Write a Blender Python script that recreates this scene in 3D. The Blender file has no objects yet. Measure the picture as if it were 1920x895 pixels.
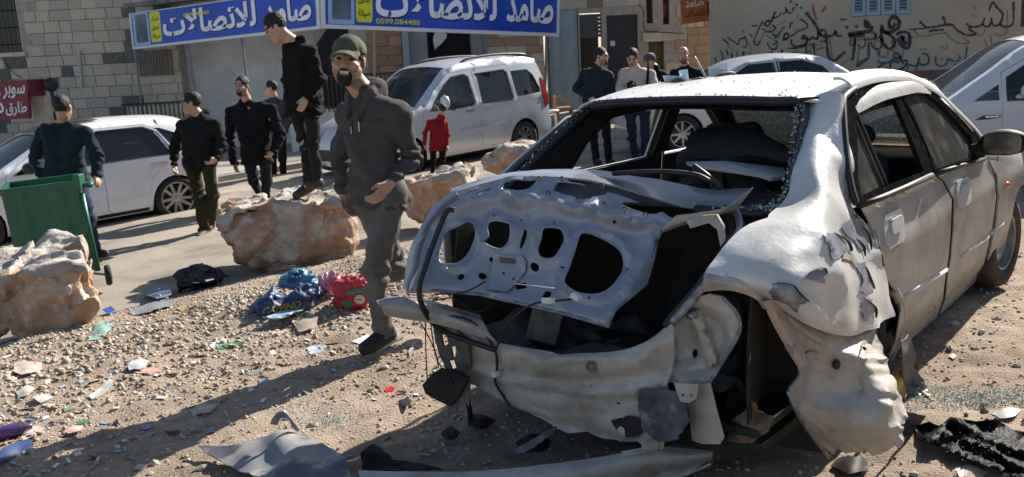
import bpy, bmesh, math, random
import numpy as np
from mathutils import Vector, Matrix
from mathutils.geometry import delaunay_2d_cdt

# ------------------------------------------------------------------ camera, sky, sun, exposure
scene = bpy.context.scene
FPX, PITCH, CAMH, ROLL = 1700.0, math.radians(11.2), 1.61, math.radians(2.9)
_cp, _sp, _cr, _sr = math.cos(PITCH), math.sin(PITCH), math.cos(ROLL), math.sin(ROLL)
FWD = np.array([0, _cp, -_sp])
_up0 = np.array([0, _sp, _cp])
RIGHT = np.array([1.0, 0, 0]) * _cr - _up0 * _sr
UP = np.array([1.0, 0, 0]) * _sr + _up0 * _cr
CAM = np.array([0, 0, CAMH])
cam_data = bpy.data.cameras.new('camera')
cam = bpy.data.objects.new('camera', cam_data)
scene.collection.objects.link(cam)
cam_data.sensor_width = 36.0
cam_data.lens = FPX / 1920 * 36.0
cam_data.clip_start = 0.05
cam_data.clip_end = 600.0
cam.matrix_world = Matrix(((RIGHT[0], UP[0], -FWD[0], 0), (RIGHT[1], UP[1], -FWD[1], 0),
                           (RIGHT[2], UP[2], -FWD[2], CAMH), (0, 0, 0, 1)))
cam_data.dof.use_dof = True
cam_data.dof.focus_distance = 4.3
cam_data.dof.aperture_fstop = 6.3
scene.camera = cam

SUN_AZ, SUN_EL = math.radians(42.5), math.radians(33.0)      # azimuth from +Y towards +X
world = bpy.data.worlds.new('World')
scene.world = world
world.use_nodes = True
_nt = world.node_tree
_sky = _nt.nodes.new('ShaderNodeTexSky')
_sky.sky_type = 'NISHITA'
_sky.sun_disc = False
_sky.sun_elevation = SUN_EL
_sky.sun_rotation = SUN_AZ
_bg = _nt.nodes['Background']
_bg.inputs['Strength'].default_value = 0.066
_nt.links.new(_sky.outputs['Color'], _bg.inputs['Color'])
sun_data = bpy.data.lights.new('sun', 'SUN')
sun_data.energy = 5.0
sun_data.angle = math.radians(0.55)
sun_data.color = (1.0, 0.93, 0.82)
sun = bpy.data.objects.new('sun', sun_data)
scene.collection.objects.link(sun)
_sd = Vector((math.sin(SUN_AZ) * math.cos(SUN_EL), math.cos(SUN_AZ) * math.cos(SUN_EL), math.sin(SUN_EL)))
sun.rotation_euler = _sd.to_track_quat('Z', 'Y').to_euler()
sun.location = (20, 20, 20)
scene.view_settings.view_transform = 'Standard'
scene.view_settings.look = 'None'
scene.view_settings.exposure = 1.17
scene.view_settings.gamma = 1.0
scene.view_settings.use_curve_mapping = False
scene.render.engine = 'CYCLES'
scene.cycles.use_denoising = True
scene.cycles.max_bounces = 6
scene.cycles.transparent_max_bounces = 8

rng = random.Random(7)
nrng = np.random.RandomState(11)

# ------------------------------------------------------------------ pixel <-> world helpers (photo pixels, 1920 x 895)
def ray(px, py):
    return FWD + RIGHT * (px - 960) / FPX + UP * (447.5 - py) / FPX
def at(px, py, Y):
    r = ray(px, py); return CAM + r * (Y / r[1])
def gp(px, py, z=0.0):
    r = ray(px, py); return CAM + r * ((z - CAMH) / r[2])

# ------------------------------------------------------------------ noise
_LAT = nrng.rand(64, 64, 64)
def vnoise(x, y, z=0.0):
    x, y, z = np.broadcast_arrays(np.asarray(x, float), np.asarray(y, float), np.asarray(z, float))
    xi, yi, zi = np.floor(x).astype(int), np.floor(y).astype(int), np.floor(z).astype(int)
    fx, fy, fz = x - xi, y - yi, z - zi
    fx, fy, fz = (f * f * (3 - 2 * f) for f in (fx, fy, fz))
    def L(a, b, c): return _LAT[(xi + a) & 63, (yi + b) & 63, (zi + c) & 63]
    def mx(a, b, t): return a + (b - a) * t
    return mx(mx(mx(L(0,0,0), L(1,0,0), fx), mx(L(0,1,0), L(1,1,0), fx), fy),
              mx(mx(L(0,0,1), L(1,0,1), fx), mx(L(0,1,1), L(1,1,1), fx), fy), fz) * 2 - 1
def fbm(x, y, z=0.0, o=4):
    s = 0; a = 1.0; f = 1.0
    for i in range(o):
        s = s + a * vnoise(x * f + 3.7 * i, y * f + 9.1 * i, np.asarray(z) * f + 5.3 * i); a *= .5; f *= 2.03
    return s
def ridged(x, y, z=0.0, o=3):
    s = 0; a = 1.0; f = 1.0
    for i in range(o):
        s = s + a*(1-2*np.abs(vnoise(x*f+2.7*i, y*f+8.1*i, np.asarray(z)*f+4.3*i))); a *= .5; f *= 2.1
    return s
def crumple(u, v, seed, n=4):
    """sheet with sharp crossing creases, about -1..1"""
    r = np.random.RandomState(seed); u, v = np.broadcast_arrays(np.asarray(u, float), np.asarray(v, float)); out = 0
    for i in range(n):
        t = r.rand()*3.14; k = .7+.9*r.rand(); p = k*(math.cos(t)*u + math.sin(t)*v) + r.rand() + .28*fbm(u*.9+9*i, v*.9, seed+.5, 2)
        fade = sstep(-.25, .35, vnoise(u*.8+5*i, v*.8, seed+2.5)); out = out + fade*(np.abs((p % 1)-.5)*4-1)*(.9**i)
    return out*.6
def sstep(a, b, x):
    t = np.clip((np.asarray(x, float) - a) / (b - a), 0, 1); return t * t * (3 - 2 * t)

# ------------------------------------------------------------------ materials
MATS = {}
def pmat(name, c, rough=.6, metal=0.0, c2=None, c3=None, scale=5.0, lo=.38, hi=.62, s3=1.5, lo3=.45, hi3=.6,
         bump=0.0, bscale=60.0, coat=0.0, spec=.5, alpha=None, trans=0.0, ior=1.45, detail=6, stretch=None, emit=None, bd=.02):
    if name in MATS: return MATS[name]
    m = bpy.data.materials.new(name); m.use_nodes = True
    nt = m.node_tree; b = nt.nodes['Principled BSDF']
    def setin(k, v):
        if k in b.inputs: b.inputs[k].default_value = v
    b.inputs['Base Color'].default_value = (*c, 1)
    setin('Roughness', rough); setin('Metallic', metal); setin('Coat Weight', coat); setin('Coat Roughness', .08)
    setin('Specular IOR Level', spec); setin('Transmission Weight', trans); setin('IOR', ior)
    if alpha is not None: setin('Alpha', alpha)
    tc = None
    def coords():
        nonlocal tc
        if tc is None:
            t = nt.nodes.new('ShaderNodeTexCoord')
            if stretch:
                mp = nt.nodes.new('ShaderNodeMapping'); mp.inputs['Scale'].default_value = stretch
                nt.links.new(t.outputs['Object'], mp.inputs['Vector']); tc = mp.outputs['Vector']
            else: tc = t.outputs['Object']
        return tc
    def noise(sc, det=detail):
        n = nt.nodes.new('ShaderNodeTexNoise'); n.inputs['Scale'].default_value = sc; n.inputs['Detail'].default_value = det
        n.inputs['Roughness'].default_value = .6
        nt.links.new(coords(), n.inputs['Vector']); return n.outputs['Fac']
    def ramp(fac, a, z):
        r = nt.nodes.new('ShaderNodeMapRange'); r.inputs['From Min'].default_value = a; r.inputs['From Max'].default_value = z
        r.clamp = True; nt.links.new(fac, r.inputs['Value']); return r.outputs['Result']
    def mix(fac, A, Bc):
        x = nt.nodes.new('ShaderNodeMix'); x.data_type = 'RGBA'
        nt.links.new(fac, x.inputs['Factor'])
        if isinstance(A, tuple): x.inputs['A'].default_value = (*A, 1)
        else: nt.links.new(A, x.inputs['A'])
        x.inputs['B'].default_value = (*Bc, 1)
        return x.outputs['Result']
    col = None
    if c2 is not None: col = mix(ramp(noise(scale), lo, hi), c, c2)
    if c3 is not None: col = mix(ramp(noise(s3), lo3, hi3), col if col is not None else c, c3)
    if col is not None: nt.links.new(col, b.inputs['Base Color'])
    if bump:
        bn = nt.nodes.new('ShaderNodeBump'); bn.inputs['Strength'].default_value = bump; bn.inputs['Distance'].default_value = bd
        nt.links.new(noise(bscale), bn.inputs['Height']); nt.links.new(bn.outputs['Normal'], b.inputs['Normal'])
    if emit: setin('Emission Color', (*emit, 1)); setin('Emission Strength', 1.0)
    MATS[name] = m
    return m

# ------------------------------------------------------------------ object helpers
def tag(o, label=None, cat=None, group=None, kind=None):
    if label: o['label'] = label
    if cat: o['category'] = cat
    if group: o['group'] = group
    if kind: o['kind'] = kind
    return o
def empty(name, loc=(0, 0, 0), rz=0.0, label=None, cat=None, group=None):
    o = bpy.data.objects.new(name, None); scene.collection.objects.link(o)
    o.location = tuple(float(v) for v in loc); o.rotation_euler = (0, 0, rz); o.empty_display_size = .1
    return tag(o, label, cat, group)
def mesh(name, verts, faces):
    me = bpy.data.meshes.new(name)
    me.from_pydata([tuple(map(float, v)) for v in verts], [], [tuple(map(int, f)) for f in faces])
    me.update(); return me
def obj(name, me, mat=None, parent=None, smooth=False, loc=None, rot=None, scale=None, solid=0.0, bevel=0.0, offset=0.0, subd=0):
    if isinstance(me, tuple): me = mesh(name, *me)
    o = bpy.data.objects.new(name, me); scene.collection.objects.link(o)
    if mat is not None:
        for m_ in (mat if isinstance(mat, (list, tuple)) else [mat]): me.materials.append(m_)
    if parent is not None: o.parent = parent
    if smooth and len(me.polygons):
        me.polygons.foreach_set('use_smooth', [True] * len(me.polygons))
    if loc is not None: o.location = tuple(float(v) for v in loc)
    if rot is not None: o.rotation_euler = rot
    if scale is not None: o.scale = scale
    if subd:
        s = o.modifiers.new('subd', 'SUBSURF'); s.levels = subd; s.render_levels = subd
    if solid:
        s = o.modifiers.new('solid', 'SOLIDIFY'); s.thickness = solid; s.offset = offset
        if smooth:
            s = o.modifiers.new('split', 'EDGE_SPLIT'); s.split_angle = math.radians(38)
    if bevel:
        s = o.modifiers.new('bevel', 'BEVEL'); s.width = bevel; s.segments = 2; s.limit_method = 'ANGLE'; s.angle_limit = math.radians(40)
    return o
def copy_obj(src, parent=None):
    c = src.copy(); scene.collection.objects.link(c); c.parent = parent; return c

class MB:
    """collects shapes into one mesh"""
    def __init__(s): s.v = []; s.f = []
    def add(s, v, f):
        n = len(s.v); s.v += [tuple(map(float, p)) for p in v]; s.f += [tuple(i + n for i in q) for q in f]; return s
    def box(s, lo, hi, M=None):
        x0, y0, z0 = lo; x1, y1, z1 = hi
        v = [(x0,y0,z0),(x1,y0,z0),(x1,y1,z0),(x0,y1,z0),(x0,y0,z1),(x1,y0,z1),(x1,y1,z1),(x0,y1,z1)]
        if M is not None: v = [tuple(M @ Vector(p)) for p in v]
        return s.add(v, [(0,3,2,1),(4,5,6,7),(0,1,5,4),(1,2,6,5),(2,3,7,6),(3,0,4,7)])
    def tube(s, pts, r, seg=8, cap=True):
        pts = [np.array(p, float) for p in pts]; n = len(pts)
        rs = r if isinstance(r, (list, tuple, np.ndarray)) else [r] * n
        t = [pts[min(i+1, n-1)] - pts[max(i-1, 0)] for i in range(n)]
        t = [a / (np.linalg.norm(a) + 1e-9) for a in t]
        up = np.array([0, 0, 1.0]) if abs(t[0][2]) < .9 else np.array([1.0, 0, 0])
        v = []
        for i in range(n):
            a = np.cross(t[i], up); a /= np.linalg.norm(a) + 1e-9; b = np.cross(a, t[i]); up = b
            for k in range(seg):
                w = 2 * math.pi * k / seg; v.append(pts[i] + rs[i] * (math.cos(w) * a + math.sin(w) * b))
        f = [(i*seg+k, i*seg+(k+1) % seg, (i+1)*seg+(k+1) % seg, (i+1)*seg+k) for i in range(n-1) for k in range(seg)]
        if cap: f += [tuple(range(seg))[::-1], tuple((n-1)*seg + k for k in range(seg))]
        return s.add(v, f)
    def lathe(s, prof, seg=24, axis='y', c=(0, 0, 0)):
        v = []; n = len(prof)
        for k in range(seg):
            w = 2 * math.pi * k / seg; cw, sw = math.cos(w), math.sin(w)
            for (r, h) in prof:
                p = {'y': (r*cw, h, r*sw), 'z': (r*cw, r*sw, h), 'x': (h, r*cw, r*sw)}[axis]
                v.append((p[0]+c[0], p[1]+c[1], p[2]+c[2]))
        f = [(k*n+i, k*n+i+1, ((k+1) % seg)*n+i+1, ((k+1) % seg)*n+i) for k in range(seg) for i in range(n-1)]
        return s.add(v, f)
    def prism(s, poly, a, b, axis='y'):
        n = len(poly)
        def P(u, w, h): return {'y': (u, h, w), 'x': (h, u, w), 'z': (u, w, h)}[axis]
        v = [P(u, w, a) for u, w in poly] + [P(u, w, b) for u, w in poly]
        return s.add(v, [tuple(range(n)), tuple(range(2*n-1, n-1, -1))] + [(i, i+n, (i+1) % n + n, (i+1) % n) for i in range(n)])
    def build(s, name, mat=None, parent=None, **k): return obj(name, mesh(name, s.v, s.f), mat, parent, **k)

def in_poly(P, poly):
    x, y = P[:, 0], P[:, 1]; c = np.zeros(len(P), bool); n = len(poly)
    for i in range(n):
        x0, y0 = poly[i]; x1, y1 = poly[(i+1) % n]
        if y0 == y1: continue
        m = ((y0 > y) != (y1 > y)) & (x < (x1-x0) * (y-y0) / (y1-y0) + x0); c ^= m
    return c
def resample(poly, step, closed=True):
    out = []; n = len(poly)
    for i in range(n if closed else n-1):
        a = np.array(poly[i], float); b = np.array(poly[(i+1) % n], float); k = max(1, int(np.linalg.norm(b-a) / step))
        out += [tuple(a + (b-a) * j / k) for j in range(k)]
    if not closed: out.append(tuple(poly[-1]))
    return out
def smooth_poly(poly, n=6, closed=True):
    P = [np.array(p, float) for p in poly]; m = len(P); out = []
    for i in range(m if closed else m-1):
        if closed: p0, p1, p2, p3 = P[i-1], P[i], P[(i+1) % m], P[(i+2) % m]
        else: p0, p1, p2, p3 = P[max(i-1,0)], P[i], P[i+1], P[min(i+2,m-1)]
        for k in range(n):
            t = k / n
            out.append(tuple(.5*((2*p1)+(-p0+p2)*t+(2*p0-5*p1+4*p2-p3)*t*t+(-p0+3*p1-3*p2+p3)*t**3)))
    if not closed: out.append(tuple(P[-1]))
    return out
def triangulate(outline, holes, step):
    """fill a 2D outline with holes by triangles no larger than step"""
    loops = [resample(outline, step)] + [resample(h, step) for h in holes]
    vs = []; es = []
    for L in loops:
        b = len(vs); vs += L; es += [(b+i, b+(i+1) % len(L)) for i in range(len(L))]
    A = np.array(outline); lo, hi = A.min(0), A.max(0)
    gx = np.arange(lo[0]+step*.5, hi[0], step); gy = np.arange(lo[1]+step*.5, hi[1], step)
    if len(gx) and len(gy):
        G = np.stack(np.meshgrid(gx, gy), -1).reshape(-1, 2)
        G = G + (np.random.RandomState(3).rand(*G.shape)-.5) * step*.2
        m = in_poly(G, loops[0])
        for h in loops[1:]: m &= ~in_poly(G, h)
        G = G[m]
        bd = np.array(vs)
        if len(G):
            d = np.min(((G[:, None, :] - bd[None]) ** 2).sum(-1), 1); G = G[d > (step*.45)**2]
        vs += [tuple(g) for g in G]
    r = delaunay_2d_cdt([Vector((float(a), float(b))) for a, b in vs], es, [], 0, 1e-6)
    V = np.array([tuple(p) for p in r[0]]); Fc = np.array([f for f in r[2] if len(f) == 3])
    C = V[Fc].mean(1); m = in_poly(C, loops[0])
    for h in loops[1:]: m &= ~in_poly(C, h)
    return V, [tuple(f) for f in Fc[m]]
def panel(name, outline, holes, fn, mat, parent=None, step=.08, thick=.0, smooth=True, flip=False, bevel=0.0, offset=0.0):
    V, Fc = triangulate(outline, holes, step)
    P = fn(V)
    if flip: Fc = [f[::-1] for f in Fc]
    return obj(name, mesh(name, P, Fc), mat, parent, smooth=smooth, solid=thick, bevel=bevel, offset=offset)
def grid_faces(nr, nc, closed=False):
    return [(i*nc+j, i*nc+(j+1) % nc, (i+1)*nc+(j+1) % nc, (i+1)*nc+j) for i in range(nr-1) for j in range(nc if closed else nc-1)]
def patch(rows, nu=6, nv=6):
    """rows of 3D control points (equal length) -> smooth grid verts, faces"""
    R = [np.array(smooth_poly(r, nu, False)) for r in rows]
    A = np.stack(R); cols = [np.array(smooth_poly(A[:, j], nv, False)) for j in range(A.shape[1])]
    G = np.stack(cols, 1); nr, nc = G.shape[:2]
    return G, grid_faces(nr, nc)

# ------------------------------------------------------------------ signed-distance modelling (for bodies, clothes, rocks)
class SDF:
    def __init__(s, xs, ys, zs):
        s.ax = [np.asarray(a, float) for a in (xs, ys, zs)]
        s.D = np.full([len(a) for a in s.ax], 9.0)
    def _blk(s, lo, hi, m):
        sl = []
        for a, l, h in zip(s.ax, lo, hi):
            i = np.searchsorted(a, l-m); j = np.searchsorted(a, h+m); sl.append(slice(max(i-1, 0), min(j+1, len(a))))
        X = s.ax[0][sl[0]][:, None, None]; Y = s.ax[1][sl[1]][None, :, None]; Z = s.ax[2][sl[2]][None, None, :]
        return tuple(sl), X, Y, Z
    def _un(s, sl, d, k):
        a = s.D[sl]
        if k > 0:
            h = np.clip(.5 + .5*(d-a)/k, 0, 1); s.D[sl] = d*(1-h) + a*h - k*h*(1-h)
        else: s.D[sl] = np.minimum(a, d)
    def cap(s, a, b, ra, rb, k=.02):
        a = np.array(a, float); b = np.array(b, float); R = max(ra, rb)
        sl, X, Y, Z = s._blk(np.minimum(a, b)-R, np.maximum(a, b)+R, k+.05)
        if s.D[sl].size == 0: return s
        ab = b-a; L = ab @ ab + 1e-12
        t = np.clip(((X-a[0])*ab[0] + (Y-a[1])*ab[1] + (Z-a[2])*ab[2]) / L, 0, 1)
        d = np.sqrt((X-a[0]-t*ab[0])**2 + (Y-a[1]-t*ab[1])**2 + (Z-a[2]-t*ab[2])**2) - (ra + (rb-ra)*t)
        s._un(sl, d, k); return s
    def chain(s, pts, rs, k=.02):
        for i in range(len(pts)-1): s.cap(pts[i], pts[i+1], rs[i], rs[i+1], k)
        return s
    def _ell(s, c, r, R):
        c = np.array(c, float); r = np.array(r, float); m = r.max()
        sl, X, Y, Z = s._blk(c-m, c+m, .08)
        x, y, z = X-c[0], Y-c[1], Z-c[2]
        if R is not None: x, y, z = (R[0][i]*x + R[1][i]*y + R[2][i]*z for i in range(3))
        q = np.sqrt((x/r[0])**2 + (y/r[1])**2 + (z/r[2])**2)
        g = np.sqrt((x/r[0]**2)**2 + (y/r[1]**2)**2 + (z/r[2]**2)**2) + 1e-9
        return sl, q*(q-1)/g
    def ell(s, c, r, k=.02, R=None):
        sl, d = s._ell(c, r, R)
        if s.D[sl].size: s._un(sl, d, k)
        return s
    def cut(s, c, r, k=.005, R=None):
        sl, d = s._ell(c, r, R)
        if s.D[sl].size:
            a = s.D[sl]; d = -d
            h = np.clip(.5 - .5*(d-a)/k, 0, 1); s.D[sl] = d*(1-h) + a*h + k*h*(1-h)
        return s
    def half(s, n, off):
        """keep where n.p < off"""
        X = s.ax[0][:, None, None]; Y = s.ax[1][None, :, None]; Z = s.ax[2][None, None, :]
        s.D = np.maximum(s.D, n[0]*X + n[1]*Y + n[2]*Z - off); return s
    def warp(s, fn):
        X = s.ax[0][:, None, None]; Y = s.ax[1][None, :, None]; Z = s.ax[2][None, None, :]
        m = np.abs(s.D) < .08
        XX, YY, ZZ = np.broadcast_arrays(X, Y, Z)
        s.D[m] += fn(XX[m], YY[m], ZZ[m]); return s
    def mesh(s):
        D = s.D.copy()
        D[0] = D[-1] = 1; D[:, 0] = D[:, -1] = 1; D[:, :, 0] = D[:, :, -1] = 1
        ins = D < 0; nx, ny, nz = D.shape
        acc = np.zeros((nx-1, ny-1, nz-1, 3)); cnt = np.zeros((nx-1, ny-1, nz-1))
        for axis in range(3):
            A = [slice(None)]*3; B = [slice(None)]*3; A[axis] = slice(0, -1); B[axis] = slice(1, None)
            A, B = tuple(A), tuple(B)
            cr = ins[A] != ins[B]
            t = np.where(cr, D[A] / np.where(cr, D[A]-D[B], 1), 0)
            o1, o2 = [a for a in range(3) if a != axis]
            for d1 in (0, 1):
                for d2 in (0, 1):
                    sl = [slice(None)]*3
                    for o, dd in ((o1, d1), (o2, d2)):
                        n = D.shape[o]; sl[o] = slice(dd, n-1+dd)
                    sl = tuple(sl); c = cr[sl]; tt = t[sl]
                    cnt += c
                    acc[..., axis] += tt*c; acc[..., o1] += d1*c; acc[..., o2] += d2*c
        m = cnt > 0; idx = -np.ones(m.shape, int); idx[m] = np.arange(m.sum())
        loc = acc[m] / cnt[m][:, None]; ijk = np.argwhere(m)
        V = np.stack([s.ax[a][ijk[:, a]] + loc[:, a] * (s.ax[a][ijk[:, a]+1] - s.ax[a][ijk[:, a]]) for a in range(3)], 1)
        Fs = []
        for axis in range(3):
            A = [slice(1, -1)]*3; B = [slice(1, -1)]*3; A[axis] = slice(0, -1); B[axis] = slice(1, None)
            a, b = ins[tuple(A)], ins[tuple(B)]
            e = np.argwhere(a != b); o1, o2 = (axis+1) % 3, (axis+2) % 3
            if not len(e): continue
            sgn = a[tuple(e.T)]
            base = e.copy()
            for o in (o1, o2): base[:, o] += 1
            q = []
            for d1, d2 in ((-1, -1), (0, -1), (0, 0), (-1, 0)):
                c = base.copy(); c[:, o1] += d1; c[:, o2] += d2; q.append(idx[tuple(c.T)])
            q = np.stack(q, 1); q[~sgn] = q[~sgn][:, ::-1]; Fs.append(q)
        Fq = np.concatenate(Fs) if Fs else np.zeros((0, 4), int)
        Fq = Fq[(Fq >= 0).all(1)]
        return V, Fq
def sdf_obj(name, S, mat, parent=None, smooth=True, matfn=None, post=None):
    V, Fq = S.mesh()
    if post is not None: V = post(V)
    me = bpy.data.meshes.new(name)
    me.vertices.add(len(V)); me.vertices.foreach_set('co', V.astype(np.float32).ravel())
    me.loops.add(len(Fq)*4); me.loops.foreach_set('vertex_index', Fq.astype(np.int32).ravel())
    me.polygons.add(len(Fq)); me.polygons.foreach_set('loop_start', np.arange(0, len(Fq)*4, 4, dtype=np.int32))
    me.polygons.foreach_set('loop_total', np.full(len(Fq), 4, dtype=np.int32))
    me.update(calc_edges=True); me.validate()
    o = obj(name, me, mat, parent, smooth=smooth)
    if matfn is not None and len(Fq) == len(me.polygons):
        C = V[Fq].mean(1); me.polygons.foreach_set('material_index', matfn(C).astype(np.int32))
    return o
def axis(lo, hi, step, fine=None):
    """grid axis with an optional finer stretch (lo, hi, step)"""
    if fine is None: return np.arange(lo, hi+step, step)
    a, b, fs = fine
    return np.unique(np.concatenate([np.arange(lo, a, step), np.arange(a, b, fs), np.arange(b, hi+step, step)]).round(5))

# ------------------------------------------------------------------ terrain
R2 = math.sqrt(.5)
def ground_z(x, y):
    x = np.asarray(x, float); y = np.asarray(y, float)
    s = (x+y)*R2; n = (y-x)*R2
    zs = np.clip(-.47 + .031*s, -1.5, .25)
    return sstep(5.9, 8.2, n) * zs
def bumps(x, y):
    n = (np.asarray(y)-np.asarray(x))*R2
    a = 1 - .85*sstep(6.6, 7.8, n)
    bank = np.exp(-((n-5.2)/.9)**2) * .05
    return a*(.030*fbm(np.asarray(x)*.9, np.asarray(y)*.9, 1.0, 3) + .011*fbm(np.asarray(x)*6, np.asarray(y)*6, 2.0, 3)) + bank*a*(1+fbm(np.asarray(x)*2.2, np.asarray(y)*2.2, 7., 3))
def gz(x, y): return float(ground_z(x, y) + bumps(x, y))
def gpz(px, py, it=4):
    """photo pixel -> point on the terrain"""
    z = 0.0
    for _ in range(it):
        p = gp(px, py, z); z = gz(p[0], p[1])
    return gp(px, py, z)

m_dirt = pmat('dirt', (.345,.265,.20), rough=.95, c2=(.445,.355,.28), c3=(.22,.165,.122), scale=9, s3=1.1, lo3=.47, hi3=.66, bump=1.0, bscale=75, bd=.03, spec=.15, detail=10)
m_street = pmat('street_dust', (.27,.24,.205), rough=.9, c2=(.17,.15,.13), c3=(.33,.28,.225), scale=1.8, s3=.6, lo=.42, hi=.62, stretch=(1,1,1), bump=.35, bscale=70, spec=.2, detail=8)
m_pave = pmat('pavement', (.38,.35,.31), rough=.9, c2=(.28,.26,.23), scale=1.4, bump=.2, bscale=30, spec=.2)

gx = np.unique(np.concatenate([np.arange(-70, -5, 1.5), np.arange(-5, -3.4, .1), np.arange(-3.4, 3.6, .032), np.arange(3.6, 6, .15), np.arange(6, 71, 1.5)]).round(4))
gy = np.unique(np.concatenate([np.arange(-20, 2.6, 1.0), np.arange(2.6, 6.2, .032), np.arange(6.2, 9, .07), np.arange(9, 16, .3), np.arange(16, 120, 3)]).round(4))
XX, YY = np.meshgrid(gx, gy)
ZZ = ground_z(XX, YY) + bumps(XX, YY)
near = ((XX > -4) & (XX < 4) & (YY < 6.5) & (YY > 2))
ZZ = ZZ + near*.006*fbm(XX*17, YY*17, 3.0, 2)
tag(obj('dirt_ground', mesh('dirt_ground', np.stack([XX, YY, ZZ], -1).reshape(-1, 3), grid_faces(*XX.shape)), m_dirt, smooth=True), kind='structure')

# street strip, in (s, n) coordinates along the far kerb
def sn(s, n): return (s-n)*R2, (s+n)*R2
ss = np.arange(-30, 60, .6); nn = np.concatenate([[7.3], np.arange(7.7, 14.4, .45), [14.5]])
SS, NN = np.meshgrid(ss, nn)
NN = NN + (NN < 7.5)*(.45*fbm(SS*.7, SS*0, 4., 3))
X_, Y_ = sn(SS, NN)
tag(obj('street', mesh('street', np.stack([X_, Y_, ground_z(X_, Y_)+bumps(X_, Y_)+.02-.03*(NN < 7.6)], -1).reshape(-1, 3), grid_faces(*SS.shape)), m_street, smooth=True), kind='structure')
# pavement with a kerb along the far side
nn = np.array([14.45, 14.46, 14.6, 30.0]); zz = np.array([-.1, .12, .13, .14])
SS, NN = np.meshgrid(ss, nn); X_, Y_ = sn(SS, NN)
Z_ = np.clip(-.47+.031*SS, -1.5, .25) + zz[:, None]
tag(obj('pavement', mesh('pavement', np.stack([X_, Y_, Z_], -1).reshape(-1, 3), grid_faces(*SS.shape)), m_pave), kind='structure')

# ------------------------------------------------------------------ writing
AR = dict(samed='\uFEBB\uFE8E\uFEE3\uFEAA', lil='\uFEDF\uFEFC\uFE97\uFEBC\uFE8E\uFEFB\uFE95', sup='\uFEB3\uFEEE\uFE91\uFEAE', mar='\uFEE3\uFE8E\uFEAD\uFEDB\uFE96',
          tar='\uFEC3\uFE8E\uFEAD\uFED5', dih='\uFEA9\uFEF3\uFEA4', rep='\uFE97\uFE92\uFEAA\uFEF3\uFEDE', fix='\uFEBB\uFEF4\uFE8E\uFEE7\uFE94', buy='\uFEB7\uFEAE\uFE8D\uFE80')
def text_tris(s, rtl=True, bold=.018):
    cu = bpy.data.curves.new('t', 'FONT'); cu.body = s[::-1] if rtl else s; cu.offset = bold; cu.resolution_u = 3
    ob = bpy.data.objects.new('t', cu); scene.collection.objects.link(ob)
    dg = bpy.context.evaluated_depsgraph_get(); me = bpy.data.meshes.new_from_object(ob.evaluated_get(dg))
    V = np.array([v.co[:2] for v in me.vertices]); Fc = [tuple(p.vertices) for p in me.polygons]
    bpy.data.objects.remove(ob); bpy.data.curves.remove(cu); bpy.data.meshes.remove(me)
    lo, hi = V.min(0), V.max(0)
    return (V-lo)/(hi-lo), Fc
def quad_map(uv, q):
    """q: 4 world corners bl, br, tr, tl"""
    u, v = uv[:, :1], uv[:, 1:2]; q = [np.array(p, float) for p in q]
    return q[0]*(1-u)*(1-v) + q[1]*u*(1-v) + q[2]*u*v + q[3]*(1-u)*v
def sub_quad(q, u0, v0, u1, v1, off=.0):
    q = [np.array(p, float) for p in q]
    n = np.cross(q[1]-q[0], q[3]-q[0]); n /= np.linalg.norm(n)
    return [p + n*off for p in quad_map(np.array([[u0, v0], [u1, v0], [u1, v1], [u0, v1]]), q)]
def text_on(name, s, q, mat, parent, rtl=True, bold=.018):
    uv, Fc = text_tris(s, rtl, bold)
    return obj(name, mesh(name, quad_map(uv, q), Fc), mat, parent)
def rect_on(name, q, mat, parent, thick=.0, round_=0.0):
    if round_:
        pts = []
        for cx, cy, a0 in ((1-round_, round_, -90), (1-round_, 1-round_, 0), (round_, 1-round_, 90), (round_, round_, 180)):
            for k in range(5):
                w = math.radians(a0 + 22.5*k); pts.append((cx + round_*math.cos(w), cy + round_*math.sin(w)))
        return obj(name, mesh(name, quad_map(np.array(pts), q), [tuple(range(len(pts)))]), mat, parent, solid=thick)
    return obj(name, mesh(name, q, [(0, 1, 2, 3)]), mat, parent, solid=thick)
def ribbon(polys, w, fn, name, mat, parent):
    """strokes on a wall: polylines (u, v) -> flat ribbons mapped by fn"""
    V = []; Fc = []
    for P in polys:
        ww = w
        if isinstance(P[0], (int, float)): ww, P = w*P[0], P[1:]
        if len(P) == 1: P = [P[0], (P[0][0]+1.5*ww/2, P[0][1]+.4*ww)]
        Q = np.array(smooth_poly(P, 5, False)); d = np.gradient(Q, axis=0); d /= np.linalg.norm(d, axis=1)[:, None]+1e-9
        nrm = np.stack([-d[:, 1], d[:, 0]], 1); wv = ww*(.85+.3*vnoise(Q[:, 0]*.11, Q[:, 1]*.11))[:, None]
        b = len(V); n = len(Q)
        V += list(Q+nrm*wv/2) + list(Q-nrm*wv/2)
        Fc += [(b+i, b+i+1, b+n+i+1, b+n+i) for i in range(n-1)]
    return obj(name, mesh(name, fn(np.array(V)), Fc), mat, parent)

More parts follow.
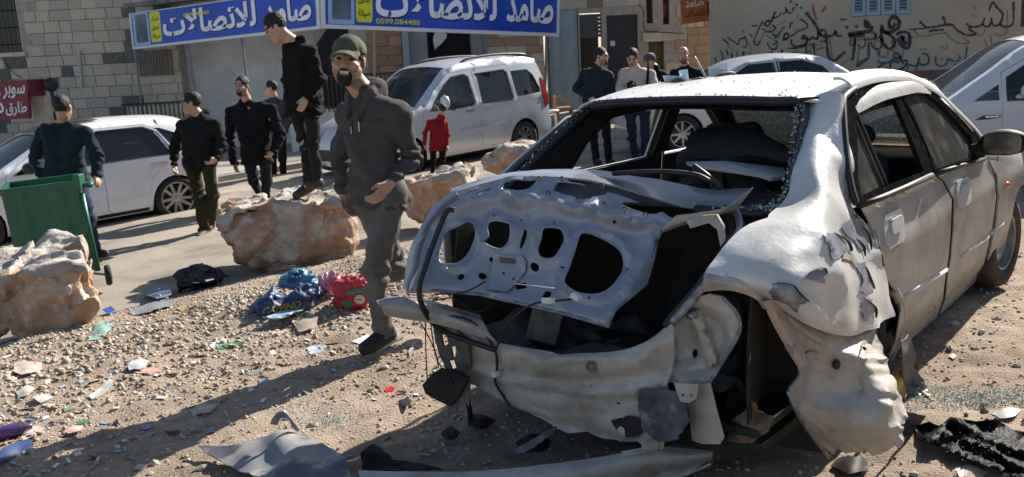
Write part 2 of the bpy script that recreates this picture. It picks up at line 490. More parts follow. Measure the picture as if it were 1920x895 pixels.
# ------------------------------------------------------------------ walls and masonry
def px_wall(Y, off=0.0):
    """photo-pixel outline -> wall plane standing at depth Y (faces the street)"""
    def fn(V):
        P = np.array([at(a, b, Y) for a, b in V]); P[:, 1] -= off; return P
    return fn
def wall(name, Y, x0, x1, z1, openings, mat, parent, z0=-1.0, thick=.35):
    """vertical wall slab with openings; x0,x1,z in metres; openings as (xa,za,xb,zb)"""
    out = [(x0, z0), (x1, z0), (x1, z1), (x0, z1)]
    hs = [[(a, b), (c, b), (c, d), (a, d)] for a, b, c, d in openings]
    V, Fc = triangulate(out, hs, 2.5)
    P = np.stack([V[:, 0], np.full(len(V), Y), V[:, 1]], 1)
    o = obj(name, mesh(name, P, Fc), mat, parent); s = o.modifiers.new('s', 'SOLIDIFY'); s.thickness = thick
    # thicken away from the camera
    nrm = o.data.polygons[0].normal
    s.offset = -1.0 if nrm.y < 0 else 1.0
    return o
def pxr(Y, a, b, c, d):
    """pixel box -> (x0,z0,x1,z1) in metres at depth Y, levelled"""
    p, q = at((a+c)/2-(c-a)/2, (b+d)/2, Y), at((a+c)/2+(c-a)/2, (b+d)/2, Y)
    t, u = at((a+c)/2, b, Y), at((a+c)/2, d, Y)
    return (p[0], u[2], q[0], t[2])
_blk = None
def blocks(parent, Y, x0, x1, z0, z1, bw, bh, mats, weights, skip=[], seed=1, proud=.03, gap=.012):
    """courses of squared stones, each its own piece, on a wall face at depth Y"""
    global _blk
    r = random.Random(seed)
    if _blk is None:
        m = MB().box((-.5, -.5, -.5), (.5, .5, .5)); me0 = mesh('stone_block', m.v, m.f)
        bm = bmesh.new(); bm.from_mesh(me0)
        bmesh.ops.bevel(bm, geom=[e for e in bm.edges], offset=.045, segments=1, affect='EDGES'); _blk = []
        for k in range(4):
            me = bpy.data.meshes.new('stone_block'); b2 = bm.copy()
            for v in b2.verts:
                v.co += Vector(((r.random()-.5)*.05, (r.random()-.5)*.2, (r.random()-.5)*.07))
            b2.to_mesh(me); b2.free(); _blk.append(me)
    z = z0; row = 0
    cache = {}
    while z < z1-.02:
        h = min(bh*(.85+.3*r.random()), z1-z); x = x0 - (bw*.5 if row % 2 else 0)*r.random()
        while x < x1-.02:
            w = bw*(.65+.7*r.random()); xa, xb = max(x, x0), min(x+w, x1)
            if xb-xa > .06:
                cx, cz = (xa+xb)/2, z+h/2
                if not any(a-.02 < cx+ (xb-xa)*.45 and cx-(xb-xa)*.45 < c+.02 and b-.02 < cz+h*.45 and cz-h*.45 < d+.02 for a, b, c, d in skip):
                    t = (fbm(cx*.9+seed, cz*.9, 3.3, 2) + r.random()*1.2-.6)
                    mi = 0
                    acc = 0; q = (t+1)/2
                    for i, wt in enumerate(weights):
                        acc += wt
                        if q <= acc or i == len(weights)-1: mi = i; break
                    mk = r.randrange(4); key = (mk, mi)
                    if key not in cache:
                        me = _blk[mk].copy(); me.materials.clear(); me.materials.append(mats[mi]); cache[key] = me
                    o = bpy.data.objects.new('stone_block', cache[key]); scene.collection.objects.link(o); o.parent = parent
                    o.location = (cx, Y-proud*.3-.004+proud*.35*r.random(), cz); o.scale = (xb-xa-gap, proud*1.6, h-gap)
            x += w
        z += h; row += 1

m_stone = [pmat('limestone_pale', (.58,.52,.43), rough=.9, c2=(.46,.41,.33), scale=9, bump=.35, bscale=35, spec=.2),
           pmat('limestone_tan', (.47,.40,.305), rough=.9, c2=(.55,.48,.38), scale=7, bump=.35, bscale=35, spec=.2),
           pmat('limestone_grey', (.38,.335,.275), rough=.92, c2=(.48,.43,.36), scale=8, bump=.35, bscale=35, spec=.2),
           pmat('limestone_black', (.075,.075,.078), rough=.95, c2=(.2,.19,.175), scale=11, bump=.35, bscale=35, spec=.15)]
m_brownstone = [pmat('brown_block', (.30,.20,.125), rough=.9, c2=(.38,.28,.19), scale=8, bump=.3, bscale=30),
                pmat('brown_block_dark', (.2,.13,.085), rough=.9, c2=(.3,.2,.13), scale=8, bump=.3, bscale=30),
                pmat('brown_block_red', (.33,.17,.115), rough=.9, c2=(.36,.26,.18), scale=8, bump=.3, bscale=30)]
m_mortar = pmat('mortar', (.40,.355,.295), rough=.95, c2=(.30,.265,.22), scale=6)
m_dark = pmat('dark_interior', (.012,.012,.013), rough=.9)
m_black_metal = pmat('black_metal', (.02,.02,.022), rough=.45, metal=.3)
m_white_plaster = pmat('white_plaster', (.62,.63,.62), rough=.85, c2=(.5,.51,.5), scale=1.6, c3=(.42,.41,.39), s3=.7, lo3=.55, hi3=.8, bump=.1, bscale=25)
m_grey_plaster = pmat('grey_plaster', (.30,.31,.31), rough=.85, c2=(.24,.245,.25), scale=2)
m_beige_plaster = pmat('beige_plaster', (.50,.41,.315), rough=.92, c2=(.40,.325,.245), c3=(.55,.52,.49), scale=1.1, s3=.55, lo3=.52, hi3=.75, bump=.25, bscale=18, spec=.2)
m_maroon_base = pmat('maroon_band', (.16,.085,.085), rough=.85, c2=(.22,.13,.12), scale=2.5, c3=(.3,.25,.22), s3=5, lo3=.6, hi3=.7)
m_glass_dark = pmat('dark_glass', (.02,.022,.025), rough=.08, spec=.6)

# ---- weathered stone house, far left
YA = 20.0
house = empty('stone_house', (at(150, 200, YA)[0], YA, -.5), label='weathered stone block house with black stains and barred window, far left', cat='building')
def loc(parent, o):   # keep world coordinates of a child built in world space
    o.matrix_parent_inverse = Matrix.Translation(-Vector(parent.location)); return o
HX, HY, HZ = house.location
def hw(Y): return Y-HY
xl, xr = at(-90, 120, YA)[0]-HX, at(338, 120, YA)[0]-HX
wnd = pxr(YA, -30, -30, 33, 100); wnd = (wnd[0]-HX, wnd[1]-HZ, wnd[2]-HX, wnd[3]-HZ)
wl = wall('wall', 0, xl, xr, 6.2, [wnd], m_mortar, house, z0=-.6)
blocks(wl, 0, xl, xr, .6, 4.45, .36, .22, m_stone, [.30, .28, .17, .25], skip=[wnd], seed=5)
wo = MB().box((wnd[0], .2, wnd[1]), (wnd[2], .22, wnd[3])).build('window', m_glass_dark, house)
b = MB()
for k in range(7):
    x = wnd[0] + (wnd[2]-wnd[0])*(k+.5)/7; b.tube([(x, .06, wnd[1]), (x, .06, wnd[3])], .009, 6)
for k in range(4):
    z = wnd[1] + (wnd[3]-wnd[1])*(k+.5)/4; b.tube([(wnd[0], .07, z), (wnd[2], .07, z)], .009, 6)
b.build('window_bars', m_black_metal, wo)
MB().box((wnd[0]-.08, -.1, wnd[1]-.09), (wnd[2]+.1, .1, wnd[1])).build('window_sill', m_stone[0], house, bevel=.01)
p0_, p1_ = at(150, 95, YA), at(156, 165, YA)
MB().tube([(p0_[0]-HX, -.06, p0_[2]-HZ), (p1_[0]-HX, -.06, p1_[2]-HZ)], .03, 8).build('drain_pipe', pmat('pipe_grey', (.42,.43,.44), rough=.5), house)
cab = [at(x, y, YA) for x, y in ((0, 102), (14, 120), (30, 138), (45, 146))]
MB().tube([(p[0]-HX, -.06, p[2]-HZ) for p in smooth_poly(cab, 4, False)], .008, 5).build('cable', m_black_metal, house)
# grille window beside the white wall
g = pxr(YA, 262, 94, 325, 142); g = (g[0]-HX, g[1]-HZ, g[2]-HX, g[3]-HZ)
b = MB().box((g[0], -.1, g[1]), (g[2], -.06, g[3]))
gr = b.build('window_shutter', pmat('old_wood_grey', (.16,.14,.12), rough=.9, c2=(.25,.22,.19), scale=20, stretch=(8,1,1)), house)
b = MB()
for k in range(12):
    x = g[0]+(g[2]-g[0])*(k+.5)/12; b.box((x-.012, -.125, g[1]), (x+.012, -.1, g[3]))
b.build('slat', MATS['old_wood_grey'], gr)

# ---- shop with white wall under the blue signs
YB = 20.4
shop = empty('phone_shop', (at(620, 200, YB)[0], YB, -.4), label='white walled phone shop behind blue signs with railings and open doorways', cat='building')
SX, SY, SZ = shop.location
def sw(px, py, Y): p = at(px, py, Y); return (p[0]-SX, p[1]-SY, p[2]-SZ)
xa, xb = sw(330, 150, YB)[0], sw(600, 150, YB)[0]
wall('wall', 0, xa, xb, 5.2, [], m_white_plaster, shop, z0=-.6)
# the shop's street front, farther along the road
YC = 23.2
def r_shop(a, b_, c, d, Y): q = pxr(Y, a, b_, c, d); return (q[0]-SX, q[1]-SZ, q[2]-SX, q[3]-SZ)
dw = r_shop(805, 40, 886, 260, YC); dw = (dw[0], .25, dw[2], 3.1)
xc, xd = sw(585, 150, YC)[0], sw(1022, 150, YC)[0]
fw = wall('front_wall', YC-SY, xc, xd, 5.2, [dw], m_grey_plaster, shop, z0=-.6)
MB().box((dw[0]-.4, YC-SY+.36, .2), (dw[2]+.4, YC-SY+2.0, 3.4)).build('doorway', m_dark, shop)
for (a, c_) in ((690, 756), (915, 1020)):
    q0, q1 = sw(a, 120, YC)[0], sw(c_, 120, YC)[0]
    blocks(fw, YC-SY, q0, q1, .3, 3.2, .42, .22, m_brownstone if a < 800 else [m_stone[1], m_brownstone[0], m_stone[0]], [.4, .35, .25], seed=a)
q0, q1 = sw(757, 100, YC)[0], sw(769, 100, YC)[0]
MB().box((q0, YC-SY-.2, .1), (q1, YC-SY-.05, 3.4)).build('door_post', pmat('post_blue_grey', (.26,.31,.36), rough=.5), shop)
q0, q1 = sw(886, 100, YC)[0], sw(905, 100, YC)[0]
MB().box((q0, YC-SY-.1, .1), (q1, YC-SY-.03, 3.4)).build('door_leaf', pmat('door_grey', (.2,.215,.22), rough=.5), shop)
# dark recess between the two fronts
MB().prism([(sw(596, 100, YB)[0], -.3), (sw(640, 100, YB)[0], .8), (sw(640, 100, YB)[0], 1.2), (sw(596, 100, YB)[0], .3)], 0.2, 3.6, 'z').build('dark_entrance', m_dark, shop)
# white hanging cloth in the doorway
cl = [[at(x, y, YC-.3) for x, y in r] for r in (((815,62),(828,60),(838,64)), ((812,75),(822,76),(836,72)), ((816,95),(818,90),(826,84)))]
G, Fc = patch(cl, 4, 4)
tag(obj('hanging_cloth', mesh('hanging_cloth', G.reshape(-1, 3), Fc), pmat('cloth_white', (.6,.58,.56), rough=.9), smooth=True, solid=.01), 'white cloth bundle hanging in the dark shop doorway above the silver van', 'cloth')
# low platform wall under the railing
YP = 18.6
q0, q1 = sw(545, 250, YP), sw(770, 250, YP)
MB().box((q0[0], YP-SY, -.8), (q1[0], YP-SY+1.4, sw(650, 208, YP)[2])).build('platform', m_white_plaster, shop)

def railing(a, b_, top, bot, Y, n, label):
    r = empty('railing', at((a+b_)/2, bot, Y), label=label, cat='railing'); L = np.array(r.location)
    zt, zb = at((a+b_)/2, top, Y)[2]-L[2], 0
    x0, x1 = at(a, top, Y)[0]-L[0], at(b_, top, Y)[0]-L[0]
    for z in (zt, zb+.08): MB().box((x0, -.02, z-.02), (x1, .02, z+.02)).build('rail', m_black_metal, r)
    me = None
    for k in range(n):
        x = x0+(x1-x0)*(k+.5)/n
        if me is None:
            m = MB().tube([(0, 0, zb), (0, 0, zt)], .014, 6); me = mesh('baluster', m.v, m.f); me.materials.append(m_black_metal)
        o = obj('baluster', me, None, r); o.location = (x, 0, 0)
    return r
railing(228, 346, 194, 236, 18.9, 14, 'black bar railing behind the white hatchback')
railing(548, 768, 141, 208, 18.6, 26, 'black bar railing on the platform behind the man in the cap')

# ---- blue shop signs
m_blue = pmat('sign_blue', (.005,.05,.40), rough=.35, c2=(.008,.07,.48), scale=.8, c3=(.03,.06,.26), s3=3, lo3=.58, hi3=.8)
m_sign_white = pmat('sign_white', (.62,.63,.66), rough=.5)
m_sign_letter = pmat('sign_letter', (.72,.74,.78), rough=.45)
m_yellow = pmat('sign_yellow', (.62,.58,.02), rough=.45)
m_lightblue = pmat('sign_lightblue', (.25,.42,.75), rough=.4)
m_picture = pmat('sign_photo', (.05,.075,.11), rough=.4, c2=(.16,.2,.26), scale=2.2)
m_inkblack = pmat('ink_black', (.02,.02,.02), rough=.6)
def blue_sign(q, label, phone_uv, name='shop_sign'):
    c = sum(np.array(p) for p in q)/4
    e = empty(name, c, label=label, cat='sign'); q = [np.array(p)-c for p in q]
    rect_on('frame', sub_quad(q, 0, 0, 1, 1, -.03), m_sign_white, e, thick=.10)
    rect_on('face', sub_quad(q, .012, .07, .985, .97, .03), m_blue, e)
    f = .034
    pb = rect_on('picture_border', sub_quad(q, .02, .08, .112, .96, f), m_lightblue, e)
    rect_on('phone_picture', sub_quad(q, .034, .16, .10, .93, f+.004), m_picture, pb)
    yb = rect_on('yellow_box', sub_quad(q, .118, .13, .178, .95, f), m_yellow, e, round_=.12)
    for k, wd in enumerate(('fix', 'rep', 'buy')):
        text_on('lettering', AR[wd], sub_quad(q, .126, .20+.24*k, .170, .36+.24*k, f+.004), m_inkblack, yb)
    sh = pmat('letter_shadow', (.004,.01,.06), rough=.5)
    for (u0, u1, v0, v1, w) in ((.19, .69, .24, .90, 'lil'), (.735, .965, .24, .90, 'samed')):
        text_on('letter_shadow', AR[w], sub_quad(q, u0+.004, v0-.025, u1+.004, v1-.025, f), sh, e, bold=.03)
        text_on('lettering', AR[w], sub_quad(q, u0, v0, u1, v1, f+.004), m_sign_letter, e, bold=.03)
    u0, v0, u1, v1 = phone_uv
    text_on('phone_number', '0599.084480', sub_quad(q, u0, v0, u1, v1, f+.006), m_yellow, e, rtl=False, bold=.01)
    return e
YL, YK, YR = 19.0, 17.2, 21.2
blue_sign([at(250, 93, YL), at(601, 54, YK), at(597, -24, YK), at(243, 26, YL)], 'left blue shop sign with white lettering, tilted up to the right', (.31, .70, .45, .80))
blue_sign([at(603, 53, YK), at(1047, 69, YR), at(1049, -26, YR), at(601, -58, YK)], 'right blue shop sign with white lettering and yellow phone number, above the silver van', (.19, .115, .36, .21))
# canopy edge and the posts that carry the signs
cn = empty('sign_canopy', at(600, 285, 17.4), label='grey metal canopy on thin posts carrying the two blue signs', cat='canopy')
CL = np.array(cn.location)
m_post = pmat('post_grey', (.16,.17,.19), rough=.45, metal=.4)
for (a, ya, b_, yb, Y) in ((252, 90, 268, 215, 19.02), (352, 82, 372, 215, 18.5), (453, 72, 466, 170, 18.0), (700, 55, 702, 210, 18.2), (1024, 66, 1022, 215, 21.0)):
    p, q = at(a, ya, Y+.1), at(b_, yb, Y+.1); q = q.copy(); d = (q-p); q = p + d*((p[2]+.75)/max(.1, p[2]-q[2]))
    MB().tube([p-CL, q-CL], .026, 8).build('post', m_post, cn)
p = [at(230, 16, YL+.2), at(598, -30, YK+.15)]
m = MB(); 
for k in (0,):
    a, b_ = p[0]-CL, p[1]-CL
    back = np.array([.6, 1.6, .15])
    m.add([a, b_, b_+back, a+back, a+[0,0,.09], b_+[0,0,.09], b_+back+[0,0,.09], a+back+[0,0,.09]], [(0,1,2,3),(7,6,5,4),(0,4,5,1),(1,5,6,2),(2,6,7,3),(3,7,4,0)])
m.build('roof_sheet', pmat('roof_sheet', (.1,.1,.1), rough=.7, c2=(.18,.17,.16), scale=4), cn)

# ---- red supermarket sign, far left
YS = 17.0
q = [at(-60, 229, YS), at(57, 222, YS), at(54, 150, YS), at(-60, 156, YS)]
c = sum(q)/4; e = empty('shop_sign', c, label='dark red shop sign with white lettering at the left edge', cat='sign'); q = [p-c for p in q]
m_red = pmat('sign_red', (.17,.012,.03), rough=.4, c2=(.2,.016,.035), scale=1.)
rect_on('face', q, m_red, e, thick=.12)
q2 = [at(50, 181, YS)-c, at(84, 179, YS+.25)-c, at(82, 148, YS+.25)-c, at(50, 150, YS)-c]
rect_on('side_face', q2, pmat('sign_red_dark', (.11,.01,.025), rough=.4), e, thick=.1)
for (w, u0, u1, v0, v1) in (('sup', .60, .96, .54, .88), ('mar', -.02, .56, .54, .88), ('tar', .64, .98, .08, .46), ('dih', .22, .61, .08, .46)):
    text_on('lettering', AR[w], sub_quad(q, u0, v0, u1, v1, .065), m_sign_letter, e)
# its pillar and a street loudspeaker lamp
YS2 = 17.3
pl = empty('sign_pillar', at(72, 330, YS2), label='tan stone pillar beside the red sign', cat='pillar'); L = np.array(pl.location)
MB().box((at(60, 200, YS2)[0]-L[0], 0, -.4), (at(86, 200, YS2)[0]-L[0], .35, at(72, 170, YS2)[2]-L[2])).build('shaft', m_stone[1], pl, bevel=.01)
lp = empty('lamp_post', at(100, 330, YS2-.2), label='dark round headed lamp post behind the man in the navy jacket', cat='lamp'); L = np.array(lp.location)
p = at(95, 160, YS2-.2)-L; q_ = at(98, 200, YS2-.2)-L
MB().tube([p, (p[0]+.02, 0, -.4)], .035, 8).build('post', m_black_metal, lp)
mm = MB().lathe([(0, .13), (.08, .11), (.125, .04), (.12, -.05), (.07, -.11), (0, -.12)], 14, 'z', tuple(p)); mm.build('lamp_head', m_black_metal, lp, smooth=True)

# ---- metal gate, dark shutter and black door at the end of the street
YD = 24.0
old = empty('old_street_front', (at(1110, 150, YD)[0], YD, 0), label='old stone street front with pale blue gate and black metal door', cat='building')
OX, OY, OZ = old.location
def ro(a, b_, c, d, Y=YD): q = pxr(Y, a, b_, c, d); return (q[0]-OX, q[1]-OZ, q[2]-OX, q[3]-OZ)
gate, shut, door = ro(1030, 20, 1084, 200), ro(1089, 24, 1130, 200), ro(1139, 28, 1197, 200)
w1, w2, w3 = ro(1212, -14, 1224, 44), ro(1243, -14, 1255, 46), ro(1217, 78, 1246, 200)
for t in (gate, shut, door, w3): pass
opn = [(t[0], .12, t[2], t[3]) for t in (gate, shut, door, w3)] + [w1, w2]
x0, x1 = ro(1021, 0, 1345, 10)[0], ro(1021, 0, 1345, 10)[2]
fw = wall('wall', 0, x0, x1, 5.4, opn, m_mortar, old, z0=-.8)
blocks(fw, 0, ro(1198,0,1287,9)[0], ro(1198,0,1287,9)[2], .1, 3.6, .46, .3, [m_stone[1], m_stone[0], m_brownstone[0], m_stone[2]], [.4, .3, .12, .18], skip=opn, seed=8)
blocks(fw, 0, ro(1288,0,1330,9)[0], ro(1288,0,1330,9)[2], .1, 3.6, .3, .22, [m_brownstone[0], m_stone[1]], [.65, .35], seed=9)
blocks(fw, 0, x0, ro(1021,0,1198,9)[2], gate[3]+.03, 3.9, .5, .3, [m_stone[1], m_stone[2], m_brownstone[1]], [.4, .3, .3], seed=10)
m_pblue = pmat('gate_blue', (.30,.37,.40), rough=.6, c2=(.25,.31,.34), c3=(.18,.2,.2), scale=3, s3=6, lo3=.62, hi3=.72)
gt = MB().box((gate[0], .03, .12), (gate[2], .07, gate[3])).build('metal_gate', m_pblue, old)
for k in range(3):
    x = gate[0]+(gate[2]-gate[0])*k/2; MB().box((x-.025, -.0, .12), (x+.025, .028, gate[3])).build('gate_rib', m_pblue, gt)
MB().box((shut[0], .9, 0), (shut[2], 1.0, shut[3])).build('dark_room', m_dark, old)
sc_ = MB()
for k in range(6): sc_.box((shut[0], .08, shut[3]-.62+.1*k), (shut[2], .12, shut[3]-.53+.1*k))
sc_.build('roller_shutter', pmat('shutter_dark', (.07,.075,.08), rough=.5, metal=.3), old)
dd = MB().box((door[0], .04, .12), (door[2], .08, door[3])).build('metal_door', pmat('door_black', (.018,.018,.02), rough=.5, c2=(.03,.03,.032), scale=6), old)
q = ro(1145, 77, 1153, 86); MB().box((q[0], .005, q[1]), (q[2], .034, q[3])).build('notice', m_sign_white, dd)
for t in (w1, w2):
    MB().box((t[0], .2, t[1]), (t[2], .22, t[3])).build('window', m_glass_dark, old)
MB().box((w3[0], .15, .12), (w3[2], .19, w3[3])).build('yellow_door', pmat('door_olive', (.11,.1,.012), rough=.5, c2=(.05,.05,.02), scale=5), old)
MB().box((w3[0]-.15, -.06, w3[3]), (w3[2]+.15, .05, w3[3]+.22)).build('lintel', m_stone[0], old, bevel=.01)
cab = [at(x, y, YD-.1) for x, y in ((1196,10),(1206,20),(1208,55),(1230,60),(1283,63))]
MB().tube([p-np.array(old.location) for p in smooth_poly(cab, 4, False)], .012, 5).build('cable', m_black_metal, old)

# ---- orange hanging sign and the air-conditioning box next to it
YO = 22.0
q = [at(1279, 46, YO), at(1326, 40, YO), at(1324, -14, YO), at(1275, -10, YO)]
c = sum(q)/4; e = empty('hanging_sign', c, label='orange hanging sign with white and dark lettering under the stone front', cat='sign'); q = [p-c for p in q]
rect_on('face', q, pmat('sign_orange', (.42,.11,.025), rough=.5, c2=(.48,.14,.035), scale=2), e, thick=.12)
text_on('lettering', AR['samed'], sub_quad(q, .16, .54, .86, .86, .065), m_sign_letter, e)
text_on('lettering', AR['lil'], sub_quad(q, .08, .2, .9, .46, .065), pmat('letter_brown', (.05,.02,.012), rough=.6), e)
ac = empty('air_conditioner', at(1333, 42, YO+.2), label='pale blue air conditioning box beside the orange sign', cat='appliance'); L = np.array(ac.location)
a0, a1 = at(1326, 40, YO+.2)-L, at(1340, -10, YO+.2)-L
MB().box((a0[0], 0, a0[2]), (a1[0], .35, a1[2])).build('casing', pmat('ac_blue', (.35,.43,.5), rough=.5), ac, bevel=.01)
MB().lathe([(0, -.012), (.16, -.012), (.17, 0)], 16, 'y', ((a0[0]+a1[0])/2, -.002, (a0[2]+a1[2])/2)).build('fan_grille', m_black_metal, ac)

# ---- graffiti wall, right
YG = 18.6
gb = empty('graffiti_building', (at(1640, 100, YG)[0], YG, 0), label='beige plastered building covered in black and teal graffiti', cat='building')
GX, GY, GZ = gb.location
x0 = at(1338, 60, YG)[0]-GX; x1 = x0+9.5
band = at(1750, 131, YG)[2]
wn = pxr(YG, 1597, -90, 1709, 29)
gw = wall('wall', 0, x0, x1, 3.7, [(wn[0]-GX, wn[1], wn[2]-GX, wn[3])], m_beige_plaster, gb, z0=-.8, thick=.4)
_k = (x0+GX)/YG
MB().prism([(x0+.02, .401), (x0+.02+_k*3.2, 3.6), (x0+.32+_k*3.2, 3.6), (x0+.32, .401)], -.8, 3.58, 'z').build('side_wall', m_beige_plaster, gb)
MB().prism([(x0, .402), (x1, .402), (x1, 3.6), (x0+_k*3.2, 3.6)], 3.59, 3.7, 'z').build('roof_slab', m_beige_plaster, gb)
MB().box((x0-.002, -.015, -.7), (x1, -.003, band)).build('base_band', m_maroon_base, gb)
ws = MB().box((wn[0]-GX, .14, wn[1]), (wn[2]-GX, .16, wn[3])).build('window', m_dark, gb)
m_shut = pmat('shutter_blue', (.33,.45,.52), rough=.6, c2=(.28,.39,.46), scale=8)
n = 4; wd = (wn[2]-wn[0])/n
slat_me = None
for k in range(n):
    a = wn[0]-GX+wd*k+.01; b_ = a+wd-.02
    fr = MB().box((a, .0, wn[1]+.01), (a+.055, .05, wn[3])).box((b_-.055, .0, wn[1]+.01), (b_, .05, wn[3])).box((a+.055, .0, wn[1]+.01), (b_-.055, .05, wn[1]+.08)).build('shutter', m_shut, gb)
    for j in range(12):
        z = wn[1]+.10+.062*j
        M = Matrix.Translation(((a+b_)/2, .025, z)) @ Matrix.Rotation(math.radians(-38), 4, 'X')
        if slat_me is None:
            m = MB().box((-wd/2+.06, -.03, -.005), (wd/2-.06, .03, .005)); slat_me = mesh('slat', m.v, m.f); slat_me.materials.append(m_shut)
        o = obj('slat', slat_me, None, fr); o.matrix_local = M
def gfn(ox, sc, off):
    def fn(V):
        P = np.array([at(ox + a/sc, b/sc, YG) for a, b in V]); return P - np.array([GX, GY+off, GZ])
    return fn
S3 = [[(150,440),(200,480),(215,510)],[(200,420),(290,480),(320,500),(340,440),(390,430)],[(390,400),(420,480),(400,530),(370,520)],[(370,350),(385,360)],[(440,380),(480,410)],
 [(510,430),(500,490),(550,500),(560,460)],[(510,420),(560,310),(600,240)],[(470,290),(540,290)],[1.3,(610,290),(640,240),(680,240),(660,290),(620,280)],[1.5,(690,250),(715,190),(740,130)],[(700,210),(760,190),(790,170),(800,140)],[(820,160),(860,130),(850,80),(890,150),(920,140)],[(930,130),(940,80)],[1.4,(960,40),(990,70)],[1.6,(900,10),(920,30)],[(1010,80),(1040,100)],[(590,320),(650,360),(720,340),(740,310),(700,280)],
 [1.4,(830,460),(840,390),(880,380),(880,430),(840,440)],[(900,410),(960,380),(1000,340),(1020,350)],[1.2,(1010,210),(1070,250),(1100,290),(1060,330),(1030,330)],[(900,320),(910,260),(940,255)],[2,(1080,140),(1150,230),(1210,320),(1220,390)],
 [1.5,(920,440),(920,490),(960,520),(1030,510),(1080,490),(1090,440),(1040,430),(1060,400),(1120,450),(1150,420),(1200,440),(1230,390),(1290,410),(1300,350),(1250,340),(1240,400)],[1.6,(1300,400),(1380,400),(1410,350),(1430,400),(1480,400)],
 [(870,540),(960,540),(1060,520),(1080,500),(1090,650)],[1.3,(1165,480),(1180,660)],[1.7,(1310,410),(1320,560),(1340,650),(1400,680),(1450,640),(1520,580)],
 [1.8,(540,620),(560,690),(610,680)],[1.6,(620,600),(640,650),(680,660),(700,620)],[(700,570),(680,600),(650,590)],[(650,480),(680,540),(740,550),(760,500)],[(730,450),(760,480),(700,500)],[1.8,(810,560),(830,680)],[1.3,(920,590),(915,650),(960,660),(950,600),(930,590)],[1.5,(380,580),(385,690),(410,760)],[(310,570),(310,640)],[1.5,(250,600),(260,700),(300,760)],[(60,650),(80,700)],[(120,560),(150,640),(130,720)],[(190,560),(210,620)],
 [2.4,(1550,390),(1640,370),(1720,360),(1800,350),(1820,290)],[2.6,(1560,405),(1740,390)],[2.2,(1750,220),(1740,290),(1790,300),(1760,240)],[(1600,430),(1570,480),(1600,510),(1630,480),(1625,420)],[1.7,(1630,420),(1620,540),(1600,680)],[(1660,500),(1700,540),(1740,500),(1740,420)],[(1460,220),(1530,220)],[2,(1520,300)],[2,(1630,290)],[1.6,(1650,740),(1720,700),(1790,640)]]
S4 = [[(300,410),(230,440),(150,450)],[2,(320,280),(310,400),(330,480),(380,540),(430,540),(460,480),(440,420),(390,380),(340,360),(330,320)],[2.4,(340,360),(420,360),(500,310),(510,240),(460,190),(410,220),(400,290),(440,310),(470,260)],[2.2,(480,390),(540,360),(610,370),(630,430),(620,520),(590,540),(530,500),(490,430)],[2.6,(520,400),(560,450),(590,500)],[2.2,(560,400),(540,470)],[1.2,(200,470),(220,530),(270,550),(310,520),(320,430)],
 [1.5,(740,240),(790,290),(820,310),(920,300),(1030,280),(1110,275)],[1.6,(1000,180),(1030,270)],[(620,330),(800,320)],[1.4,(840,355),(910,340),(1010,335)],[1.4,(1110,275),(1150,330),(1210,370),(1270,395),(1370,385),(1310,340),(1290,310)],[1.3,(1260,265),(1310,300),(1380,300),(1440,270),(1470,200)],[1.3,(1440,270),(1480,300),(1520,290),(1540,240)],[1.4,(1540,200),(1560,280),(1600,290),(1640,260),(1670,190),(1660,140),(1600,80),(1560,25),(1515,125)],[1.5,(1640,260),(1660,290),(1720,305),(1770,280),(1790,220),(1790,20)],[2.2,(1890,300),(1905,0)],
 [1.3,(260,780),(330,720),(410,690),(480,640)],[1.3,(410,790),(415,700)],[1.4,(480,790),(560,760),(600,690),(560,680),(480,700)],[(1190,810),(1240,890)],[1.6,(1310,850),(1360,780)]]
T4 = [[1.3,(1270,520),(1260,600),(1240,720)],[1.2,(1180,620),(1190,660),(1140,690),(1060,660)],[1.2,(1120,715)],[1.3,(920,630),(920,700),(960,740),(1020,730),(1050,690),(1050,650)],[1.2,(980,660)],[1.4,(740,640),(730,700),(780,730),(840,700),(840,640),(800,600),(760,610)],[1.3,(730,700),(690,740),(620,720)],[(745,550)],[(800,550)],[1.2,(620,720),(600,780),(640,830),(690,800),(720,720)],[1.6,(560,720),(500,600),(450,620),(470,670),(530,640)],[1.2,(480,690),(390,700),(290,700),(280,660)],[(290,560),(290,640)],[1.8,(170,470),(170,630)],[1.8,(50,720),(170,640)],
 [(1670,650),(1700,560),(1780,480),(1900,440)],[1.4,(1790,490),(1830,530),(1760,570)]]
G4 = [[(1470,440),(1490,520),(1520,670)],[(1530,390),(1550,560),(1510,680)],[(1400,680),(1560,675)],[(970,520),(1040,550),(1050,490)],[(1330,60),(1370,100)],[(1320,160),(1350,190)]]
gbk = pmat('graffiti_black', (.03,.028,.035), rough=.8, c2=(.075,.065,.065), scale=9)
gte = pmat('graffiti_teal', (.035,.10,.135), rough=.8, c2=(.08,.15,.17), scale=9)
gol = pmat('graffiti_faded', (.2,.175,.125), rough=.85)
grd = pmat('graffiti_red', (.26,.12,.09), rough=.85)
for st_ in S3: ribbon([st_], 20, gfn(1330, 5.968, .006), 'graffiti', gbk, gw)
for st_ in S4: ribbon([st_], 20, gfn(1600, 5.966, .006), 'graffiti', gbk, gw)
for st_ in T4: ribbon([st_], 20, gfn(1600, 5.966, .010), 'graffiti', gte, gw)
for st_ in ([[1.6,(700,380),(760,400),(820,320),(840,300)]], [[1.5,(720,420),(780,410)]]): ribbon(st_, 17, gfn(1330, 5.968, .010), 'graffiti', gte, gw)
ggr = pmat('graffiti_grey', (.20,.165,.14), rough=.85, c2=(.3,.25,.2), scale=6)
def shifted(P, dx, dy): return [p if isinstance(p, (int, float)) else (p[0]+dx, p[1]+dy) for p in P]
for i, st_ in enumerate(S3):
    if i % 2 == 0: ribbon([shifted(st_, 48, 74)], 15, gfn(1330, 5.968, .003), 'graffiti', ggr, gw)
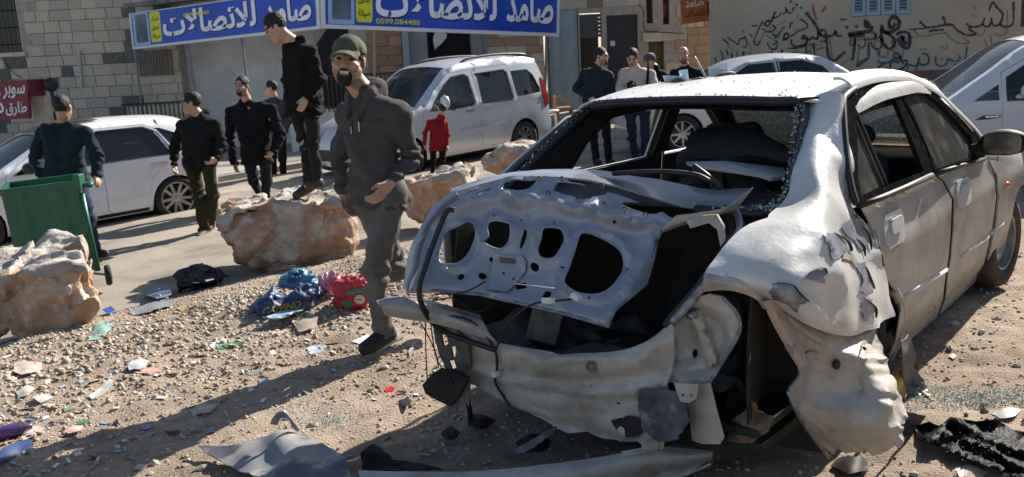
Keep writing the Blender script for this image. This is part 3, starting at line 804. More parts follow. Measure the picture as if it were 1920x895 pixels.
for i, st_ in enumerate(S4):
    if i % 2: ribbon([shifted(st_, -70, 95)], 15, gfn(1600, 5.966, .003), 'graffiti', ggr, gw)
for st_ in G4: ribbon([st_], 16, gfn(1600, 5.966, .006), 'graffiti', gol, gw)
for st_ in [[1.5,(1160,50),(1165,120),(1200,230)],[1.6,(1300,70),(1260,140)],[1.2,(1190,560),(1290,530)],[1.2,(1230,470),(1290,450)]]: ribbon([st_], 20, gfn(1330, 5.968, .006), 'graffiti', grd, gw)
# one wall behind the gap so that no open sky shows between the fronts

# ---- added plain house, unseen beyond the right edge, for the car sides to reflect
nh = empty('added_reflection_house', (11.2, 6.0, 0), label='added unseen plain beige house for the car sides to reflect', cat='building')
wins = [(-7.5+3.2*k, 1.2, -6.3+3.2*k, 2.5) for k in range(5)]
V, Fc = triangulate([(-11, -.6), (10.5, -.6), (10.5, 4.4), (-11, 4.4)], [[(a, b), (c, b), (c, d), (a, d)] for a, b, c, d in wins], 2.5)
w_ = obj('wall', mesh('wall', np.stack([np.zeros(len(V)), V[:, 0], V[:, 1]], 1), Fc), m_beige_plaster, nh, solid=.3, offset=0)
for a, b, c, d in wins:
    MB().box((.02, a, b), (.05, c, d)).build('window', m_glass_dark, nh)
MB().box((.16, -11, 4.25), (6, 10.5, 4.4)).build('roof_slab', m_beige_plaster, nh)

# ------------------------------------------------------------------ intact cars
m_tyre = pmat('tyre', (.022,.021,.02), rough=.85, c2=(.06,.052,.045), scale=9, lo=.5, hi=.8, bump=.3, bscale=60)
m_rim = pmat('rim_alloy', (.42,.42,.43), rough=.35, metal=.8, c2=(.28,.26,.24), scale=8)
m_trim = pmat('black_trim', (.02,.02,.021), rough=.5)
m_glass = pmat('tinted_glass', (.012,.014,.016), rough=.05, spec=.6, alpha=.86)
m_glass_clear = pmat('clear_glass', (.05,.065,.07), rough=.04, spec=.7, alpha=.45)
m_silver = pmat('paint_silver', (.56,.58,.62), rough=.34, metal=.3, coat=.5, c2=(.53,.54,.57), scale=3, c3=(.45,.42,.38), s3=1.6, lo3=.58, hi3=.95)
m_white = pmat('paint_white', (.76,.77,.80), rough=.3, coat=.6, c2=(.72,.72,.73), scale=3, c3=(.60,.57,.53), s3=1.6, lo3=.55, hi3=.9)
m_suvwhite = pmat('paint_pearl', (.55,.57,.61), rough=.3, coat=.6, c2=(.52,.53,.56), scale=2)
m_chrome = pmat('chrome', (.6,.6,.62), rough=.2, metal=1.0)
m_redlight = pmat('tail_lamp', (.25,.012,.015), rough=.15, coat=.6)
m_headlight = pmat('head_lamp', (.45,.47,.5), rough=.1, metal=.4, coat=.8)
m_seat = pmat('seat_cloth', (.035,.035,.038), rough=.9, c2=(.055,.052,.05), scale=14)

def rounded_rect(w, h, r, n=4):
    out = []
    for cx, cy, a0 in ((w/2-r, -h/2+r, -90), (w/2-r, h/2-r, 0), (-w/2+r, h/2-r, 90), (-w/2+r, -h/2+r, 180)):
        for k in range(n+1):
            a = math.radians(a0+90*k/n); out.append((cx+r*math.cos(a), cy+r*math.sin(a)))
    return out

def make_wheel(parent, x, y, r=.31, wid=.2, spokes=10, rimr=.68, steel=False, out=1, turn=0.0, mat_rim=None, dirty=None):
    """wheel: hub mesh with tyre and rim as its pieces; out=+1 faces +y"""
    hub = MB().lathe([(0, out*.02), (.045, out*.02), (.05, 0), (.05, -out*.06), (0, -out*.06)], 14, 'y').build('wheel', m_trim, parent)
    hub.location = (x, y, r); hub.rotation_euler = (0, 0, turn)
    rr = r*rimr
    pr = [(rr, out*wid*.40), (rr*1.03, out*wid*.47), (r*.86, out*wid*.5), (r*.95, out*wid*.46), (r*.995, out*wid*.34), (r, 0), (r*.995, -out*wid*.34), (r*.95, -out*wid*.46), (r*.86, -out*wid*.5), (rr, -out*wid*.45)]
    MB().lathe(pr, 40, 'y').build('tyre', dirty or m_tyre, hub, smooth=True)
    m = MB().lathe([(rr, out*wid*.44), (rr*.93, out*wid*.42), (rr*.91, out*wid*.1), (rr*.9, -out*wid*.4)], 40, 'y')
    m.lathe([(0, out*wid*.30), (rr*.18, out*wid*.29), (rr*.22, out*wid*.2), (rr*.2, 0)], 20, 'y')
    if steel:
        m.lathe([(rr*.2, out*wid*.22), (rr*.5, out*wid*.30), (rr*.7, out*wid*.24), (rr*.92, out*wid*.12)], 30, 'y')
    for k in range(0 if steel else spokes):
        a = 2*math.pi*k/spokes; ca, sa = math.cos(a), math.sin(a)
        w0, w1 = rr*.10, rr*.075
        tl = .22 if k % 2 else -.08
        v = []
        for (rad, w, yy, dy) in ((rr*.16, w0, .29, .05), (rr*.92, w1, .40, .04)):
            b = a + (tl*.35 if rad > rr*.5 else 0); cb, sb = math.cos(b), math.sin(b)
            for sx, sy in ((-1, 0), (1, 0), (1, -1), (-1, -1)):
                v.append((rad*cb - sx*w*sb, out*(wid*yy + sy*dy), rad*sb + sx*w*cb))
        m.add(v, [(0,1,2,3),(4,7,6,5),(0,4,5,1),(1,5,6,2),(2,6,7,3),(3,7,4,0)])
    m.build('rim', mat_rim or m_rim, hub, smooth=False)
    MB().lathe([(0, -out*.02), (rr*.8, -out*.02), (rr*.82, -out*.05)], 24, 'y').build('brake_disc', pmat('brake_iron', (.09,.08,.075), rough=.6, metal=.5), hub)
    return hub

class Car:
    def __init__(s, name, pos, psi, slope, contour, W, belt, tumble, arches, sill, roof_i, paint, label, group=None, cat='car', rear_taper=.10, front_taper=.2):
        s.e = empty(name, pos, 0, label, cat, group); s.c = contour; s.W = W; s.belt = belt; s.t = tumble
        fx = Vector((math.sin(psi)*math.cos(slope), math.cos(psi)*math.cos(slope), math.sin(slope))); lf = Vector((-math.cos(psi), math.sin(psi), 0)); up = fx.cross(lf)
        s.e.matrix_world = Matrix(((fx.x, lf.x, up.x, pos[0]), (fx.y, lf.y, up.y, pos[1]), (fx.z, lf.z, up.z, pos[2]), (0, 0, 0, 1)))
        s.C = np.array(smooth_poly(contour, 5, False)); s.paint = paint; s.arches = arches; s.sill = sill
        s.xr, s.xf = s.C[:, 0].min(), s.C[:, 0].max(); s.rt, s.ft = rear_taper, front_taper
        o = np.argsort(s.C[:, 0], kind='stable'); xs = np.linspace(s.xr, s.xf, 160)
        s.envx = xs; s.envz = np.array([s.C[np.abs(s.C[:, 0]-x) < .06, 1].max() if (np.abs(s.C[:, 0]-x) < .06).any() else np.interp(x, s.C[o, 0], s.C[o, 1]) for x in xs])
    def hw(s, x, z, rnd=.055):
        x = np.asarray(x, float); z = np.asarray(z, float)
        w = s.W*(1 - s.rt*np.clip((s.xr+.75-x)/.75, 0, 1)**2.2 - s.ft*np.clip((x-(s.xf-.95))/.95, 0, 1)**2.2)
        zz = np.maximum(0, z-s.belt); w = w - s.t*zz*np.clip(zz/.12, .4, 1)
        w = w - .05*np.clip((.46-z)/.26, 0, 1)**2 - .012*((z-.72)/.3)**2*(z < s.belt)
        d = np.interp(x, s.envx, s.envz) - z; q = np.clip(1-d/rnd, 0, 1)
        return w - rnd*(1-np.sqrt(np.maximum(0, 1-q*q)))
    def side(s, sg, off=0.0):
        return lambda V: np.stack([V[:, 0], sg*(s.hw(V[:, 0], V[:, 1])+off), V[:, 1]], 1)
    def side_poly(s):
        P = [tuple(p) for p in s.C]      # rear bottom .. front bottom
        bot = []
        for (ax, r) in sorted(s.arches, reverse=True):
            for k in range(13):
                a = math.pi*k/12; bot.append((ax + r*math.cos(a), .30 + r*math.sin(a)*1.02 if 0 < k < 12 else s.sill))
        return P + bot
    def strip_fn(s, crown):
        C = s.C; d = np.gradient(C, axis=0); d /= np.linalg.norm(d, axis=1)[:, None]; N = np.stack([-d[:, 1], d[:, 0]], 1)
        idx = np.arange(len(C))
        def fn(u, v, off=0.0):
            x = np.interp(u, idx, C[:, 0]); z = np.interp(u, idx, C[:, 1]); nx = np.interp(u, idx, N[:, 0]); nz = np.interp(u, idx, N[:, 1])
            w = s.hw(x, z); cr = crown*(1-v*v) + off
            return np.stack([x+nx*cr, w*v, z+nz*cr], -1)
        return fn
    def strip(s, name, u0, u1, v0, v1, mat, parent=None, off=0.0, crown=.05, nv=10, thick=0.0):
        fn = s.strip_fn(crown); U = np.linspace(u0, u1, max(2, int((u1-u0)*1.0)+1)); V = np.linspace(v0, v1, nv)
        UU, VV = np.meshgrid(U, V, indexing='ij'); P = fn(UU, VV, off)
        return obj(name, mesh(name, P.reshape(-1, 3), grid_faces(*UU.shape)), mat, parent or s.e, smooth=True, solid=thick)
    def patch_on(s, name, poly, mat, parent=None, sg=1, off=.006, thick=0.0, step=.06, holes=[]):
        return panel(name, poly, holes, s.side(sg, off), mat, parent or s.e, step=step, thick=thick)
    def build(s, windows, doors, glass_ranges, far_sides=True, glass=None, roof_off=None, win_mats=None, trims=True):
        """windows: list of polygons; doors: list of (outline, [window index])"""
        glass = glass or m_glass
        P = s.side_poly(); dholes = [d[0] for d in doors]
        used = [w for d in doors for w in d[1]]
        free = [w for i, w in enumerate(windows) if i not in used]
        def grow(poly, g):
            c = np.mean(poly, 0); return [tuple(np.array(p) + (np.array(p)-c)/np.linalg.norm(np.array(p)-c)*g) for p in poly]
        panel('body_side', P, [grow(d, .006) for d in dholes]+free, s.side(1), s.paint, s.e, step=.07, thick=.006, offset=0)
        panel('body_side', P, windows, s.side(-1), s.paint, s.e, step=.12, thick=.012, flip=True)
        for d, ws in doors:
            dr = panel('door', d, [windows[i] for i in ws], s.side(1, .001), s.paint, s.e, step=.07, thick=.006)
            for i in ws: panel('window', windows[i], [], s.side(1, -.012), win_mats[i] if win_mats else glass, dr, step=.12)
            if trims:
                for i in ws: panel('window_trim', grow(windows[i], .022), [windows[i]], s.side(1, .009), m_trim, dr, step=.1)
        for i, w in enumerate(windows):
            if i not in used: panel('window', w, [], s.side(1, -.010), win_mats[i] if win_mats else glass, s.e, step=.12)
            panel('window', w, [], s.side(-1, -.012), glass, s.e, step=.12)
        u = 0; n = len(s.C)-1
        for (a, b, nm, gm) in sorted(glass_ranges)+[(n, n, None, None)]:
            if a > u: s.strip('body_top', u, a, -1, 1, s.paint, nv=14)
            if nm:
                s.strip('pillar', a, b, -1, -.88, s.paint, nv=3); s.strip('pillar', a, b, .88, 1, s.paint, nv=3)
                s.strip(nm, a, b, -.88, .88, gm, off=-.006, nv=12)
            u = b
        x0, x1 = s.xr+.08, s.xf-.08
        MB().box((x0+.05, -s.W*.86, .2), (x1-.15, s.W*.86, .42)).build('underbody', m_dark, s.e)
        for (ax, r) in s.arches:
            for sg in (-1, 1):
                MB().lathe([(r-.005, sg*s.W*.97), (r-.005, sg*(s.W-.35)), (0, sg*(s.W-.35))], 24, 'y', (ax, 0, .32)).build('wheel_well', m_dark, s.e)

PSI2 = math.radians(-134.5)
# ---- silver van
VAN = [(-.74,.28),(-.80,.42),(-.80,.58),(-.76,.66),(-.74,1.0),(-.70,1.36),(-.60,1.66),(-.46,1.755),(.3,1.80),(1.05,1.785),(1.58,1.70),(2.0,1.42),(2.42,1.12),(2.62,1.06),(3.05,.97),(3.36,.83),(3.52,.66),(3.58,.5),(3.57,.32),(3.48,.2)]
vp = (-.291+.02, 17.447, -.15)
van = Car('parked_van', vp, PSI2, -.031, VAN, .905, 1.02, .27, [(0, .375), (2.73, .375)], .24, None, m_silver, 'silver family van with roof rails parked under the blue sign', group='parked cars', cat='van')
w_f = [(2.22,1.05),(2.02,1.24),(1.78,1.44),(1.60,1.545),(1.30,1.575),(1.21,1.52),(1.19,1.10),(1.26,1.03),(1.7,1.02)]
w_s = [(1.02,1.06),(1.00,1.5),(1.05,1.565),(.34,1.585),(.26,1.53),(.24,1.10),(.30,1.05)]
w_q = [(.15,1.09),(.16,1.55),(-.28,1.55),(-.42,1.44),(-.53,1.18),(-.50,1.11)]
d_f = [(2.36,.42),(2.43,.72),(2.36,1.05),(2.05,1.36),(1.66,1.615),(1.16,1.655),(1.10,1.5),(1.10,.36),(1.18,.30),(2.24,.30)]
d_s = [(1.085,.36),(1.085,1.5),(1.10,1.655),(.24,1.67),(.19,1.6),(.18,1.0),(.26,.86),(.40,.74),(.44,.56),(.44,.42),(.55,.30),(1.0,.30)]
van.build([w_f, w_s, w_q], [(d_f, [0]), (d_s, [1])], [(50, 60, 'windscreen', m_glass_clear), (22, 29, 'rear_window', m_glass)], win_mats=[m_glass_clear, m_glass, m_glass])
van.patch_on('rub_strip', [(.52,.60),(.98,.585),(1.6,.57),(1.62,.64),(1.0,.665),(.5,.69)], m_silver, off=.018, thick=.03)
for (x, z) in ((1.35,.98),(.92,.99)):
    van.patch_on('door_handle', [(x-.11+a*0, z+b) for a, b in ()] or [(x+p[0], z-.02+p[1]) for p in rounded_rect(.19, .05, .024)], m_chrome, off=.025, thick=.03)
van.patch_on('tail_lamp', [(-.60,.84),(-.73,.86),(-.70,1.30),(-.62,1.38),(-.56,1.1)], m_redlight, off=.008, thick=.02)
van.patch_on('head_lamp', [(3.05,.70),(3.40,.62),(3.44,.70),(3.2,.84),(2.92,.93),(2.86,.86)], m_headlight, off=.008, thick=.02)
van.strip('grille', 84, 89, -.62, .62, m_trim, off=.006); van.strip('head_lamp', 76, 84, -.95, -.62, m_headlight, off=.008)
van.strip('lower_grille', 91, 94, -.7, .7, m_trim, off=.006); van.strip('licence_plate', 88.6, 90.8, -.3, .3, m_sign_white, off=.02, nv=3)
van.strip('number_plate', 12, 15, -.3, .3, m_sign_white, off=.02, nv=3)
for sg in (1, -1):
    P = [(x, sg*float(van.hw(x, np.interp(x, van.envx, van.envz)-.01)-.06), float(np.interp(x, van.envx, van.envz))+h) for x, h in ((-.42,.0),(-.36,.055),(.3,.06),(1.0,.05),(1.22,.0))]
    MB().tube(smooth_poly(P, 4, False), .022, 8).build('roof_rail', m_trim if sg > 0 else m_trim, van.e, smooth=True)
for sg in (1, -1):
    mr = MB(); S = SDF(axis(1.75,2.15,.02), axis(-.2,.35,.02), axis(.9,1.4,.02))
    S.ell((1.97,.13,1.16), (.075,.10,.12), .0); S.cap((2.08,-.05,1.05), (1.98,.08,1.10), .03, .03, .02)
    V, Fq = S.mesh(); V[:, 1] = sg*(V[:, 1]+.86)
    obj('mirror', mesh('mirror', V, Fq if sg > 0 else Fq[:, ::-1]), m_silver, van.e, smooth=True)
MB().tube([(1.42, .1, 1.74), (1.25, .1, 1.92)], .004, 5).build('antenna', m_trim, van.e)
for x in (0, 2.73):
    for sg in (1, -1): make_wheel(van.e, x, sg*.80, .315, .20, 9, .66, out=sg)
for (x, y) in ((.9,.36),(.9,-.36),(-.0,0)):
    S = SDF(axis(-.35,.35,.03), axis(-.4,.4,.03), axis(.3,1.5,.03)); S.cap((.2,0,.55),(-.1,0,.55),.16,.16,.03); S.cap((-.15,0,.6),(-.28,0,1.05),.15,.12,.03); S.ell((-.3,0,1.24),(.06,.13,.1),.02)
    sdf_obj('seat', S, m_seat, van.e).location = (x+.4, y, 0)

# ---- white hatchback
HAT = [(-.58,.28),(-.66,.42),(-.67,.60),(-.61,.80),(-.60,.98),(-.52,1.12),(-.36,1.33),(-.24,1.405),(.35,1.45),(1.0,1.445),(1.42,1.37),(1.85,1.16),(2.2,.99),(2.36,.955),(2.8,.88),(3.1,.77),(3.26,.62),(3.31,.45),(3.28,.28),(3.2,.2)]
hat = Car('parked_hatchback', (-5.235-.03, 13.324, -.40), math.radians(-133.8), -.028, HAT, .875, .93, .40, [(0, .345), (2.55, .345)], .2, None, m_white, 'white hatchback with black windows and sunroof parked behind the green bin', group='parked cars', cat='car')
h_f = [(2.02,.95),(1.78,1.10),(1.42,1.29),(1.08,1.355),(1.02,1.33),(1.0,.95)]
h_r = [(.93,.95),(.95,1.33),(.90,1.36),(.30,1.345),(.13,1.27),(-.02,1.02),(.0,.95)]
h_q = [(.18,1.325),(.06,1.315),(-.16,1.22),(-.30,1.08),(-.25,1.035),(.03,1.03)]
hd_f = [(2.1,.38),(2.18,.66),(2.12,.95),(1.80,1.16),(1.42,1.335),(1.02,1.395),(.97,1.35),(.96,.32),(1.06,.24),(2.0,.24)]
hd_r = [(.95,.32),(.955,1.36),(.93,1.395),(.25,1.385),(.10,1.29),(-.06,1.02),(-.07,.93),(.16,.80),(.34,.62),(.38,.42),(.46,.24),(.88,.24)]
hat.build([h_f, h_r, h_q], [(hd_f, [0]), (hd_r, [1])], [(51, 59, 'windscreen', m_glass_clear), (25, 34, 'rear_window', m_glass)])
hat.patch_on('chrome_strip', [(.135,1.29),(.165,1.285),(.03,1.0),(-.0,1.0)], m_chrome, off=.014, thick=.012)
for x in (1.2, .2):
    hat.patch_on('door_handle', [(x+p[0], .84+p[1]) for p in rounded_rect(.22, .04, .019)], m_chrome, off=.03, thick=.03)
hat.strip('sunroof', 43, 51, -.72, .72, m_glass, off=.02)
hat.patch_on('sill_trim', [(.40,.26),(2.15,.26),(2.15,.21),(.40,.21)], m_trim, off=.006)
hat.patch_on('tail_lamp', [(-.40,.80),(-.57,.80),(-.56,.98),(-.44,1.0),(-.30,.92)], m_redlight, off=.008, thick=.02)
hat.patch_on('head_lamp', [(2.6,.74),(3.05,.66),(3.1,.72),(2.85,.82),(2.55,.86)], m_headlight, off=.008, thick=.02)
hat.strip('grille', 78, 83, -.6, .6, m_trim, off=.006)
for sg in (1, -1):
    S = SDF(axis(1.6,2.1,.02), axis(-.15,.35,.02), axis(.85,1.2,.02)); S.ell((1.86,.11,1.02), (.09,.11,.075), 0); S.cap((1.95,-.08,.95), (1.87,.06,.98), .025, .03, .02)
    V, Fq = S.mesh(); V[:, 1] = sg*(V[:, 1]+.85)
    obj('mirror', mesh('mirror', V, Fq if sg > 0 else Fq[:, ::-1]), m_trim, hat.e, smooth=True)
for x in (0, 2.55):
    for sg in (1, -1): make_wheel(hat.e, x, sg*.775, .315, .2, 10, .74, out=sg)

# ---- white people carrier at the right edge
SUV = [(-.85,.28),(-.92,.42),(-.92,.56),(-.86,.68),(-.86,.92),(-.78,1.2),(-.6,1.46),(-.42,1.53),(.4,1.58),(1.3,1.575),(1.95,1.50),(2.4,1.21),(2.84,.92),(3.02,.885),(3.32,.83),(3.56,.74),(3.7,.6),(3.75,.45),(3.73,.3),(3.66,.2)]
suv = Car('parked_people_carrier', (7.603, 9.909, -0.004), math.radians(-78), 0.0, SUV, .90, .87, .30, [(0, .35), (2.75, .35)], .2, None, m_suvwhite, 'white people carrier with sloping windscreen cut off by the right edge', group='parked cars', cat='car')
s_t = [(2.56,.935),(2.31,.935),(2.31,1.10)]
s_f = [(2.22,.935),(2.22,1.17),(1.95,1.34),(1.60,1.42),(1.15,1.44),(1.10,1.40),(1.10,.935)]
s_r = [(1.0,.935),(1.0,1.43),(.2,1.42),(.12,.935)]
s_d = [(2.27,.40),(2.28,1.22),(1.95,1.40),(1.58,1.475),(1.10,1.49),(1.05,.34),(1.15,.27),(2.17,.27)]
suv.build([s_t, s_f, s_r], [(s_d, [1])], [(50, 60, 'windscreen', m_glass_clear), (23, 30, 'rear_window', m_glass)], win_mats=[m_glass_clear, m_glass, m_glass])
bd = suv.patch_on('badge_trim', [(2.54,.74),(2.42,.745),(2.29,.765),(2.31,.785),(2.46,.785)], m_trim, off=.008, thick=.012)
suv.patch_on('badge_emblem', [(2.44,.76),(2.31,.768),(2.32,.78),(2.45,.778)], m_chrome, parent=bd, off=.016, thick=.01)
suv.patch_on('door_handle', [(1.22+p[0], .80+p[1]) for p in rounded_rect(.22, .045, .02)], m_suvwhite, off=.03, thick=.03)
suv.patch_on('head_lamp', [(3.0,.68),(3.42,.6),(3.46,.66),(3.2,.77),(2.95,.8)], m_headlight, off=.008, thick=.02)
suv.strip('grille', 80, 86, -.6, .6, m_trim, off=.006)
suv.strip('cowl', 59.6, 61.2, -.9, .9, m_trim, off=.012)
S = SDF(axis(1.8,2.4,.02), axis(-.15,.35,.02), axis(.85,1.25,.02)); S.ell((2.05,.13,1.03), (.09,.12,.085), 0); S.cap((2.18,-.08,.94), (2.07,.06,.98), .03, .03, .02)
V, Fq = S.mesh(); V[:, 1] += .86; obj('mirror', mesh('mirror', V, Fq), m_suvwhite, suv.e, smooth=True)
for x in (0, 2.75):
    for sg in (1, -1): make_wheel(suv.e, x, sg*.78, .315, .2, 10, .68, out=sg)

# ---- blue-grey saloon behind the wreck
SAL = [(-.95,.30),(-1.0,.45),(-1.0,.62),(-.96,.85),(-.90,.98),(-.6,1.03),(-.35,1.06),(.1,1.33),(.35,1.42),(.85,1.455),(1.35,1.42),(1.62,1.35),(2.05,1.12),(2.3,1.0),(2.5,.965),(2.9,.9),(3.2,.8),(3.36,.66),(3.42,.48),(3.38,.3),(3.3,.2)]
sal = Car('parked_saloon', (5.35, 15.6, -.02), math.radians(-95), 0.0, SAL, .88, .95, .42, [(0, .345), (2.62, .345)], .2, None, pmat('paint_grey_blue', (.50,.52,.56), rough=.32, coat=.5, metal=.25, c2=(.46,.47,.49), scale=3), 'pale grey saloon parked behind the wreck, seen through its windows', group='parked cars', cat='car')
l_f = [(2.1,.98),(1.75,1.2),(1.5,1.33),(1.1,1.36),(1.04,1.0)]
l_r = [(.97,1.0),(1.02,1.365),(.6,1.36),(.3,1.27),(.05,1.02)]
ld_f = [(2.15,.42),(2.22,.7),(2.18,.98),(1.75,1.25),(1.5,1.375),(1.06,1.405),(1.0,1.35),(.985,.34),(1.1,.26),(2.05,.26)]
ld_r = [(.975,.34),(.985,1.35),(1.02,1.405),(.58,1.40),(.24,1.29),(-.02,1.02),(.2,.78),(.36,.6),(.4,.42),(.46,.26),(.9,.26)]
sal.build([l_f, l_r], [(ld_f, [0]), (ld_r, [1])], [(57, 66, 'windscreen', m_glass_clear), (31, 39, 'rear_window', m_glass)])
for x in (1.22, .26):
    sal.patch_on('door_handle', [(x+p[0], .86+p[1]) for p in rounded_rect(.2, .04, .019)], MATS['paint_grey_blue'], off=.03, thick=.03)
S = SDF(axis(1.6,2.1,.02), axis(-.15,.35,.02), axis(.85,1.25,.02)); S.ell((1.86,.11,1.05), (.08,.11,.075), 0); S.cap((1.95,-.08,.98), (1.87,.06,1.0), .025, .03, .02)
V, Fq = S.mesh(); V[:, 1] += .85; obj('mirror', mesh('mirror', V, Fq), MATS['paint_grey_blue'], sal.e, smooth=True)
for x in (0, 2.62):
    for sg in (1, -1): make_wheel(sal.e, x, sg*.78, .31, .19, 8, .68, out=sg)

# ------------------------------------------------------------------ the wrecked saloon (x forward, y left, z up, origin under the rear axle)
TX, TY, PSI = .89, 4.21, math.radians(39.8)
wreck = empty('wrecked_saloon', (TX, TY, 0), math.pi/2-PSI, 'dusty cream saloon with its rear blown open and trunk lid torn', 'car')
_fx = np.array([math.sin(PSI), math.cos(PSI), 0]); _lf = np.array([-math.cos(PSI), math.sin(PSI), 0])
def to_car(p): v = np.asarray(p, float) - np.array([TX, TY, 0]); return np.array([v @ _fx, v @ _lf, v[2]])
CO = to_car(CAM)
def cray(px, py): r = ray(px, py); return np.array([r @ _fx, r @ _lf, r[2]])
def KX(px, py, v): r = cray(px, py); return CO + r*((v-CO[0])/r[0])
def KY(px, py, v): r = cray(px, py); return CO + r*((v-CO[1])/r[1])
def KZ(px, py, v): r = cray(px, py); return CO + r*((v-CO[2])/r[2])
def KP(px, py, p0, n): r = cray(px, py); return CO + r*(((p0-CO) @ n)/(r @ n))
def side_y(x, z):
    z = np.asarray(z, float)
    return .835 - .43*np.maximum(0, z-.95) - .03*((z-.68)/.3)**2*(z < .95) - .035*np.clip((.36-z)/.2, 0, 1)**2 + .008*np.exp(-((z-.74)/.05)**2)
def K_side(px, py, off=0.0):
    r = cray(px, py); y = -.82
    for _ in range(12):
        p = CO + r*((y-CO[1])/r[1]); y = -(float(side_y(p[0], p[2]))+off)
    return CO + r*((y-CO[1])/r[1])
def ppx(name, outline, holes, fn, mat, parent=wreck, step=9, thick=.0, smooth=True, jag=0.0, offset=0.0, sm=0):
    if sm: outline = smooth_poly(outline, sm)
    if jag:
        outline = resample(outline, 7); outline = [(a+rng.uniform(-jag, jag), b+rng.uniform(-jag, jag)) for a, b in outline]
    V, Fc = triangulate(outline, holes, step)
    P = np.array([fn(a, b) for a, b in V])
    return obj(name, mesh(name, P, Fc), mat, parent, smooth=smooth, solid=thick, offset=offset)
def side_fn(off=0.0, dent=0.0, sc=.03):
    def f(a, b):
        d = dent*float(fbm(a*sc, b*sc, 1.7, 2)) if dent else 0
        return K_side(a, b, off+d)
    return f

def dusty_paint(name, base, dust, lo, hi, rough=.38, metal=.15, coat=.35, sc=2.2, bump=.06, chips=None):
    m = pmat(name, base, rough=rough, metal=metal, coat=coat, c2=dust, scale=sc, lo=lo, hi=hi, c3=chips, s3=9, lo3=.66, hi3=.69, bump=bump, bscale=14, bd=.03, detail=9)
    return m
m_cream = dusty_paint('paint_cream', (.58,.58,.57), (.43,.415,.385), .43, .70, rough=.42, coat=.15, metal=.1, chips=(.42,.40,.37), bump=.12)
m_door = dusty_paint('paint_dusty', (.40,.39,.36), (.26,.25,.225), .42, .64, rough=.5, coat=.15, sc=3.5)
m_lidpaint = dusty_paint('paint_inner_shaded', (.235,.265,.33), (.29,.295,.31), .45, .85, rough=.36, coat=.35, chips=(.16,.15,.15))  # inner primer with the sky-lit shade of white paint put into its blue-grey
m_beige = dusty_paint('paint_beige_primer', (.42,.395,.355), (.26,.225,.185), .44, .68, rough=.55, coat=.05, sc=5, chips=(.20,.13,.085), bump=.3)
m_bare = pmat('bare_metal', (.26,.28,.31), rough=.42, metal=.55, c2=(.12,.12,.13), scale=25, c3=(.3,.2,.13), s3=12, lo3=.55, hi3=.7)
m_rust = pmat('rust', (.12,.065,.035), rough=.85, c2=(.2,.12,.07), scale=20)
m_rubber = pmat('rubber_black', (.016,.016,.018), rough=.55)
m_void = pmat('void_dark', (.012,.011,.010), rough=.95, c2=(.03,.026,.022), scale=8)  # near-black for cavities, floors and the sheet behind the doors
m_inner_dark = pmat('interior_trim', (.03,.03,.032), rough=.8, c2=(.055,.05,.046), scale=9)
m_dusty_glass = pmat('dusty_glass', (.045,.042,.038), rough=.4, c2=(.018,.018,.018), scale=5, c3=(.085,.078,.07), s3=9, lo3=.52, hi3=.64, spec=.04, stretch=(1,1,.35))
m_crumb = pmat('glass_crumbs', (.62,.72,.70), rough=.06, spec=.8, trans=.55, ior=1.5)
m_wire = pmat('wire_black', (.014,.014,.016), rough=.5)
m_conn = pmat('connector_white', (.62,.61,.58), rough=.5)
m_plastic = pmat('plastic_black', (.013,.013,.014), rough=.6, spec=.12, c2=(.03,.027,.025), scale=12)

# ---- roof skin
xs_ = [-.10, .12, .5, .95, 1.3, 1.52]; zc = [1.395, 1.425, 1.452, 1.458, 1.435, 1.40]
rows = []
for x, z in zip(xs_, zc):
    rows.append([(x + (.05 if abs(y) > .5 else .0)*(1 if x < .3 else -1) - (.04*(1-(y/.66)**2) if x < 0 else 0), y, z - d) for y, d in ((-.672, .115), (-.648, .062), (-.58, .024), (-.35, .008), (0, 0), (.35, .008), (.58, .024), (.648, .062), (.672, .115))])
G, Fc = patch(rows, 4, 6)
G[..., 2] += .006*fbm(G[..., 0]*3, G[..., 1]*3, 2., 2)
obj('roof', mesh('roof', G.reshape(-1, 3), Fc), m_cream, wreck, smooth=True, solid=.012)
# drip seam between roof and right rear pillar, rear edge rubber of the roof
MB().tube([(-.10, -.52, 1.385), (.02, -.60, 1.385), (.2, -.645, 1.385)], .008, 6).build('roof_seam', m_rubber, wreck)
# headliner
G2 = G.copy(); G2[..., 2] -= .045; G2[..., 1] *= .93
obj('headliner', mesh('headliner', G2.reshape(-1, 3), Fc), m_inner_dark, wreck, smooth=True)

# ---- rear window opening: rubber frame with shattered edge
frame = [(-.57,.72,1.0), (-.30,.665,1.17), (-.02,.60,1.335), (-.13,.45,1.372), (-.165,.0,1.388), (-.13,-.40,1.378), (-.08,-.525,1.352), (-.30,-.59,1.17), (-.50,-.625,1.015), (-.58,-.56,.985), (-.60,-.30,.985)]
MB().tube(smooth_poly(frame, 6, False), .021, 8).build('rear_window_seal', m_rubber, wreck, smooth=True)
MB().tube([np.array(p)+np.array([-.012,0,.014]) for p in smooth_poly(frame[2:9], 6, False)], .010, 6).build('rear_window_trim', pmat('dark_trim_gloss', (.03,.035,.045), rough=.25), wreck, smooth=True)
def crumbs(name, pts, r, parent, mat, seed=0, label=None):
    q = np.random.RandomState(seed); n = len(pts)
    base = np.array([(1,1,1),(1,-1,-1),(-1,1,-1),(-1,-1,1)])*.6
    V = []; Fc = []
    for i, p in enumerate(pts):
        A = q.randn(3, 3); A, _ = np.linalg.qr(A); s = r*(.5+q.rand()); b = len(V)
        V += list(base @ A.T * s * (.6+.8*q.rand(1, 3)) + p); Fc += [(b,b+1,b+2),(b,b+3,b+1),(b,b+2,b+3),(b+1,b+3,b+2)]
    return tag(obj(name, mesh(name, V, Fc), mat, parent), label, None, None, 'stuff')
q = np.random.RandomState(4)
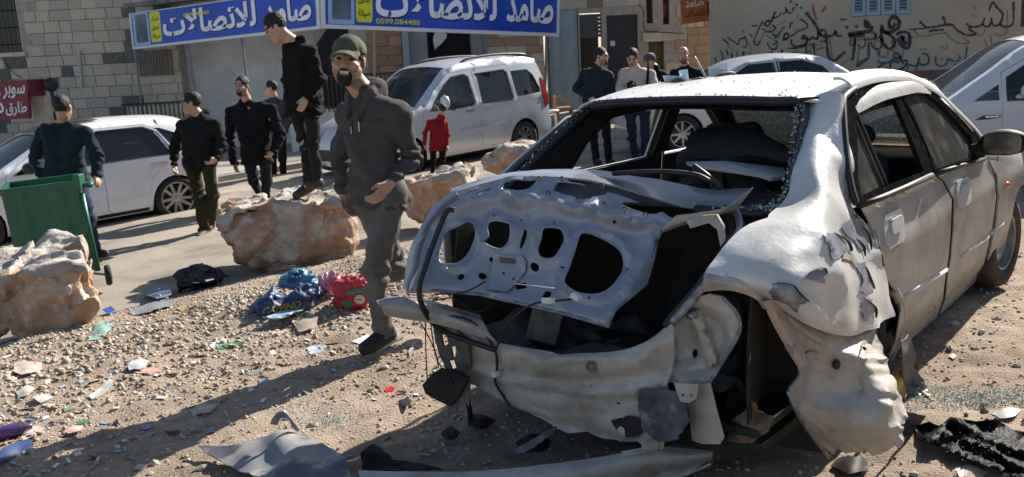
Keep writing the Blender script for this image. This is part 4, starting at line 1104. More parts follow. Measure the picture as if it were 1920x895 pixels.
fp = np.array(smooth_poly(frame, 40, False)); fp = fp[np.argsort(q.rand(len(fp)))[:330]]
fp2 = np.array(smooth_poly(frame[6:10], 60, False)); fp2 = fp2[np.argsort(q.rand(len(fp2)))[:170]]
pts = np.concatenate([fp + q.randn(*fp.shape)*.006 + [-.010, 0, .020], fp2 + q.randn(*fp2.shape)*.010 + [-.004, .015, .016]])
crumbs('glass_fragments', pts, .0052, wreck, m_crumb, 1)
rp = np.stack([q.uniform(-.05, 1.4, 150), q.uniform(-.5, .55, 150)], 1)
crumbs('roof_fragments', np.array([(a, b, np.interp(a, xs_, zc)-.012*(b/.5)**2+.006) for a, b in rp]), .0045, wreck, m_crumb, 2)

# ---- left side seen from inside and left rear pillar
lw = [[(.02,1.0),(.10,1.16),(.28,1.29),(.80,1.315),(.86,1.29),(.86,1.0)], [(1.0,1.0),(1.0,1.29),(1.06,1.315),(1.30,1.30),(1.62,1.13),(1.82,.99)]]
lo_ = [(-.62,.99),(-.42,1.13),(-.10,1.31),(.30,1.345),(1.1,1.365),(1.45,1.315),(1.80,1.11),(2.05,.97),(2.62,.92),(2.95,.86)] + [(2.61+.36*math.cos(a), .34+.36*math.sin(a)) for a in np.linspace(0, math.pi, 9)] + [(2.2,.22),(.42,.22)] + [(.36*math.cos(a), .34+.36*math.sin(a)) for a in np.linspace(.2, math.pi, 9)] + [(-.6,.4),(-.85,.5),(-.9,.93)]
panel('left_side', lo_, lw, lambda V: np.stack([V[:, 0], side_y(V[:, 0], V[:, 1]), V[:, 1]], 1), m_cream, wreck, step=.1, thick=.012)
panel('left_inner_trim', lo_, lw, lambda V: np.stack([V[:, 0], side_y(V[:, 0], V[:, 1])-.045, V[:, 1]], 1), m_inner_dark, wreck, step=.1, thick=.01)
G, Fc = patch([[(-.02,.60,1.345),(-.04,.66,1.33),(.0,.69,1.28)], [(-.30,.67,1.18),(-.33,.73,1.15),(-.25,.765,1.10)], [(-.57,.72,1.01),(-.62,.79,.985),(-.55,.82,.95)]], 4, 5)
obj('left_rear_pillar', mesh('left_rear_pillar', G.reshape(-1, 3), Fc), m_plastic, wreck, smooth=True, solid=.012)
MB().tube(smooth_poly([(.92,.70,1.33),(.92,.765,1.1),(.93,.80,.8)], 4, False), .045, 8).build('left_centre_pillar', m_inner_dark, wreck, smooth=True)

# ---- right side: doors, frames and glass, traced on the body side
rear_frame_out = [(1583,196),(1588,182),(1599,172),(1634,159),(1669,154),(1700,215),(1731,277),(1747,327),(1700,350),(1650,371),(1609,386),(1600,375),(1590,300)]
rear_open = [(1602,200),(1609,187),(1622,177),(1663,167),(1667,171),(1700,248),(1729,322),(1664,347),(1611,370),(1605,330)]
front_frame_out = [(1673,155),(1707,157),(1737,168),(1764,186),(1796,217),(1824,246),(1838,266),(1846,298),(1800,312),(1750,328),(1735,280),(1705,215)]
front_open = [(1684,164),(1705,167),(1737,179),(1768,204),(1796,235),(1817,259),(1826,296),(1790,305),(1754,318),(1738,282),(1710,217)]
rear_door = [(1612,389),(1650,373),(1700,352),(1752,329),(1764,340),(1782,374),(1781,426),(1776,485),(1771,512),(1766,560),(1755,594),(1735,612),(1700,640),(1664,669),(1678,633),(1687,582),(1684,555),(1668,535),(1654,510),(1642,463),(1630,421)]
front_door = [(1757,329),(1800,314),(1848,299),(1862,330),(1866,370),(1858,430),(1843,495),(1836,520),(1790,563),(1760,590),(1771,560),(1776,512),(1781,485),(1786,426),(1787,374),(1769,340)]
ppx('door_gap_shade', [(1596,392),(1750,322),(1850,300),(1872,330),(1876,430),(1846,520),(1757,600),(1664,690),(1640,600),(1622,450)], [], side_fn(-.05), m_void, wreck, step=20)  # black sheet set behind the doors so their gaps read as shade
rd = ppx('rear_door', rear_door, [], side_fn(0, .004, .012), m_door, thick=.006, offset=-1)
fd = ppx('front_door', front_door, [], side_fn(0, .003, .012), m_door, thick=.006, offset=-1)
def strip_light(name, poly, off, mat, parent, th=.012): return ppx(name, poly, [], side_fn(off), mat, parent, step=12, thick=th)
m_frame = pmat('frame_black', (.011,.011,.012), rough=.75, spec=0.0, c2=(.03,.028,.026), scale=20, lo=.5, hi=.75)
ppx('window_frame', rear_frame_out, [rear_open], side_fn(-.008), m_frame, rd, thick=.02)
ppx('window_frame', front_frame_out, [front_open], side_fn(-.008), m_frame, fd, thick=.02)
ppx('quarter_glass', [(1602,205),(1661,346),(1609,370),(1604,330)], [], side_fn(-.018), m_dusty_glass, rd, step=20)
ppx('window', front_open, [], side_fn(-.016), m_dusty_glass, fd, step=20)
pl_ = [K_side(a, b, -.006) for a, b in ((1601,201),(1630,270),(1663,347))]
MB().tube(smooth_poly(pl_, 4, False), .009, 6).build('window_divider', m_rubber, rd, smooth=True)
for nm, par, ln in (('belt_trim', rd, ((1612,386),(1660,368),(1700,351),(1748,329))), ('belt_trim', fd, ((1754,326),(1800,311),(1846,298)))):
    P = [K_side(a, b, .010) for a, b in ln]; MB().tube(P, .013, 6).build(nm, m_rubber, par, smooth=True)
P = [K_side(a, b, .004) for a, b in ((1762,184),(1796,216),(1824,246))]
MB().tube(P, .006, 6).build('bright_trim', m_chrome, fd, smooth=True)
# tall seal in front of the rear pillar
P = [K_side(a, b, .003) for a, b in ((1604,166),(1588,178),(1581,196),(1587,290),(1596,350),(1606,384))]
MB().tube(smooth_poly(P, 4, False), .014, 6).build('door_seal', m_rubber, wreck, smooth=True)
# roof rail and front pillar above the door frames (right)
rail_lo = [(1597,170),(1634,157),(1672,152),(1708,155),(1738,166),(1766,184),(1798,215),(1828,245),(1846,268)]
G = []
for i, (a, b) in enumerate(rail_lo):
    p = K_side(a, b, .004); t = i/(len(rail_lo)-1)
    G.append([tuple(p), tuple(p + np.array([.0, .012, .028])), tuple(p + np.array([.004, .045, .05])), tuple(p + np.array([.01, .085, .052]))])
G, Fc = patch(G, 3, 3)
obj('roof_rail', mesh('roof_rail', G.reshape(-1, 3), Fc), m_cream, wreck, smooth=True, solid=.012)
# left front pillar, windscreen frame
MB().tube(smooth_poly([(1.45,.62,1.36),(1.75,.70,1.16),(2.08,.76,.97)], 4, False), .035, 8).build('left_front_pillar', m_inner_dark, wreck, smooth=True)
MB().tube(smooth_poly([(1.47,-.60,1.36),(1.75,-.68,1.16),(2.08,-.75,.98)], 4, False), .03, 8).build('right_front_pillar', m_inner_dark, wreck, smooth=True)
MB().tube(smooth_poly([(1.50,-.58,1.365),(1.56,0,1.385),(1.50,.58,1.365)], 5, False), .028, 8).build('windscreen_header', m_inner_dark, wreck, smooth=True)
# shattered windscreen
mg = pmat('shattered_glass', (.30,.38,.37), rough=.25, alpha=.72, spec=.6)
nt = mg.node_tree; b_ = nt.nodes['Principled BSDF']
tc = nt.nodes.new('ShaderNodeTexCoord'); vo = nt.nodes.new('ShaderNodeTexVoronoi'); vo.inputs['Scale'].default_value = 95
nt.links.new(tc.outputs['Object'], vo.inputs['Vector'])
mr = nt.nodes.new('ShaderNodeMapRange'); mr.inputs['From Min'].default_value = .55; mr.inputs['From Max'].default_value = .9; nt.links.new(vo.outputs['Color'], mr.inputs['Value'])
mx = nt.nodes.new('ShaderNodeMix'); mx.data_type = 'RGBA'; mx.inputs['A'].default_value = (.16,.21,.21,1); mx.inputs['B'].default_value = (.62,.68,.66,1)
nt.links.new(mr.outputs['Result'], mx.inputs['Factor']); nt.links.new(mx.outputs['Result'], b_.inputs['Base Color'])
bn = nt.nodes.new('ShaderNodeBump'); bn.inputs['Strength'].default_value = 1.0; bn.inputs['Distance'].default_value = .01
nt.links.new(vo.outputs['Color'], bn.inputs['Height']); nt.links.new(bn.outputs['Normal'], b_.inputs['Normal'])
G, Fc = patch([[(1.52,.60,1.36),(1.59,0,1.375),(1.52,-.58,1.355)], [(1.78,.68,1.16),(1.87,0,1.17),(1.78,-.66,1.15)], [(2.08,.75,.97),(2.22,0,.96),(2.08,-.73,.97)]], 6, 5)
obj('windscreen', mesh('windscreen', G.reshape(-1, 3), Fc), mg, wreck, smooth=True, solid=.005)
MB().box((1.40,-.21,1.26), (1.42,-.17,1.33)).build('sun_visor_tag', pmat('tag_tan', (.2,.15,.09), rough=.7), wreck)
MB().tube([(1.50,-.42,1.35),(1.46,-.42,1.30)], .012, 6).box((1.43,-.55,1.26),(1.46,-.34,1.315)).build('rear_view_mirror', m_plastic, wreck)
# dashboard
G, Fc = patch([[(2.1,.72,.95),(2.2,0,.95),(2.1,-.72,.95)], [(1.75,.72,.93),(1.75,0,.92),(1.75,-.72,.93)], [(1.68,.72,.7),(1.68,0,.7),(1.68,-.72,.7)]], 5, 5)
obj('dashboard', mesh('dashboard', G.reshape(-1, 3), Fc), m_plastic, wreck, smooth=True)

# mirror on the front door
S = SDF(axis(-.2,.2,.012), axis(-.32,.1,.012), axis(-.15,.15,.012))
S.ell((0,-.12,0), (.075,.125,.07), 0); S.cap((.02,.06,-.05), (.01,-.05,-.035), .032, .035, .03); S.half((-1, 0, 0), .055)
mrp = K_side(1846, 300, 0); mpos = KY(1880, 267, -.955)
mo = sdf_obj('mirror', S, m_plastic, wreck); mo.location = tuple(mpos + np.array([0, .11, 0]))
gl = [(-.057, a*.9-.12, b*.95) for a, b in rounded_rect(.20, .115, .04)]
obj('mirror_glass', mesh('mirror_glass', gl, [tuple(range(len(gl)))]), pmat('mirror_glass', (.35,.33,.29), rough=.12, metal=.8, c2=(.12,.11,.1), scale=9), mo)

# handles
for (par, px_, py_) in ((rd, 1672, 428), (fd, 1803, 361)):
    c = K_side(px_, py_, 0)
    rr_ = [(c[0]+u, c[2]+v) for u, v in rounded_rect(.26, .145, .045)]
    def hf(V, o): return np.stack([V[:, 0], -(side_y(V[:, 0], V[:, 1])+o), V[:, 1]], 1)
    h = panel('door_handle', rr_, [], lambda V: hf(V, .009), m_cream, par, step=.05, thick=.008)
    r2 = [(c[0]+.015+u, c[2]+.015+v) for u, v in rounded_rect(.16, .065, .025)]
    panel('pull', r2, [], lambda V: hf(V, .020), m_cream, h, step=.05, thick=.01)
    r3 = [(c[0]+.012+.055*math.cos(t), c[2]-.045+.04*math.sin(t)) for t in np.linspace(math.pi, 2*math.pi, 9)]
    panel('recess', r3, [], lambda V: hf(V, .0125), m_bare, h, step=.03)
# rub strips
for par, pts in ((rd, ((1694,558),(1735,531),(1773,506))), (fd, ((1803,480),(1828,462),(1851,443)))):
    MB().tube([K_side(a, b, .004) for a, b in pts], .014, 8).build('rub_strip', m_cream, par, smooth=True)
# sill and front wing
ppx('sill', [(1662,676),(1700,647),(1757,598),(1836,524),(1862,500),(1862,508),(1836,533),(1757,609),(1700,658),(1664,686)], [], side_fn(-.018), m_cream, thick=.02)
arch = [(1921,342),(1908,352),(1900,372),(1894,405),(1884,445),(1873,480),(1864,500)]
wing = [(1850,300),(1870,303),(1890,305),(1921,312)] + arch + [(1840,522),(1847,495),(1862,430),(1870,370),(1866,330)]
fw_ = ppx('front_wing', wing, [], side_fn(0, .004, .012), m_door, thick=.012, offset=-1)
MB().tube([K_side(a, b, .004) for a, b in ((1857,438),(1868,428),(1879,418))], .014, 8).build('rub_strip', m_cream, fw_, smooth=True)
c = K_side(1888, 347, .012)
S = SDF(axis(-.05,.05,.006), axis(-.03,.03,.006), axis(-.04,.04,.006)); S.ell((0,0,0), (.035,.018,.022), 0)
o = sdf_obj('side_repeater', S, pmat('amber_lens', (.75,.16,.02), rough=.2, coat=.5), fw_); o.location = tuple(c)
G, Fc = patch([[(2.05,-.80,.955),(2.1,-.70,.985),(2.18,0,1.0),(2.1,.72,.97)], [(2.45,-.815,.92),(2.45,-.72,.96),(2.5,0,.985),(2.45,.74,.93)], [(2.9,-.80,.85),(2.9,-.70,.90),(2.95,0,.93),(2.9,.72,.88)], [(3.3,-.66,.72),(3.32,-.55,.76),(3.42,0,.78),(3.3,.6,.74)]], 5, 5)
obj('bonnet', mesh('bonnet', G.reshape(-1, 3), Fc), m_cream, wreck, smooth=True, solid=.012)
G, Fc = patch([[(2.05,-.80,.955),(2.12,-.825,.92),(2.14,-.828,.86)], [(2.5,-.812,.92),(2.5,-.833,.87),(2.5,-.838,.80)], [(2.95,-.79,.85),(2.95,-.81,.78),(2.95,-.82,.66)], [(3.25,-.70,.74),(3.28,-.72,.62),(3.28,-.72,.5)]], 5, 5)
obj('front_wing_top', mesh('front_wing_top', G.reshape(-1, 3), Fc), m_cream, wreck, smooth=True, solid=.01)
mw = make_wheel(wreck, 2.61, -.725, .30, .19, 7, .62, steel=True, out=-1, turn=math.radians(-6), dirty=pmat('tyre_dusty', (.03,.027,.025), rough=.95, c2=(.075,.065,.055), scale=6, bump=.3, bscale=40))
make_wheel(wreck, 2.61, .725, .30, .19, 7, .62, steel=True, out=1)
make_wheel(wreck, 0, .72, .27, .19, 7, .62, steel=True, out=1, dirty=MATS['tyre_dusty'])
rw_ = make_wheel(wreck, .02, -.70, .26, .19, 7, .62, steel=True, out=-1, dirty=m_tyre)

# ---- cabin: floor, seats, parcel shelf
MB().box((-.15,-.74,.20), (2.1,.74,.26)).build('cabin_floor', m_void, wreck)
def seat(x, y, w, hz, name='seat', lean=.22):
    S = SDF(axis(-.5,.5,.03), axis(-.8,.8,.03), axis(0,1.2,.03))
    for s in np.linspace(-w/2+.1, w/2-.1, max(2, int(w/.22))):
        S.cap((.32,s,.42), (-.08,s,.40), .11, .11, .05); S.cap((-.12,s,.45), (-.12-lean,s,hz), .10, .085, .05)
    o = sdf_obj(name, S, m_seat, wreck); o.location = (x, y, 0); return o
seat(.28, 0, 1.3, .96, 'rear_seat'); seat(1.2, .36, .5, .98); seat(1.2, -.36, .5, .98)
for y in (.36, -.36):
    S = SDF(axis(-.1,.1,.015), axis(-.2,.2,.015), axis(-.1,.12,.015)); S.ell((0,0,0), (.045,.13,.075), 0)
    o = sdf_obj('headrest', S, m_seat, wreck); o.location = (.98, y, 1.13)
# black cloth heap thrown over the rear seat
cl = [[KX(a, b, x) for a, b in r] for x, r in ((-.30, ((1285,300),(1330,292),(1385,290),(1440,296),(1480,300))), (-.10, ((1292,268),(1340,258),(1400,262),(1440,268),(1478,285))), (.12, ((1300,252),(1350,244),(1415,234),(1432,262),(1470,278))), (.32, ((1310,262),(1360,256),(1424,250),(1440,280),(1472,296))))]
G, Fc = patch(cl, 6, 6); G = G + .012*fbm(G[..., 0]*9, G[..., 1]*9, 5., 3)[..., None]
obj('torn_upholstery', mesh('torn_upholstery', G.reshape(-1, 3), Fc), pmat('cloth_black', (.012,.012,.013), rough=.95), wreck, smooth=True, solid=.02)
G, Fc = patch([[(-.20,.70,.985),(-.15,.3,.995),(-.15,-.1,.99),(-.18,-.52,1.0)], [(-.38,.70,.98),(-.36,.3,.985),(-.36,-.1,.985),(-.38,-.52,.99)], [(-.52,.66,.965),(-.50,.3,.97),(-.50,-.1,.975),(-.52,-.50,.985)]], 5, 4)
obj('parcel_shelf', mesh('parcel_shelf', G.reshape(-1, 3), Fc), pmat('shelf_dark', (.05,.052,.06), rough=.8, c2=(.1,.1,.105), scale=6), wreck, smooth=True, solid=.015)
pw = [KX(a, b, x) for a, b, x in ((1287,306,-.35),(1360,305,-.30),(1470,318,-.22),(1472,333,-.30),(1445,337,-.42),(1425,330,-.44),(1370,320,-.44),(1300,312,-.42))]
obj('broken_shelf_board', mesh('broken_shelf_board', pw, [tuple(range(len(pw)))]), pmat('board_grey', (.36,.37,.39), rough=.6, c2=(.28,.28,.29), scale=6), wreck, solid=.014)

# ---- trunk cavity
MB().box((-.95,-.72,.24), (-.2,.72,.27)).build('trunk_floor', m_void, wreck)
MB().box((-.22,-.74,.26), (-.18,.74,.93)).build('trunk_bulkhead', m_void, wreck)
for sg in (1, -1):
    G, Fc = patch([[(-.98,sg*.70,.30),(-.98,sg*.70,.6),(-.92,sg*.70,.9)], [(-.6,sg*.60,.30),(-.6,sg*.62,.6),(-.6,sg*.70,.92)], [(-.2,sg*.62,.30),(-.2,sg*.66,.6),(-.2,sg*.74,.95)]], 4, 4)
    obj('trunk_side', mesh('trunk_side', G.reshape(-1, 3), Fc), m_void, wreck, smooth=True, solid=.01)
MB().box((-.75,-.05,.27), (-.5,.22,.40)).build('trunk_clutter', m_plastic, wreck, bevel=.03)
m_carpet = pmat('trunk_carpet', (.045,.042,.04), rough=.95, c2=(.09,.08,.07), scale=10)
gx_, gy_ = np.meshgrid(np.linspace(-.98, -.3, 34), np.linspace(-.6, .62, 50), indexing='ij'); gz_ = .33 + .07*fbm(gx_*4, gy_*4, 3., 3) + .06*np.maximum(0, ridged(gx_*3, gy_*3, 7., 2)) + .12*np.maximum(0, gy_-.25)
obj('torn_carpet', mesh('torn_carpet', np.stack([gx_, gy_, gz_], -1).reshape(-1, 3), grid_faces(34, 50)), m_carpet, wreck, smooth=True)
o = MB().box((-.05,-.07,-.09), (.05,.07,.09)).build('hanging_module', pmat('module_grey', (.06,.06,.062), rough=.7, c2=(.12,.115,.11), scale=15), wreck, bevel=.008); o.location = tuple(KX(1027, 604, -.80)); o.rotation_euler = (.2, .3, .4)

# ---- right quarter panel, buckled outwards
Q = [[(1521,187,-.525),(1540,176,-.575),(1560,173,-.62),(1576,176,-.65),(1584,196,-.672)],
     [(1508,250,-.575),(1530,246,-.63),(1555,246,-.67),(1575,248,-.70),(1590,252,-.715)],
     [(1491,315,-.615),(1520,312,-.69),(1550,312,-.735),(1578,315,-.755),(1598,318,-.765)],
     [(1467,380,-.635),(1510,376,-.735),(1550,378,-.795),(1585,380,-.81),(1608,388,-.815)],
     [(1404,422,-.625),(1470,425,-.745),(1535,428,-.83),(1590,430,-.835),(1628,425,-.828)],
     [(1366,455,-.610),(1445,468,-.755),(1525,478,-.865),(1590,478,-.86),(1641,468,-.835)],
     [(1342,485,-.600),(1425,505,-.755),(1515,525,-.885),(1595,530,-.885),(1655,516,-.845)],
     [(1322,512,-.595),(1415,535,-.745),(1510,570,-.89),(1600,580,-.905),(1666,560,-.86)],
     [(1330,528,-.600),(1428,556,-.735),(1520,612,-.88),(1600,628,-.90),(1669,592,-.87)]]
G, Fc = patch([[KY(a, b, y) for a, b, y in r] for r in Q], 7, 6)
dn = (.010*fbm(G[..., 0]*4.5, G[..., 2]*4.5, 6., 3) - .014*np.maximum(0, ridged(G[..., 0]*3.2+.8*G[..., 2], G[..., 2]*3.2, 6., 2))**2) * sstep(-1.05, -.75, G[..., 0])
G[..., 1] += dn
# dents in the pillar
for (x, z, s, a) in ((-.20,1.22,.035,.022), (-.26,1.03,.09,.03), (-.18,1.12,.06,-.012)):
    G[..., 1] += a*np.exp(-(((G[..., 0]-x)/s)**2 + ((G[..., 2]-z)/(s*1.3))**2))
_u = np.linspace(0, 1, G.shape[1])[None, :]; _v = np.linspace(0, 1, G.shape[0])[:, None]
G[..., 1] += .012*crumple(_u*2.5, _v*4, 21)*sstep(.45, .7, _v)*sstep(.15, .4, _u)
qp = obj('quarter_panel', mesh('quarter_panel', G.reshape(-1, 3), Fc), m_cream, wreck, smooth=True, solid=.008)
# folded rear return of the panel
r_top = [(1321,512,-.595),(1360,520,-.665),(1400,531,-.72),(1428,545,-.74),(1445,560,-.75)]
r_bot = [(1320,546,-.59),(1360,543,-.66),(1395,550,-.71),(1420,563,-.735),(1432,580,-.745)]
G, Fc = patch([[KY(a, b, y) for a, b, y in r_top], [KY(a-2, (b+d)/2, (y+e)/2-.006) for (a, b, y), (c, d, e) in zip(r_top, r_bot)], [KY(a, b, y) for a, b, y in r_bot]], 4, 3)
obj('panel_return', mesh('panel_return', G.reshape(-1, 3), Fc), m_beige, qp, smooth=True, solid=.006)
# hanging lower flap
FL = [[(1420,546,-.715),(1466,572,-.78),(1526,606,-.855),(1592,622,-.875),(1650,598,-.86)],
      [(1426,560,-.735),(1472,592,-.80),(1530,636,-.875),(1588,652,-.905),(1638,616,-.88)],
      [(1448,606,-.765),(1505,640,-.835),(1560,662,-.895),(1604,660,-.93),(1645,644,-.905)],
      [(1472,652,-.795),(1535,684,-.855),(1586,690,-.92),(1622,686,-.965),(1655,682,-.945)],
      [(1497,700,-.83),(1552,728,-.875),(1602,728,-.945),(1642,724,-1.01),(1675,722,-1.0)],
      [(1480,738,-.84),(1545,776,-.885),(1602,774,-.965),(1652,770,-1.04),(1691,768,-1.05)],
      [(1512,796,-.85),(1562,820,-.895),(1612,816,-.975),(1662,806,-1.06),(1694,800,-1.08)],
      [(1556,856,-.86),(1592,850,-.90),(1642,842,-.98),(1680,834,-1.07),(1693,828,-1.09)]]
G, Fc = patch([[KY(a, b, y) for a, b, y in r] for r in FL], 10, 8)
nr, nc = G.shape[:2]; uu = np.linspace(0, 1, nc)[None, :]; vv = np.linspace(0, 1, nr)[:, None]
rel = .012*np.exp(-((vv-.42-.05*uu)/.025)**2)*(uu > .12) - .010*np.exp(-((vv-.58-.08*uu)/.03)**2)*(uu > .25) + .010*np.exp(-((vv-.72+.05*uu)/.025)**2) + .018*fbm(uu*5+vv*2, vv*6, 3., 3)*sstep(.55, .95, uu) + .008*fbm(uu*4, vv*4, 8., 3) - .02*np.exp(-((uu-.82)/.06)**2-((vv-.35)/.08)**2)
rel = rel*.7 + sstep(.1, .25, vv)*(.010*np.maximum(0, ridged(uu*3.2+vv, vv*4.5-uu, 2., 3)) - .005 + (.009*crumple(uu*2.2, vv*3.0, 5) + .006*crumple(uu*4, vv*6, 9))*sstep(.02, .2, uu) + .012*(np.abs(((vv*4.2-.7*uu) % 1)-.5)*2)**6*sstep(.25, .4, vv)*sstep(.1, .3, uu))
G[..., 1] -= rel
G[..., 0] += .5*rel
G[-6:] += fbm(np.arange(nc)*.2, 0, 3., 3)[None, :, None]*np.array([.010, .010, .016])*np.linspace(.1, 1, 6)[:, None, None]; G[:, -6:] += fbm(np.arange(nr)*.22, 0, 4., 3)[:, None, None]*np.array([.022, .008, .004])*np.linspace(.1, 1, 6)[None, :, None]
fl = obj('hanging_flap', mesh('hanging_flap', G.reshape(-1, 3), Fc), m_beige, qp, smooth=True, solid=.008)
S = SDF(axis(-.04,.04,.005), axis(-.03,.03,.005), axis(-.04,.04,.005)); S.ell((0,0,0), (.02,.012,.02), 0)
o = sdf_obj('rubber_plug', S, m_rubber, fl); o.location = tuple(KY(1569, 684, -.905))
# pinkish bare flange down the flap's rear edge
F1 = [(1430,566,-.742),(1452,612,-.772),(1476,654,-.805),(1500,694,-.845)]; F2 = [(1455,560,-.775),(1480,606,-.805),(1502,648,-.832),(1515,684,-.86)]
G, Fc = patch([[KY(a, b, y-.012) for a, b, y in F1], [KY((a+c)/2, (b+d)/2, (y+e)/2-.022) for (a, b, y), (c, d, e) in zip(F1, F2)], [KY(a, b, y-.012) for a, b, y in F2]], 4, 3)
obj('bare_flange', mesh('bare_flange', G.reshape(-1, 3), Fc), pmat('primer_pink', (.42,.30,.22), rough=.6, c2=(.34,.3,.26), scale=14, c3=(.2,.17,.15), s3=22, lo3=.55, hi3=.65), fl, smooth=True, solid=.004)
P = [KY(a, b, y-.01) for a, b, y in ((1478,734,-.838),(1495,775,-.845),(1525,820,-.855),(1556,858,-.865))]
MB().tube(smooth_poly(P, 4, False), .008, 6).build('bent_edge', m_bare, fl, smooth=True)
# peeled paint patches and torn curls on the quarter panel
def q_surface(px_, py_, off):
    # find the panel point under this pixel by its y from the control net (nearest control rows)
    best = None
    for r in Q+FL:
        for (a, b, y) in r:
            d = (a-px_)**2+(b-py_)**2
            best = (best or []) + [(d, y)]
    best.sort(); w = [1/(d+60) for d, _ in best[:5]]; y = sum(wi*b[1] for wi, b in zip(w, best[:5]))/sum(w)
    return KY(px_, py_, y-off)
from mathutils.bvhtree import BVHTree
_bv = []
for o in (qp, fl): _bv.append(BVHTree.FromPolygons([tuple(v.co) for v in o.data.vertices], [tuple(p.vertices) for p in o.data.polygons]))
def hit(px_, py_, off=.006):
    r = Vector(cray(px_, py_)); r.normalize(); best = None
    for b in _bv:
        h = b.ray_cast(Vector(CO), r)
        if h[0] is not None and (best is None or h[3] < best[1]): best = (h[0], h[3], h[1] if h[1].dot(r) < 0 else -h[1])
    if best is None: return q_surface(px_, py_, off)
    return np.array(best[0] + best[2]*off)
m_peel = pmat('peeled_grey', (.20,.225,.28), rough=.4, metal=.3, c2=(.27,.28,.31), scale=18, c3=(.11,.09,.08), s3=14, lo3=.6, hi3=.66)
for poly, mm_ in (([(1540,443),(1562,438),(1582,455),(1588,470),(1572,482),(1560,492),(1552,470)], m_peel), ([(1572,425),(1600,402),(1618,418),(1628,448),(1612,470),(1596,452),(1584,440)], m_peel),
                  ([(1507,522),(1520,508),(1541,505),(1546,515),(1538,518),(1544,532),(1526,528)], m_peel), ([(1443,545),(1452,532),(1480,534),(1496,552),(1512,566),(1498,570),(1496,585),(1478,568),(1460,562)], m_bare),
                  ([(1600,495),(1618,490),(1622,515),(1634,540),(1620,552),(1606,548),(1612,525)], m_peel), ([(1612,562),(1630,560),(1634,585),(1620,604),(1612,590)], m_peel), ([(1580,470),(1598,480),(1604,500),(1590,492),(1576,486)], m_beige),
                  ([(1508,662),(1520,652),(1532,656),(1520,676)], m_peel)):
    ppx('peeled_paint', poly, [], lambda a, b: hit(a, b, .010), mm_, qp, step=7, jag=2.5)
m_curl = pmat('paint_edge_dark', (.03,.025,.022), rough=.8)
for cv in (((1560,438),(1582,452),(1590,470),(1584,474)), ((1507,520),(1522,508),(1540,505),(1546,514)), ((1447,534),(1480,533),(1500,556),(1513,566)), ((1610,425),(1622,440),(1630,470)), ((1618,500),(1624,520),(1636,542)), ((1640,430),(1650,470),(1655,500)), ((1616,560),(1634,575),(1638,596)), ((1600,448),(1612,462),(1618,482)), ((1608,668),(1612,655),(1618,660),(1610,652))):
    V = []; n = 0
    pts = smooth_poly(cv, 4, False)
    for i, (a, b) in enumerate(pts):
        t = math.sin(math.pi*(i+.5)/len(pts))
        V += [hit(a, b, .007), hit(a+1.6*t, b+1.1*t, .010+.007*t)]
    obj('paint_curl', mesh('paint_curl', V, [(2*i, 2*i+1, 2*i+3, 2*i+2) for i in range(len(pts)-1)]), m_curl, qp, solid=.002)

# ---- tail panel
T = [[(836,598,-1.06),(880,624,-1.06),(960,648,-1.06),(1060,662,-1.05),(1150,661,-1.045),(1212,642,-1.04),(1262,606,-1.03)],
     [(842,612,-1.085),(884,636,-1.085),(962,662,-1.085),(1060,676,-1.08),(1152,676,-1.075),(1218,660,-1.06),(1266,624,-1.05)],
     [(858,640,-1.06),(905,668,-1.065),(975,692,-1.07),(1062,706,-1.07),(1150,708,-1.06),(1220,698,-1.05),(1262,680,-1.04)],
     [(866,672,-1.03),(915,702,-1.045),(985,722,-1.05),(1070,738,-1.05),(1150,742,-1.05),(1218,732,-1.04),(1255,724,-1.03)],
     [(870,694,-1.02),(925,734,-1.03),(990,762,-1.035),(1075,775,-1.04),(1150,778,-1.045),(1205,775,-1.04),(1250,772,-1.03)],
     [(872,702,-1.0),(930,742,-1.01),(1000,776,-1.02),(1085,804,-1.03),(1160,822,-1.035),(1205,832,-1.03),(1245,836,-1.02)]]
G, Fc = patch([[KX(a, b, x) for a, b, x in r] for r in T], 8, 6)
nr, nc = G.shape[:2]; uu = np.linspace(0, 1, nc)[None, :]; vv = np.linspace(0, 1, nr)[:, None]
G[..., 0] -= .012*fbm(uu*6, vv*4, 2., 3) + .012*np.maximum(0, ridged(uu*5+.6*vv, vv*2.6, 5., 3)) - .012*np.exp(-((vv-.42-.06*np.sin(uu*5))/.06)**2)*sstep(.2, .4, uu) + .014*np.exp(-((vv-.55)/.05)**2)
G[..., 0] += (.013*crumple(uu*5, vv*2.0, 12) + .007*crumple(uu*9, vv*4, 14))*sstep(0, .15, vv)
G[-6:] += fbm(np.arange(nc)*.23, 0, 2., 3)[None, :, None]*np.array([.012, .004, .014])*np.linspace(.1, 1, 6)[:, None, None]
tp = obj('tail_panel', mesh('tail_panel', G.reshape(-1, 3), Fc), m_beige, wreck, smooth=True, solid=.01)
c = KX(1108, 688, -1.09)
gm = MB().lathe([(.010, 0), (.016, -.006), (.022, -.004), (.024, 0)], 12, 'x', (0, 0, 0)); o = gm.build('fixing_ring', m_rust, tp, smooth=True); o.location = tuple(c)
for a, b in ((1025,756),(1060,748),(1093,750),(1130,754),(1160,755)):
    MB().lathe([(0, -.004), (.008, -.003), (.009, .003)], 8, 'x').build('bolt_hole', m_void, tp).location = tuple(KX(a, b, -1.052))
